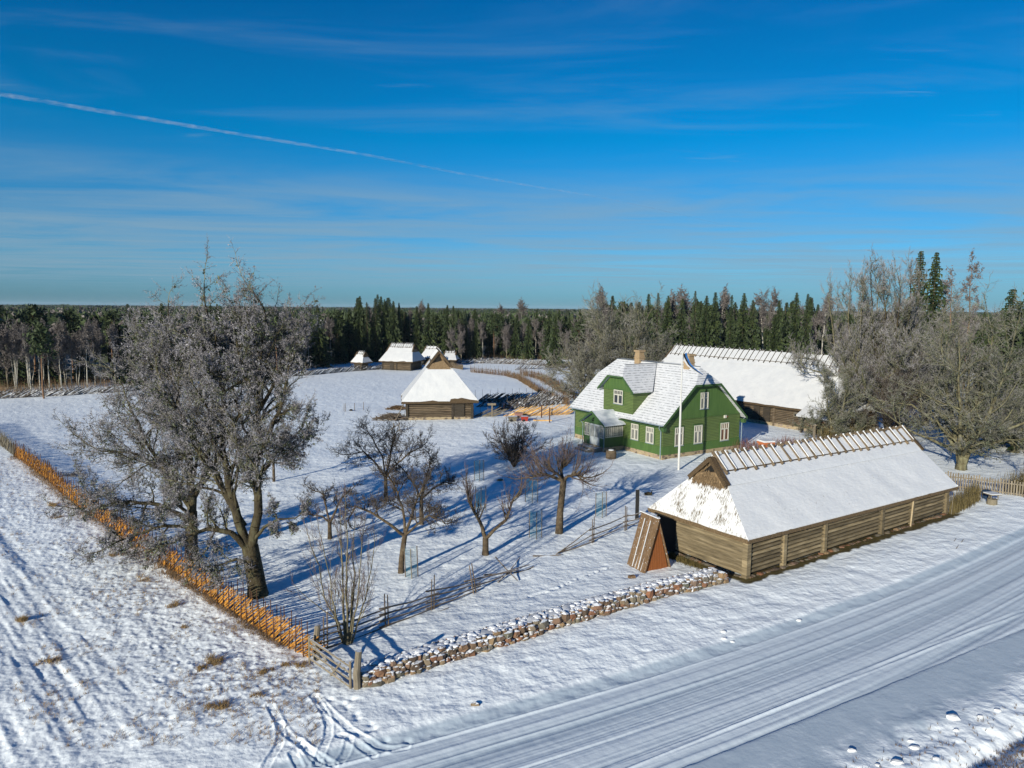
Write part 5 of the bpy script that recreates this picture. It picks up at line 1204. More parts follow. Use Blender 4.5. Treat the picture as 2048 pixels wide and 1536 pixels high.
# dry grass stuff along fence foot and barn foot
b = MB()
def strip(pts, n, wid, h, off=0, hh=None):
    P = along(pts, .05)
    for k in range(n):
        p, d = P[rnd.randrange(len(P))]; nn = Vector((-d.y, d.x)); o_ = off+rnd.gauss(0, wid); x, y = p.x+nn.x*o_, p.y+nn.y*o_
        b.tint = rnd.random(); q = h*rnd.uniform(.3, 1); w_ = .012+.0003*y; lx, ly = rnd.gauss(0, .4)*q, rnd.gauss(0, .3)*q
        b.quad((x-w_, y, -.05), (x+w_, y, -.05), (x+lx, y+ly, q))
strip([FENCE[0], FENCE[1], FENCE[2], FENCE[3]], 4600, .2, .2, .08); strip(FENCE[3:9], 4600, .28, .26, .1)
o = b.build('fence_foot_grass', m_brush, None); props(o, 'dry brown grass along the foot of the long orange fence', 'grass', kind='stuff')
b = MB()
cu, su = math.cos(BA), math.sin(BA)
def bl(u, v): return (13.43+cu*u-su*v, 39.35+su*u+cu*v)
strip([bl(-.3, -.42), bl(12, -.45), bl(24.2, -.5)], 13000, .17, .20); strip([bl(3, -.7), bl(24.2, -.9)], 5000, .2, .14); strip([bl(-.35, 5.5), bl(-.3, 1.5)], 2600, .22, .35); strip([bl(24.2, -.5), (36.5, 54.1)], 1500, .2, .2)
strip([bl(-.45, -.3), bl(-.3, 1.5)], 500, .15, .2)
o = b.build('barn_foot_grass', m_grassg, None); props(o, 'olive dead grass along the foot of the long barn', 'grass', kind='stuff')
b = MB()
for k in range(5200):
    px = rnd.uniform(-40, 640); py = rnd.uniform(930, 1500); x, y = G(px, py); f = float(fside(np.array([x]), np.array([y]))[0])
    if f < .3 or rnd.random() > .25+.9*math.exp(-f/4) or float(fbm(np.array([x/2.2]), np.array([y/2.2]), 91, 3)[0]) < .50: continue
    z = gz(x, y); b.tint = rnd.random()
    for q in range(6):
        hh = rnd.uniform(.05, .20); lx, ly = rnd.gauss(0, .08), rnd.gauss(0, .06); xx, yy = x+rnd.gauss(0, .05), y+rnd.gauss(0, .05); b.quad((xx-.01, yy, z-.03), (xx+.01, yy, z-.03), (xx+lx, yy+ly, z+hh))
for k in range(2600):
    px = rnd.uniform(1560, 2100); py = rnd.uniform(1400, 1560); x, y = G(px, py); D = (float(yl(np.array(x)))-y)*.868; W_ = (float(yl(np.array(x)))-float(yr(x)))*.868
    lim = 2.6 if rnd.random() < .12 else 4.5
    if D < W_+lim: continue
    z = gz(x, y); b.tint = rnd.random()
    for q in range(4):
        hh = rnd.uniform(.05, .16); lx, ly = rnd.gauss(0, .06), rnd.gauss(0, .05); b.quad((x-.01, y, z-.03), (x+.01, y, z-.03), (x+lx, y+ly, z+hh))
o = b.build('scattered_grass', m_grass, None); props(o, 'thin dry grass stems poking through the snow beside the field tracks', 'grass', kind='stuff')
for i, (px, py, r) in enumerate(((1905, 1440, .24), (1913, 1462, .12), (1830, 1493, .18), (1794, 1527, .20), (1703, 1503, .15), (1755, 1530, .10), (1995, 1424, .13), (1960, 1436, .12), (1872, 1520, .12), (1822, 1480, .1), (1447, 1271, .14), (1448, 1283, .12), (1465, 1286, .10), (1598, 1243, .14), (951, 1418, .17))):
    lab = 'snow-covered stone by the lower right ditch' if i < 10 else ('snow-covered stone on the bank in front of the long barn' if i < 14 else 'lone snow-topped stone on the bank below the stone wall')
    x, y = G(px, py)
    single('snowy_stone', lab, 'stone', m_snow if i != 14 else m_stone, (x, y, gz(x, y)), lambda b: b.rock((0, 0, r*.02), r*.75, 1.5, .9, .95), group='snow-covered stones by the lower right ditch' if i < 10 else ('snow-covered stones on the bank before the barn' if i < 14 else None))
for px0, py0, px1, py1, lab in ((1883, 1115, 1941, 1100, 'longest fallen branch lying beside the road right of the barn'), (1915, 1100, 1930, 1090, 'short fallen twig above the longest one'), (1900, 1088, 1915, 1099, 'green-tinged fallen twig near the road')):
    b = MB(); a, c = Vector((*G(px0, py0), .1)), Vector((*G(px1, py1), .12)); m_ = (a+c)/2+Vector((.1, .25, .08))
    b.org = (a.x, a.y, 0); b.tube([a, m_, c], [.05, .045, .025], 6); b.tube([m_, m_+Vector((.5, .5, .15))], [.03, .015], 5); b.tube([a.lerp(m_, .5), a+Vector((.6, .6, .1))], [.03, .015], 5)
    o = b.build('fallen_branch', m_rail, None, loc=(a.x, a.y, 0)); props(o, lab, 'branch')
# ploughed-up snow heap by the bin
# ============================================================ trees
def grow(segs, p, d, L_, r, lvl, P, R):
    "recursive limb: P = list of dicts per level"
    q = P[lvl]; n = q['n']; w = q['wob']; tr_ = q['up']
    px, py, pz = p; dx, dy, dz = d; st = L_/n; r0 = r; nodes = []
    for i in range(n):
        dx += R.gauss(0, w); dy += R.gauss(0, w); dz += R.gauss(0, w)+tr_
        m = math.sqrt(dx*dx+dy*dy+dz*dz); dx /= m; dy /= m; dz /= m
        nx, ny, nz = px+dx*st, py+dy*st, pz+dz*st
        if nz < .5 and lvl > 0: nz = .5+R.random()*.2; dz = abs(dz)
        r1 = r*(1-(1-q['tap'])*(i+1)/n)
        segs.append((px, py, pz, nx, ny, nz, r0, r1, lvl)); px, py, pz = nx, ny, nz; r0 = r1
        nodes.append((px, py, pz, dx, dy, dz, r1, (i+1)/n))
    if lvl+1 >= len(P): return
    k = q['ch']; k = int(k)+(R.random() < k-int(k))
    f0 = q.get('from', .25)
    for j in range(k):
        t = f0+(1-f0)*(j+R.random())/k; x = t*n-1e-6; i = min(int(x), n-1); nd = nodes[i]
        # point on the limb
        fr = x-i; a = segs[-n*1+i] if False else None
        prev = nodes[i-1] if i > 0 else (p[0], p[1], p[2], dx, dy, dz, r, 0)
        bx, by, bz = prev[0]+(nd[0]-prev[0])*fr, prev[1]+(nd[1]-prev[1])*fr, prev[2]+(nd[2]-prev[2])*fr
        D = Vector(nd[3:6]); s = D.orthogonal().normalized(); s.rotate(Matrix.Rotation(R.random()*2*PI, 3, D))
        an = math.radians(q['ang']*R.uniform(.7, 1.25)); c = D*math.cos(an)+s*math.sin(an)
        fl = q.get('flat', 0)
        if fl: c.z *= (1-fl); c.normalize()
        ll = L_*q['lr']*R.uniform(.6, 1.15)*(1-.45*t)
        grow(segs, (bx, by, bz), tuple(c), ll, nd[6]*q.get('rr', .55)*R.uniform(.8, 1.1), lvl+1, P, R)
    if q.get('fork', True):
        c = Vector((dx, dy, dz)); grow(segs, (px, py, pz), tuple(c), L_*q['lr']*.8, r0*.9, lvl+1, P, R)
def tubes(segs, n, rmin=0.0):
    A = np.array([s[:9] for s in segs], float)
    p0, p1 = A[:, 0:3], A[:, 3:6]; r0, r1 = np.maximum(A[:, 6], rmin), np.maximum(A[:, 7], rmin*.7)
    d = p1-p0; d /= np.maximum(np.linalg.norm(d, axis=1), 1e-9)[:, None]
    ref = np.where(np.abs(d[:, 2:3]) < .9, np.array([[0, 0, 1.0]]), np.array([[1.0, 0, 0]]))
    a = np.cross(d, ref); a /= np.linalg.norm(a, axis=1)[:, None]; b = np.cross(d, a)
    th = np.arange(n)*2*PI/n; c, s = np.cos(th), np.sin(th)
    ring = a[:, None, :]*c[None, :, None]+b[:, None, :]*s[None, :, None]
    V = np.concatenate([p0[:, None, :]+ring*r0[:, None, None], p1[:, None, :]+ring*r1[:, None, None]], 1).reshape(-1, 3)
    m = len(A); base = (np.arange(m)*2*n)[:, None]; k = np.arange(n)[None, :]; k2 = (k+1) % n
    Fq = np.stack([base+k, base+k2, base+n+k2, base+n+k], -1).reshape(-1, 4)
    return V, Fq, n
def flecks(pts, num, size, spread, rs, droop=0.0):
    "small random triangles round the points: frost tufts, lichen, leaves"
    pts = np.asarray(pts); m = len(pts)*num
    c = np.repeat(pts, num, 0)+rs.normal(0, spread, (m, 3)); c[:, 2] -= np.abs(rs.normal(0, droop, m)) if droop else 0
    V = c[:, None, :]+rs.normal(0, size, (m, 3, 3))
    return V.reshape(-1, 3), np.arange(m*3).reshape(-1, 3)
def zsc(segs, k, kx=1.0): return [(a*kx, b*kx, c*k, d*kx, e*kx, f*k, g_, h, l) for a, b, c, d, e, f, g_, h, l in segs]
def make_tree(name, lab, loc, segs, trunk_lv, bark, twig, tsides=7, rmin=.011, tuft=None, cat='tree', group=None, seed=1, tuftmat=None, rz=0, lichen=0, inner=None):
    root = empty(name, (loc[0], loc[1], 0), rz, lab, cat, group)
    rs = np.random.RandomState(seed)
    tk = [s for s in segs if s[8] <= trunk_lv]; cr_ = [s for s in segs if s[8] > trunk_lv]
    V, Fq, n = tubes(tk, tsides); t = np.repeat(rs.rand(len(tk)), n)
    link('trunk', nmesh('trunk', V, Fq, t, smooth=True), bark, root)
    if cr_:
        V, Fq, n = tubes(cr_, 3, rmin); t = np.repeat(rs.rand(len(cr_)), n); fs = [Fq]; mats = [twig]; mi = np.zeros(len(Fq), np.int32)
        if inner:
            mats = [twig, inner]; mi = np.repeat(np.array([1 if s[8] <= trunk_lv+2 else 0 for s in cr_], np.int32), n)
        if tuft:
            mx = max(s[8] for s in cr_); ends = np.array([s[3:6] for s in cr_ if s[8] == mx])
            if tuft[3] < 1: ends = ends[rs.rand(len(ends)) < tuft[3]]
            V2, F2 = flecks(ends, tuft[0], tuft[1], tuft[2], rs); F2 = F2+len(V); V = np.concatenate([V, V2]); fs.append(F2); t = np.concatenate([t, rs.rand(len(F2))]); mi = np.concatenate([mi, np.zeros(len(F2), np.int32)])
        me = nmesh('crown', V, fs, t); me.polygons.foreach_set('material_index', mi); link('crown', me, mats, root)
    if lichen:
        mid_ = np.array([[s[0]+(s[3]-s[0])*.5, s[1]+(s[4]-s[1])*.5, s[2]+(s[5]-s[2])*.5] for s in segs if 1 <= s[8] <= trunk_lv+1])
        mid_ = mid_[rs.rand(len(mid_)) < .75]
        V, F2 = flecks(mid_, lichen, .05, .08, rs, droop=.13)
        link('hanging_lichen', nmesh('lichen', V, F2, rs.rand(len(F2))), m_lichen, root)
    return root
def lim(segs, pts, r0, r1, R, P, lvl=0, ch=8, f0=.3, Lr=None, ang=55, up=0, child_len=3.0):
    "explicit limb through pts (local), children spawned along it into level lvl+1"
    pts = [Vector(p) for p in pts]; n = len(pts)-1
    # subdivide with slight irregularity
    q = [pts[0]]
    for a, b in zip(pts[:-1], pts[1:]):
        for t in (.33, .66, 1.0):
            v = a.lerp(b, t)
            if t < 1: v = v+Vector((R.gauss(0, .05), R.gauss(0, .05), R.gauss(0, .04)))*(b-a).length*.35
            q.append(v)
    m = len(q)-1
    for i in range(m):
        ra = r0+(r1-r0)*i/m; rb = r0+(r1-r0)*(i+1)/m
        segs.append((*q[i], *q[i+1], ra, rb, lvl))
    for j in range(ch):
        t = f0+(1-f0)*(j+R.random())/ch; x = min(t*m, m-1e-3); i = int(x); b = q[i].lerp(q[i+1], x-i); D = (q[i+1]-q[i]).normalized()
        s = D.orthogonal().normalized(); s.rotate(Matrix.Rotation(R.random()*2*PI, 3, D)); an = math.radians(ang*R.uniform(.7, 1.2)); c = D*math.cos(an)+s*math.sin(an); c.z += up; c.normalize()
        rr = (r0+(r1-r0)*t)*R.uniform(.35, .6)
        grow(segs, tuple(b), tuple(c), child_len*R.uniform(.6, 1.2)*(1-.35*t), rr, lvl+1, P, R)
    grow(segs, tuple(q[-1]), tuple((q[-1]-q[-2]).normalized()), child_len*.8, r1, lvl+1, P, R)
def PP(ch=(7, 6, 5), n=(5, 4, 3, 2), wob=(.16, .2, .22, .25), up=(.03, .02, .0, -.02), ang=(50, 48, 45), lr=(.62, .6, .6), flat=0):
    out = [dict(n=4, wob=.1, up=0, tap=.5, ch=0, lr=.6, ang=50)]
    L_ = len(ch)+1
    for i in range(L_):
        last = i == L_-1
        out.append(dict(n=n[min(i, len(n)-1)], wob=wob[min(i, len(wob)-1)], up=up[min(i, len(up)-1)], tap=.45 if not last else .5, ch=0 if last else ch[i], lr=.6 if last else lr[min(i, len(lr)-1)], ang=45 if last else ang[min(i, len(ang)-1)], flat=flat, rr=.6))
    return out
# ---- the big frosted trees on the left
R = random.Random(11); P = PP(ch=(7.6, 6.5, 4.6), n=(6, 5, 4, 3), wob=(.19, .22, .24, .26), lr=(.62, .6, .62), up=(.05, .04, .03, .01)); sg = []
sg_base = [(0, 0, -.2), (-.05, 0, .5), (-.2, 0, 1.6), (-.45, .05, 3.0)]
for i in range(3):
    sg.append((*sg_base[i], *sg_base[i+1], [.62, .50, .47][i], [.50, .47, .44][i], 0))
lim(sg, [(-.35, .0, 2.7), (.15, .1, 5.0), (.0, .2, 8.2), (.3, .3, 12.0), (.7, .2, 15.2)], .29, .06, R, P, ch=19, f0=.22, child_len=4.4, up=.2)
lim(sg, [(-.5, .0, 2.9), (-1.3, -.1, 5.4), (-1.9, -.3, 8.8), (-1.7, -.2, 12), (-2.2, .1, 15.0)], .27, .06, R, P, ch=18, f0=.2, child_len=4.3, up=.15)
lim(sg, [(-.8, .1, 4.2), (-2.2, -.4, 7.3), (-3.6, -.9, 10.0), (-4.9, -.8, 12.2)], .17, .05, R, P, ch=14, f0=.2, child_len=3.8, up=.1)
lim(sg, [(-.1, .1, 7.5), (1.2, -.4, 9.8), (2.1, -.3, 11.8), (2.4, 0, 13.6)], .16, .05, R, P, ch=7, f0=.2, child_len=2.8, up=.1)
lim(sg, [(.05, .2, 6.9), (1.4, .2, 8.6), (2.6, -.1, 9.6)], .11, .04, R, P, ch=8, f0=.3, child_len=2.6)
lim(sg, [(-1.7, -.2, 10.5), (-3.0, .2, 13.0), (-4.2, .3, 14.4)], .12, .04, R, P, ch=8, f0=.2, child_len=2.9, up=.15)
lim(sg, [(.3, .3, 11.5), (-.4, -.6, 13.6), (-.7, -.6, 15.6)], .11, .04, R, P, ch=9, f0=.2, child_len=2.8, up=.15)
lim(sg, [(.3, .3, 11.0), (1.6, .6, 13.2), (2.2, .6, 14.8)], .11, .04, R, P, ch=9, f0=.2, child_len=2.8, up=.15)
lim(sg, [(-.4, 0, 2.6), (-1.4, -.6, 4.0), (-2.8, -1.0, 4.3), (-4.6, -1.2, 3.7)], .19, .06, R, P, ch=7, f0=.3, child_len=2.6, up=-.1)
lim(sg, [(-.3, 0, 3.2), (.7, -.5, 4.3), (1.8, -.9, 4.9), (2.9, -1.0, 5.0)], .11, .03, R, P, ch=3, f0=.3, child_len=1.4, up=-.05)
lim(sg, [(-.2, 0, 1.9), (-1.0, -.9, 2.5), (-1.9, -1.4, 2.3)], .11, .04, R, P, ch=4, f0=.3, child_len=1.8, up=-.15)
make_tree('deciduous_tree', 'biggest frosted tree with forked mossy trunk rising right behind the orange fence', (-13.6, 36.9), zsc(sg, .91, .82), 1, m_bark, m_rime, inner=m_inner, rmin=.0075, tuft=(1, .026, .03, .8), seed=3, lichen=4)
print('big1', len(sg))
R = random.Random(23); sg = []
sg += [(0, 0, -.2, 0, 0, .8, .48, .38, 0), (0, 0, .8, .1, 0, 3.2, .38, .34, 0)]
lim(sg, [(.1, 0, 3.0), (.1, .1, 6.2), (-.5, .2, 9.5), (-.9, 0, 13.2)], .28, .06, R, P, ch=20, f0=.05, child_len=4.4, up=.1)
lim(sg, [(.1, 0, 3.4), (-1.2, -.3, 5.6), (-2.6, -.5, 8.0), (-3.8, -.4, 10.9)], .17, .05, R, P, ch=15, f0=.15, child_len=3.9, up=.05)
lim(sg, [(.1, 0, 3.8), (1.2, .3, 6.0), (1.7, .4, 9.5), (1.5, .3, 12.0)], .18, .05, R, P, ch=8, f0=.2, child_len=3.0, up=.1)
lim(sg, [(0, 0, 2.6), (-1.6, -.7, 3.8), (-3.3, -1.3, 4.2), (-5.2, -1.6, 3.9)], .17, .05, R, P, ch=10, f0=.2, child_len=3.1, up=-.03)
lim(sg, [(0, 0, 2.2), (-1.2, -1.2, 2.6), (-2.6, -2.2, 2.3), (-3.8, -2.8, 1.9)], .13, .04, R, P, ch=8, f0=.2, child_len=2.4, up=-.05)
lim(sg, [(0, 0, 4.0), (-1.8, .3, 5.9), (-4.0, .4, 7.0), (-5.9, .2, 7.1)], .16, .05, R, P, ch=10, f0=.2, child_len=3.0, up=.0)
lim(sg, [(0, 0, 3.0), (-.2, -1.6, 4.2), (.2, -3.0, 4.4)], .12, .04, R, P, ch=6, f0=.2, child_len=2.3, up=-.03)
make_tree('deciduous_tree', 'second frosted mossy tree with low drooping limbs over the orange fence, left of the biggest', (-19.6, 42.3), zsc(sg, .94, .9), 1, m_bark, m_rime, inner=m_inner, rmin=.0075, tuft=(1, .026, .03, .8), seed=4, lichen=4)
print('big2', len(sg))
# ---- apple trees
def apple(lab, px, py, seed, H_, limbs, twig=None, bark=None, ch=9, cl=1.25, tr=.17, fork=1.2, P_=None, lean=(0, 0), wd=1.0):
    R = random.Random(seed); P_ = P_ or PP(ch=(6, 5, 4), n=(5, 4, 3, 2), wob=(.30, .28, .24), up=(.05, .10, .08, .05), ang=(60, 55, 45)); sg = []
    fx, fy, fz = lean[0], lean[1], fork
    sg += [(0, 0, -.15, fx*.2, fy*.3, fork*.4, tr*1.35, tr*1.05, 0), (fx*.2, fy*.3, fork*.4, fx, fy, fz, tr*1.05, tr, 0)]
    for pts, ra in limbs:
        lim(sg, [(fx, fy, fz-.05)]+[(x*wd, y*wd, z) for x, y, z in pts], tr*ra, tr*.25, R, P_, ch=ch, f0=.35, child_len=cl, up=.12)
    x, y = G(px, py)
    return make_tree('apple_tree', lab, (x, y), sg, 1, bark or m_barka, twig or m_twigd, rmin=.008, seed=seed, cat='tree', tsides=7)
apple('gnarled apple tree leaning right with a netted guard at its foot', 802, 1146, 5, 5, [([(.5, .2, 3.0), (.9, .3, 4.3), (1.4, .3, 5.3)], .7), ([(-.6, -.2, 3.0), (-1.6, -.3, 3.7), (-2.6, 0, 4.0), (-3.0, .1, 3.3)], .65), ([(.1, .6, 3.3), (-.3, .9, 4.6), (-.8, .8, 5.6)], .6), ([(.9, -.2, 2.9), (1.7, -.4, 3.6), (2.2, -.4, 3.4)], .5)], ch=14, cl=1.6, tr=.15, fork=2.3, lean=(.25, 0))
apple('small dark gnarled apple tree left of the netted front tree', 660, 1077, 6, 3.5, [([(.4, .1, 1.9), (.8, .2, 2.8), (1.4, .2, 3.3)], .7), ([(-.5, .1, 1.5), (-1.2, 0, 1.6), (-1.6, .1, 2.0)], .5), ([(-.3, .3, 2.1), (-.5, .3, 3.0), (-1.2, .2, 3.3)], .6)], ch=9, cl=1.0, tr=.13, fork=1.1)
apple('apple tree with dark spreading crown behind the front leaning one', 772, 1000, 7, 5, [([(-.7, .2, 2.8), (-1.8, .3, 3.9), (-2.9, .2, 3.7)], .7), ([(.3, .2, 3.2), (.5, .2, 4.6), (.9, .2, 5.6)], .7), ([(.9, 0, 3.0), (2.0, 0, 3.9), (2.9, .1, 4.4)], .6), ([(-.2, 0, 3.4), (-.9, 0, 4.8), (-1.4, 0, 5.6)], .5)], ch=14, cl=1.7, tr=.15, fork=1.9)
apple('slender apple tree with a dense dark crown just right of the front leaning one', 843, 1048, 8, 4.5, [([(.2, .1, 2.8), (.5, .1, 3.9), (.7, .1, 4.8)], .7), ([(-.5, 0, 2.9), (-1.1, 0, 3.8), (-1.6, 0, 4.3)], .6), ([(.8, 0, 2.6), (1.6, 0, 3.1), (2.1, 0, 3.0)], .6)], ch=12, cl=1.3, tr=.14, fork=1.9)
apple('hard-pruned apple tree forked into two bare limbs with thin shoots', 971, 1110, 9, 4, [([(-.35, .1, 2.1), (-.95, .1, 3.2), (-1.15, .1, 4.1)], .72), ([(.5, 0, 1.6), (1.3, 0, 2.3), (1.6, 0, 3.3), (2.1, .1, 4.1)], .66)], ch=15, cl=1.5, tr=.19, fork=1.1, twig=m_twigp, P_=PP(ch=(4, 4), n=(4, 3, 2), wob=(.12, .12, .15), up=(.28, .2, .1), ang=(50, 40)))
apple('tall topped apple tree with a straight bare trunk and a broom of purple shoots', 1118, 1066, 10, 5, [([(.5, .1, 4.0), (1.2, .1, 4.1), (1.7, .1, 3.9)], .6), ([(-.6, .1, 4.0), (-1.3, .1, 4.2), (-1.9, .1, 3.9)], .6), ([(.1, .3, 4.4), (.3, .3, 4.7)], .6), ([(-.2, -.4, 4.3), (-.5, -.7, 4.5)], .5)], ch=17, cl=2.2, tr=.22, fork=3.7, lean=(.25, 0), twig=m_twigp, P_=PP(ch=(5, 4), n=(4, 3, 2), wob=(.15, .14, .15), up=(.25, .15, .05), ang=(45, 40)))
# round shrub (willow) in the yard
R = random.Random(31); sg = []; Pw = PP(ch=(5, 4, 3), n=(4, 3, 2, 2), wob=(.14, .16, .2), up=(.05, .05, .03), ang=(38, 36, 35))
for k in range(15):
    a = 2*PI*k/15+R.uniform(-.2, .2); q = R.uniform(.35, 1.0)
    lim(sg, [(0, 0, -.05), (.5*q*math.cos(a), .5*q*math.sin(a), .7), (2.3*q*math.cos(a), 2.3*q*math.sin(a), 3.0-1.2*q*q+R.uniform(-.2, .4))], .08, .03, R, Pw, ch=6, f0=.25, child_len=1.7, ang=35, up=.1)
make_tree('round_shrub', 'round dense leafless shrub standing alone in the snow before the porch', G(1028, 935), sg, 0, m_barka, m_twigd, rmin=.012, seed=31, cat='shrub', tsides=5)
# multi-stemmed young tree by the gate
R = random.Random(37); sg = []; Pm = PP(ch=(6, 4), n=(5, 4, 2), wob=(.07, .08, .1), up=(.12, .10, .05), ang=(28, 30), lr=(.55, .5))
for (x1, y1, x2, y2, h, r) in ((-.12, 0, -.2, 0, 5.8, .085), (.18, .05, .35, .1, 5.2, .085), (.02, -.12, .1, -.3, 6.1, .09), (-.5, .1, -1.6, .2, 4.6, .055), (.45, .1, 1.2, .2, 4.4, .055), (-.3, -.2, -.9, -.5, 5.0, .05), (.3, -.1, .8, -.3, 4.9, .05)):
    lim(sg, [(x1*.3, y1*.3, -.05), (x1, y1, 1.1), ((x1+x2)/2, (y1+y2)/2, h*.5), (x2, y2, h)], r, .018, R, Pm, ch=9, f0=.3, child_len=1.5, ang=30, up=.3)
lim(sg, [(0, 0, .9), (-1.2, .2, 1.7), (-2.3, .3, 2.6)], .03, .01, R, Pm, ch=4, child_len=.8)
sg.append((0, 0, -.1, 0, 0, .5, .22, .14, 0))
make_tree('young_tree', 'bare young multi-stemmed tree beside the field gate, in front of the sagging rail fence', G(695, 1294), sg, 1, m_twigl, m_twigp, rmin=.006, seed=37, tsides=6)
R = random.Random(41); sg = []; sg.append((0, 0, -.1, 0, 0, 2.0, .13, .11, 0))
lim(sg, [(0, 0, 1.9), (.3, .1, 3.0), (.6, .1, 4.2)], .1, .03, R, P, ch=6, child_len=1.6); lim(sg, [(0, 0, 1.9), (-.6, 0, 2.9), (-1.0, .1, 3.9)], .08, .03, R, P, ch=6, child_len=1.5); lim(sg, [(0, 0, 1.8), (1.0, 0, 2.6), (1.8, 0, 2.7)], .07, .03, R, P, ch=5, child_len=1.3)
make_tree('apple_tree', 'small apple tree half hidden behind the right side of the biggest frosted tree', G(548, 965), sg, 0, m_barka, m_twigd, rmin=.012, seed=41, tsides=6)
# ---- big trees on the right and behind the house
PUP = PP(ch=(8, 6, 4), n=(6, 5, 4, 3), wob=(.13, .15, .17), up=(.14, .12, .10, .06), ang=(42, 38, 36), lr=(.62, .6, .6))
def bigtree(lab, px, py, H_, rad, seed, bark, twig, stems=3, spread=.9, tuft=None, low=.25, ch=(6, 5, 3), lich=0, name='deciduous_tree', rmin=.014, cl=None, base_r=.5, PPx=None, loc=None):
    R = random.Random(seed); sg = []; P_ = PPx or PP(ch=ch, n=(6, 5, 4, 3), wob=(.17, .2, .22), up=(.05, .05, .04))
    sg.append((0, 0, -.3, 0, 0, H_*.045, base_r*1.15, base_r*.95, 0))
    for k in range(stems):
        a = 2*PI*k/stems+R.uniform(-.4, .4); q = rad*spread*R.uniform(.25, .6); h = H_*R.uniform(.78, .95)
        x, y = q*math.cos(a), q*math.sin(a)
        lim(sg, [(x*.03, y*.03, H_*.02), (x*.3, y*.3, h*.3), (x*.7, y*.7, h*.62), (x, y, h)], base_r*.75*R.uniform(.7, 1), base_r*.09, R, P_, ch=13, f0=.18, child_len=(cl or rad*.62), up=.12, ang=52)
    for k in range(stems+2):
        a = 2*PI*(k+.5)/(stems+2)+R.uniform(-.4, .4); q = rad*R.uniform(.75, 1.0)
        x, y = q*math.cos(a), q*math.sin(a); z = H_*R.uniform(low, low+.22)
        lim(sg, [(0, 0, H_*.1), (x*.35, y*.35, z*.7), (x*.75, y*.75, z), (x, y, z+H_*R.uniform(0, .12))], base_r*.4, base_r*.12, R, P_, ch=6, f0=.25, child_len=(cl or rad*.62)*.75, up=.05, ang=55)
    sg = zsc(sg, .9, .93)
    return make_tree(name, lab, loc or G(px, py), sg, 1, bark, m_rime if twig is m_frost else twig, inner=(m_innerg if twig is not m_twigd else None), rmin=rmin, tuft=tuft, seed=seed, lichen=lich, tsides=6)
bigtree('spreading grey-green oak just past the far end of the long barn', 1922, 940, 15.5, 8.2, 101, m_barkg, m_frostg, stems=5, lich=6, base_r=.5)
bigtree('tall frosted tree rising behind the right end of the rear barn', 1705, 862, 22.0, 7.5, 102, m_barkg, m_frost, stems=6, lich=4, rmin=.014, base_r=.5, PPx=PUP)
bigtree('dark-trunked tall tree between the rear barn and the grey-green oak', 1775, 868, 22.5, 7.0, 103, m_bark, m_frost, stems=6, lich=4, rmin=.014, base_r=.5, PPx=PUP)
bigtree('low bushy lichen-grown tree behind the ridge of the long barn', 1668, 884, 8.5, 4.2, 104, m_barkg, m_frostg, stems=4, low=.15, lich=5, base_r=.25)
bigtree('frosted tree at the right edge behind the picket fence', 2030, 905, 9.5, 5.5, 105, m_barkg, m_frost, stems=3, lich=3, base_r=.45)
bigtree('frosted tree behind and between the tall pair and the grey-green oak', 1850, 850, 17.0, 7.5, 106, m_barkg, m_frost, stems=4, rmin=.014, base_r=.45, PPx=PUP)
bigtree('dark bushy tree low between the long barn roof and the tall pair', 1790, 880, 9.0, 5.0, 107, m_bark, m_twigd, stems=4, low=.12, base_r=.25)
bigtree('wide pale oak with grey twiggy crown right behind the green house', 1228, 792, 15.0, 11, 108, m_barkg, m_frostg, stems=6, rmin=.024, low=.16, base_r=.7)
bigtree('smaller pale oak at the left foot of the wide one behind the house', 1168, 800, 9.5, 6.5, 109, m_barkg, m_frostg, stems=4, rmin=.022, low=.15, base_r=.3)
bigtree('grey round-crowned tree at the right edge of the wide oak behind the chimneys', 1305, 790, 11.0, 6.5, 110, m_barkg, m_frostg, stems=4, rmin=.022, low=.15, base_r=.35)
# ---- forest kinds
def conifer(H_, Rm, seed, mat, bark, dens=1.0, zb=.06, droop=.35, sparse=False, tip=1.0):
    rs = np.random.RandomState(seed); R = random.Random(seed); T_ = []; Fr = []
    z = H_*zb
    while z < H_*.985:
        f = z/H_; rr = Rm*(1-f)**.85*(1 if not sparse else .8)*(R.uniform(.85, 1.12))+.16; nb = max(5, int((10 if not sparse else 5)*dens*(.45+.55*(1-f)))); o = R.random()*6
        for k in range(nb):
            a = o+2*PI*k/nb+R.uniform(-.25, .25); L_ = rr*R.uniform(.62, 1.12); ca, sa = math.cos(a), math.sin(a)
            zt = z-droop*L_*R.uniform(.6, 1.2)+(.18*L_)
            n = 3 if H_ > 10 else 2
            for j in range(n):
                t0 = j/n; t1 = (j+1.25)/n; w_ = (.22+.16*(1-t0))*max(.55, L_*.42)
                x0, y0, z0 = ca*L_*t0, sa*L_*t0, z+(zt-z)*t0*t0; x1, y1, z1 = ca*L_*min(t1, 1.05), sa*L_*min(t1, 1.05), z+(zt-z)*min(t1, 1.05)**2
                for s in (-1, 1):
                    wx, wy = -sa*w_*s*R.uniform(.7, 1.3), ca*w_*s*R.uniform(.7, 1.3)
                    T_.append([(x0, y0, z0+.05), (x1, y1, z1), (x0*.6+x1*.4+wx, y0*.6+y1*.4+wy, (z0+z1)/2-R.uniform(.2, .8)*w_*1.6)])
                if not sparse: T_.append([(x0, y0, z0), (x1, y1, z1), ((x0+x1)/2+R.gauss(0, .08), (y0+y1)/2+R.gauss(0, .08), min(z0, z1)-R.uniform(.25, .75)*(.4+.35*L_))])
        z += (.22+.42*(1-f))*(H_/18)**.5*(1.0 if not sparse else 1.5)
    T_ = np.array(T_).reshape(-1, 3); F_ = np.arange(len(T_)).reshape(-1, 3)
    # leader
    return T_, F_
class Proto: pass
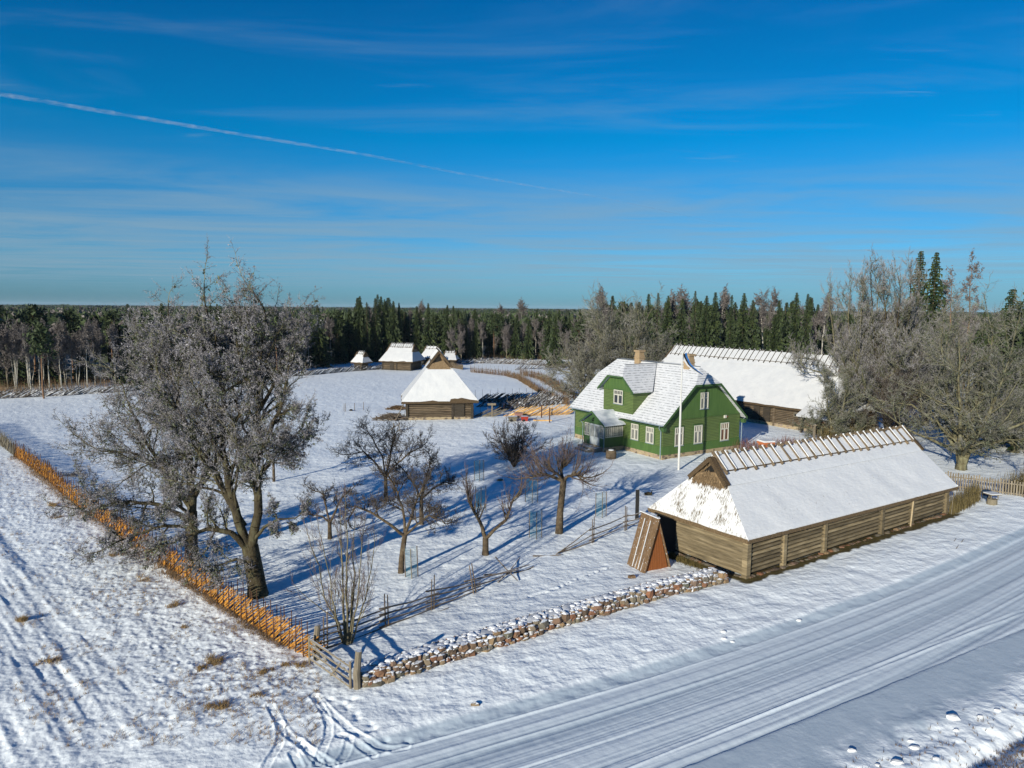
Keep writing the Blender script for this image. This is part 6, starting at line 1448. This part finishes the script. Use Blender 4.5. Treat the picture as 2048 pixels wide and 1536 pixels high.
def proto_obj(V, Fq, mat, segs=None, bark=None, tint=True, ns=5):
    p = Proto(); rs = np.random.RandomState(len(V))
    p.crown = nmesh('crown', V, Fq, rs.rand(sum(len(f) for f in Fq) if isinstance(Fq, list) else len(Fq))); p.crown.materials.append(mat)
    V2, F2, n = tubes(segs, ns); p.trunk = nmesh('trunk', V2, F2, np.repeat(rs.rand(len(segs)), n), smooth=True); p.trunk.materials.append(bark)
    return p
def straight(H_, r, R, lean=.02):
    sg = []; x = y = 0; n = 6
    for i in range(n):
        nx, ny = x+R.gauss(0, lean)*H_/n, y+R.gauss(0, lean)*H_/n
        sg.append((x, y, H_*i/n-(0.3 if i == 0 else 0), nx, ny, H_*(i+1)/n, r*(1-i/n*.85), r*(1-(i+1)/n*.85)+.01, 0)); x, y = nx, ny
    return sg
KIND = {}
KIND['spruce'] = []
for i, (h, rm) in enumerate(((19, 3.0), (18, 3.6), (20, 2.7), (16, 3.0), (17, 4.1), (14, 3.3))):
    V, Fq = conifer(h, rm, 200+i, m_spruce, None, droop=(.35, .45, .3, .4, .5, .25)[i], dens=(1, 1, .9, 1, .9, .8)[i]); KIND['spruce'].append((proto_obj(V, Fq, m_spruce, straight(h*.98, .22, random.Random(i)), m_spruceb), h))
def pine(h, seed):
    R = random.Random(seed); rs = np.random.RandomState(seed); sg = straight(h*.95, .2, R, .03); pts = []
    for k in range(34):
        f = R.uniform(.58, 1.0); a = R.random()*6.28; q = R.uniform(.3, 1)*2.3*(1-(max(0, f-.75)/.25)**2*.7); x, y, z = q*math.cos(a), q*math.sin(a), h*f
        sg.append((0, 0, z-.6, x, y, z, .05, .02, 0)); pts.append((x, y, z))
    pts.append((0, 0, h))
    V, F2 = flecks(pts, 30, .30, .42, rs); V[:, 2] = V[:, 2]*1.0
    return proto_obj(V, F2, m_pineg, sg, m_pineb)
KIND['pine'] = [(pine(15, 1), 15), (pine(14, 2), 14), (pine(16, 3), 16)]
def leafless(h, seed, bark, twig, rad, ch=(7, 5), f0=.35, ang=38, up=.25, clear=None, stems=1, tuft=1, r0=.13, rmin=.03):
    R = random.Random(seed); rs = np.random.RandomState(seed); sg = []; P_ = PP(ch=ch, n=(4, 3, 2), wob=(.14, .16, .2), up=(.10, .04, -.02), ang=(40, 42))
    for s in range(stems):
        dx, dy = (R.gauss(0, .6), R.gauss(0, .6)) if stems > 1 else (R.gauss(0, .25), R.gauss(0, .25))
        lim(sg, [(dx*.2, dy*.2, -.3), (dx*.6, dy*.6, h*.35), (dx*1.1, dy*1.1, h*.7), (dx*1.3, dy*1.3, h*.9)], r0, .03, R, P_, ch=int(22/stems**.5), f0=f0, child_len=rad, ang=ang, up=up)
    tk = [s for s in sg if s[8] == 0]; cr_ = [s for s in sg if s[8] > 0]
    V, Fq, n = tubes(cr_, 3, rmin); fs = [Fq]
    if tuft:
        ends = np.array([s[3:6] for s in cr_ if s[8] >= 3]); V2, F2 = flecks(ends, tuft, .09, .14, rs); V = np.concatenate([V, V2]); fs.append(F2+len(V)-len(V2))
    return proto_obj(V, fs, twig, tk, bark)
KIND['birch'] = [(leafless(14, 11, m_birch, m_birchc, 2.4, f0=.42), 14), (leafless(13, 12, m_birch, m_birchc, 2.1, f0=.5), 13), (leafless(15, 13, m_birch, m_birchc, 2.5, f0=.45, stems=2), 15)]
KIND['grey'] = [(leafless(12, 14, m_greyt, m_greyc, 3.0, f0=.2, ang=48), 12), (leafless(11, 15, m_greyt, m_greyc, 2.8, f0=.22, ang=45, stems=2), 11), (leafless(13, 16, m_greyt, m_greyc, 3.3, f0=.25, ang=45), 13)]
KIND['larch'] = [(leafless(18, 61, m_pineb, m_greyc, 1.5, ch=(6, 4), f0=.3, ang=75, up=-.15, r0=.16), 18)]
LAB = {'spruce': ('spruce_tree', 'dark green spruce in the forest edge behind the farm', 'spruces of the forest edge'), 'pine': ('pine_tree', 'pine with a bushy green top standing in the forest edge', 'pines of the forest edge'),
       'birch': ('birch_tree', 'leafless birch with a pale thin trunk in the forest edge', 'birches of the forest edge'), 'grey': ('bare_tree', 'leafless grey tree in the forest edge', 'bare grey trees of the forest edge'), 'larch': ('larch_tree', '', None)}
def plant(kind, x, y, h, i=None, lab=None, grp=True, wide=None):
    pr, h0 = KIND[kind][(rnd.randrange(len(KIND[kind])) if i is None else i)]
    nm, lb, gp = LAB[kind]; s = h/h0
    r = empty(nm, (x, y, 0), rnd.random()*6.28, lab or lb, 'tree', gp if (grp and not lab) else None)
    w_ = wide or (rnd.uniform(.9, 1.2) if kind != 'under' else rnd.uniform(1.8, 2.3)); r.scale = (s*w_, s*w_, s)
    for nme, me in (('trunk', pr.trunk), ('crown', pr.crown)):
        o = bpy.data.objects.new(nme, me); COL.objects.link(o); o.parent = r
    return r
# the forest edge, surveyed along its foot (image x, foot y); rows step back from it
def edge_pt(px):
    for (a, ya), (b, yb) in zip(EDGE[:-1], EDGE[1:]):
        if a <= px <= b: return G(px, ya+(yb-ya)*(px-a)/(b-a))
    return G(px, 740)
placed = 0
def mix(px, row):
    "kind weights along the edge"
    if px < 260: return [('birch', .85), ('grey', .15)] if row < 2 else ([('birch', .3), ('grey', .3), ('under', .4)] if row == 2 else ([('under', .7), ('pine', .3)] if row == 3 else [('pine', .9), ('birch', .1)]))
    if px < 600: return [('birch', .35), ('spruce', .35), ('grey', .2), ('pine', .1)]
    if px < 700: return [('birch', .4), ('spruce', .5), ('pine', .1)] if row < 2 else [('spruce', .7), ('pine', .3)]
    if px < 850: return [('spruce', .93), ('birch', .07)]
    if px < 1200: return [('grey', .34), ('spruce', .42), ('birch', .12), ('pine', .12)] if row < 2 else [('spruce', .55), ('pine', .25), ('birch', .2)]
    if px < 1640: return [('spruce', .66), ('grey', .14), ('birch', .14), ('pine', .06)] if row < 2 else [('spruce', .6), ('birch', .3), ('pine', .1)]
    return [('spruce', .6), ('grey', .2), ('birch', .2)]
KIND['under'] = KIND['spruce']; LAB['under'] = ('spruce_tree', 'low dark spruce under the birches at the left forest edge', 'low spruces under the left birches')
HGT = {'under': (7, 10), 'spruce': (11, 18.2), 'pine': (13, 15.5), 'birch': (11, 14.5), 'grey': (9, 12.5)}
def hscale(px, row):
    if px < 260: return .86 if row < 3 else .95
    if px < 700: return .90
    if px < 850: return 1.06
    if px < 1200: return .86
    if px < 1640: return 1.10
    return 1.0
for row in range(5):
    px = -30+row*7
    while px < 2080:
        x, y = edge_pt(px); d0 = math.hypot(x, y); off = row*4.5+rnd.uniform(-1.6, 2.2)+1.5
        k = (d0+off)/d0; u = rnd.random(); acc = 0
        for kind, wgt in mix(px, row):
            acc += wgt
            if u <= acc: break
        lo, hi = HGT[kind]
        plant(kind, x*k, y*k, rnd.uniform(lo, hi)*hscale(px, row)*(1.04 if row > 1 and kind != 'grey' else 1))
        placed += 1
        spc = {0: 3.0, 1: 3.6, 2: 4.2, 3: 5.2, 4: 6.5}[row]*(1.25 if px > 1640 else 1)*(1.0 if px > 260 else .95)
        px += spc*F/d0*rnd.uniform(.6, 1.4)
print('forest trees', placed)
# single trees one can pick out
def pick(kind, px, py, top, lab, i=0, wide=1.0):
    x, y = G(px, py); hz = 619.4+(px-1024)*.008; h = CH*(py-top)/(py-hz); return plant(kind, x, y, h, i, lab, False, wide)
pick('spruce', 752, 724, 597, 'tallest spruce directly behind the granary roof', 0); pick('spruce', 770, 723, 599, 'tall spruce just right of the tallest one behind the granary', 2, .9); pick('spruce', 788, 723, 603, 'tall spruce above the right end of the granary roof', 1); pick('spruce', 799, 722, 606, 'narrow spruce at the right end of the tall group behind the granary', 2, .8)
pick('spruce', 857, 722, 607, 'lone pointed spruce rising above the peak of the steep hay barn', 1, .95); pick('spruce', 720, 725, 606, 'spruce just above the small log hut', 3); pick('spruce', 735, 725, 605, 'spruce between the small hut and the granary', 2)
pick('spruce', 895, 722, 611, 'dense spruce right of the steep hay barn peak', 1); pick('spruce', 907, 722, 612, 'narrow spruce right of the dense one beyond the hay barn', 2)
pick('grey', 903, 726, 665, 'pale bare tree standing in front of the dark spruces right of the hay barn', 0); pick('grey', 922, 726, 670, 'bare bushy tree next to the pale one right of the hay barn', 1)
pick('spruce', 1110, 735, 630, 'dark spruce left of the wide pale oak', 1, 1.1)
pick('pine', 88, 797, 652, 'green pine standing out in front of the left birch rows', 0)
for px, top, i, w_ in ((1293, 588, 0, 1), (1312, 586, 2, .9), (1332, 592, 1, 1), (1385, 582, 2, .8), (1408, 592, 1, 1.1), (1425, 585, 0, 1.05), (1458, 590, 2, .8), (1482, 587, 1, 1.1), (1500, 600, 3, 1), (1552, 600, 3, .8), (1586, 586, 1, 1.0), (1608, 588, 0, .9), (1545, 628, 3, 1.3), (1360, 598, 1, 1.1), (1275, 604, 3, 1)):
    x, y = G(px, 748); h = CH*(748-top)/(748-(619.4+(px-1024)*.008)); plant('spruce', x, y, h, i, None, True, w_)
for px, top in ((1365, 590), (1435, 590), (1530, 594), (1208, 590), (1640, 600), (1345, 598)):
    x, y = G(px, 746); h = CH*(746-top)/(746-(619.4+(px-1024)*.008)); plant('birch', x, y, h)
for px, top in ((1045, 608), (838, 612), (1000, 618)):
    x, y = G(px, 700); h = CH*(700-top)/(700-(619.4+(px-1024)*.008)); plant('birch', x, y, h)
pick('spruce', 1822, 806, 503, 'tall spruce top above the frosted trees on the right', 0, 1.0); pick('spruce', 1852, 808, 506, 'spruce top just right of the taller one above the frosted trees', 1, .95)
pick('larch', 1925, 812, 507, 'thin bare larch with orange trunk standing free against the sky', 0, .8); pick('larch', 1893, 806, 540, 'frosted bare larch left of the thin free-standing one', 0, 1.0)
pick('spruce', 2003, 860, 575, 'dark spruce with layered branches near the right edge', 3, 1.2); pick('spruce', 2056, 900, 540, 'big dark spruce cut by the right edge of the view', 1, 1.35); pick('spruce', 1968, 850, 640, 'short spruce low between the larch and the right edge', 3, 1.2)
pick('spruce', 2040, 870, 560, 'tall dark spruce behind the big one cut by the right edge', 0, 1.5); pick('spruce', 2020, 860, 600, 'dark spruce filling the gap left of the right edge', 2, 1.5); pick('spruce', 2030, 850, 640, 'dark spruce between the two right-edge spruces', 1, 1.2)
# ------------------------------------------------------------ the woods behind, to the horizon: one mass
def far_woods():
    rs = np.random.RandomState(77); V = []; Fq = []; T = []
    protos = []
    for i in range(5):
        v = []; n = 6
        if i < 3:     # spiky conifer of ragged tiers
            for t in range(3):
                z0, z1, r = .25+.22*t, .62+.19*t, .20-.05*t
                a0 = rs.rand()*6
                for k in range(n):
                    a, b = a0+2*PI*k/n, a0+2*PI*(k+.9)/n; v.append([(r*math.cos(a), r*math.sin(a), z0+rs.uniform(-.04, .04)), (r*math.cos(b), r*math.sin(b), z0+rs.uniform(-.04, .04)), (0, 0, z1)])
        else:         # round pine or bare crown of loose scraps
            for k in range(26):
                c = np.array([rs.normal(0, .13), rs.normal(0, .13), .78+rs.normal(0, .10)]); v.append([tuple(c+rs.normal(0, .075, 3)) for _ in range(3)])
        protos.append(np.array(v))
    segs_ = [(175, 420, 3400), (420, 1100, 3600), (1100, 3200, 3000), (3200, 7500, 2600)]
    mi = []
    for a, b, n in segs_:
        for k in range(n):
            th = rs.uniform(-.95, .95); d = math.sqrt(rs.uniform(a*a, b*b)) if b < 3000 else rs.uniform(a, b)
            px = 1024+F*math.tan(th) if abs(th) < .75 else 2600*np.sign(th)
            ex, ey = edge_pt(min(max(px, -59), 2099)); lim_ = math.hypot(ex, ey)+22
            if d < lim_: continue
            x, y = d*math.sin(th), d*math.cos(th)
            left_ = th < -.30
            pi = rs.randint(0, 3) if rs.rand() < (.25 if left_ and d < 600 else .6) else rs.randint(3, 5)
            h = rs.uniform(11.5, 14.8) if pi < 3 else rs.uniform(10.5, 13.6)
            if d > 1100: h = rs.uniform(12, 15.5)+ (d/1000)*.35
            if rs.rand() < .03: h *= 1.12
            w_ = h*(1+.0*d)*(1 if d < 1100 else 2.2 if d < 3200 else 4.5); a_ = rs.rand()*6.28; c, s = math.cos(a_), math.sin(a_)
            P_ = protos[pi]; Q = np.empty_like(P_); Q[..., 0] = (P_[..., 0]*c-P_[..., 1]*s)*w_+x; Q[..., 1] = (P_[..., 0]*s+P_[..., 1]*c)*w_+y; Q[..., 2] = P_[..., 2]*h
            V.append(Q.reshape(-1, 3)); T.append(np.full(len(P_), rs.rand())); mi.append(np.full(len(P_), 0 if pi < 3 else (1 if rs.rand() < .6 else 2)))
    V = np.concatenate(V); T = np.concatenate(T); mi = np.concatenate(mi)
    me = nmesh('far_woods', V, np.arange(len(V)).reshape(-1, 3), T)
    me.polygons.foreach_set('material_index', mi.astype(np.int32))
    o = link('distant_woods', me, [m_spruce, m_pineg, m_birchc]); props(o, 'mixed evergreen and bare woods stretching to the horizon', 'woods', kind='stuff')
far_woods()
# undergrowth at the foot of the forest edge
b = MB()
for k in range(2600):
    px = rnd.uniform(-30, 1700); x, y = edge_pt(px); k_ = 1+rnd.uniform(-.01, .06); x *= k_; y *= k_; hh = rnd.uniform(.5, 2.4); b.tint = rnd.random()
    for q in range(2):
        lx, ly = rnd.gauss(0, .5), rnd.gauss(0, .3); b.quad((x+lx*.2-.03, y, -.05), (x+lx*.2+.03, y, -.05), (x+lx, y+ly, hh))
o = b.build('forest_undergrowth', m_brush, None); props(o, 'thin bare undergrowth along the foot of the forest edge', 'undergrowth', kind='stuff')
# ------------------------------------------------------------ condensation trail high overhead
def contrail():
    alt = 620.0; pts = []
    for px, py in ((-120, 165), (0, 188), (250, 230), (500, 272), (740, 311), (900, 343), (1040, 368), (1180, 391), (1300, 415), (1450, 450), (1560, 470), (1670, 492)):
        d = FWD*F+RIGHT*(px-1024)-UP*(py-768); t = (alt-CH)/d[2]; pts.append((d[0]*t, d[1]*t, alt))
    P_ = []
    for a, b in zip(pts[:-1], pts[1:]):
        for k in range(60): P_.append(np.array(a)+(np.array(b)-np.array(a))*k/60)
    P_ = np.array(P_); n = len(P_); m = 10; V = []; T = []
    for i, p in enumerate(P_):
        d = P_[min(i+1, n-1)]-P_[max(i-1, 0)]; d /= np.linalg.norm(d); s = np.cross(d, [0, 0, 1.0]); u = np.cross(s, d)
        f = i/n; r = (4.2*(1-f)+3.8)*(.75+.55*float(fbm(np.array([i*.23]), np.array([1.0]), 5, 4)[0])) * (1.0 if f < .75 else 1-.6*(f-.75)/.25)
        for k in range(m):
            a = 2*PI*k/m; j = 1+.35*(float(vn(np.array([i*.7]), np.array([k*1.9]), 9)[0])-.5); V.append(p+(s*math.cos(a)+u*math.sin(a)*.8)*r*j)
    V = np.array(V); i = np.arange(n-1)[:, None]*m; k = np.arange(m)[None, :]; Fq = np.stack([i+k, i+(k+1) % m, i+m+(k+1) % m, i+m+k], -1).reshape(-1, 4)
    mt = bpy.data.materials.new('thin_ice_cloud'); mt.use_nodes = True; N = mt.node_tree.nodes; L = mt.node_tree.links; b = N['Principled BSDF']
    b.inputs['Base Color'].default_value = (.8, .86, .95, 1); b.inputs['Roughness'].default_value = 1; b.inputs['Specular IOR Level'].default_value = 0
    ge = N.new('ShaderNodeNewGeometry'); n1 = N.new('ShaderNodeTexNoise'); n1.inputs['Scale'].default_value = .035; n1.inputs['Detail'].default_value = 5; L.new(ge.outputs['Position'], n1.inputs['Vector'])
    mr = N.new('ShaderNodeMapRange'); mr.inputs['From Min'].default_value = .32; mr.inputs['From Max'].default_value = .75; mr.inputs['To Max'].default_value = .24; L.new(n1.outputs['Fac'], mr.inputs['Value'])
    lw = N.new('ShaderNodeLayerWeight'); lw.inputs['Blend'].default_value = .35; inv = N.new('ShaderNodeMath'); inv.operation = 'SUBTRACT'; inv.inputs[0].default_value = 1; L.new(lw.outputs['Facing'], inv.inputs[1])
    ml = N.new('ShaderNodeMath'); ml.operation = 'MULTIPLY'; L.new(mr.outputs[0], ml.inputs[0]); L.new(inv.outputs[0], ml.inputs[1])
    at = N.new('ShaderNodeAttribute'); at.attribute_name = 'fade'; m2 = N.new('ShaderNodeMath'); m2.operation = 'MULTIPLY'; L.new(ml.outputs[0], m2.inputs[0]); L.new(at.outputs['Fac'], m2.inputs[1]); L.new(m2.outputs[0], b.inputs['Alpha'])
    fd = np.repeat(np.clip(1.2-np.linspace(0, 1, n)*.75, .05, 1), m)
    o = link('condensation_trail', nmesh('trail', V, Fq, smooth=True, attrs={'fade': fd}), mt)
    props(o, 'long thin white aircraft trail crossing the blue sky', 'contrail')
contrail()

# ------------------------------------------------------------ thin winter air
b = MB(); b.box((-9500, -60, -3), (9500, 9600, 45))
hz_ = bpy.data.materials.new('winter_haze'); hz_.use_nodes = True; N = hz_.node_tree.nodes; N.remove(N['Principled BSDF']); v = N.new('ShaderNodeVolumePrincipled')
v.inputs['Color'].default_value = (.62, .80, 1, 1); v.inputs['Density'].default_value = .00005; v.inputs['Anisotropy'].default_value = 0
hz_.node_tree.links.new(v.outputs[0], N['Material Output'].inputs['Volume'])
o = b.build('haze', hz_, None); props(o, 'thin bluish winter haze over the far woods', 'haze', kind='stuff')
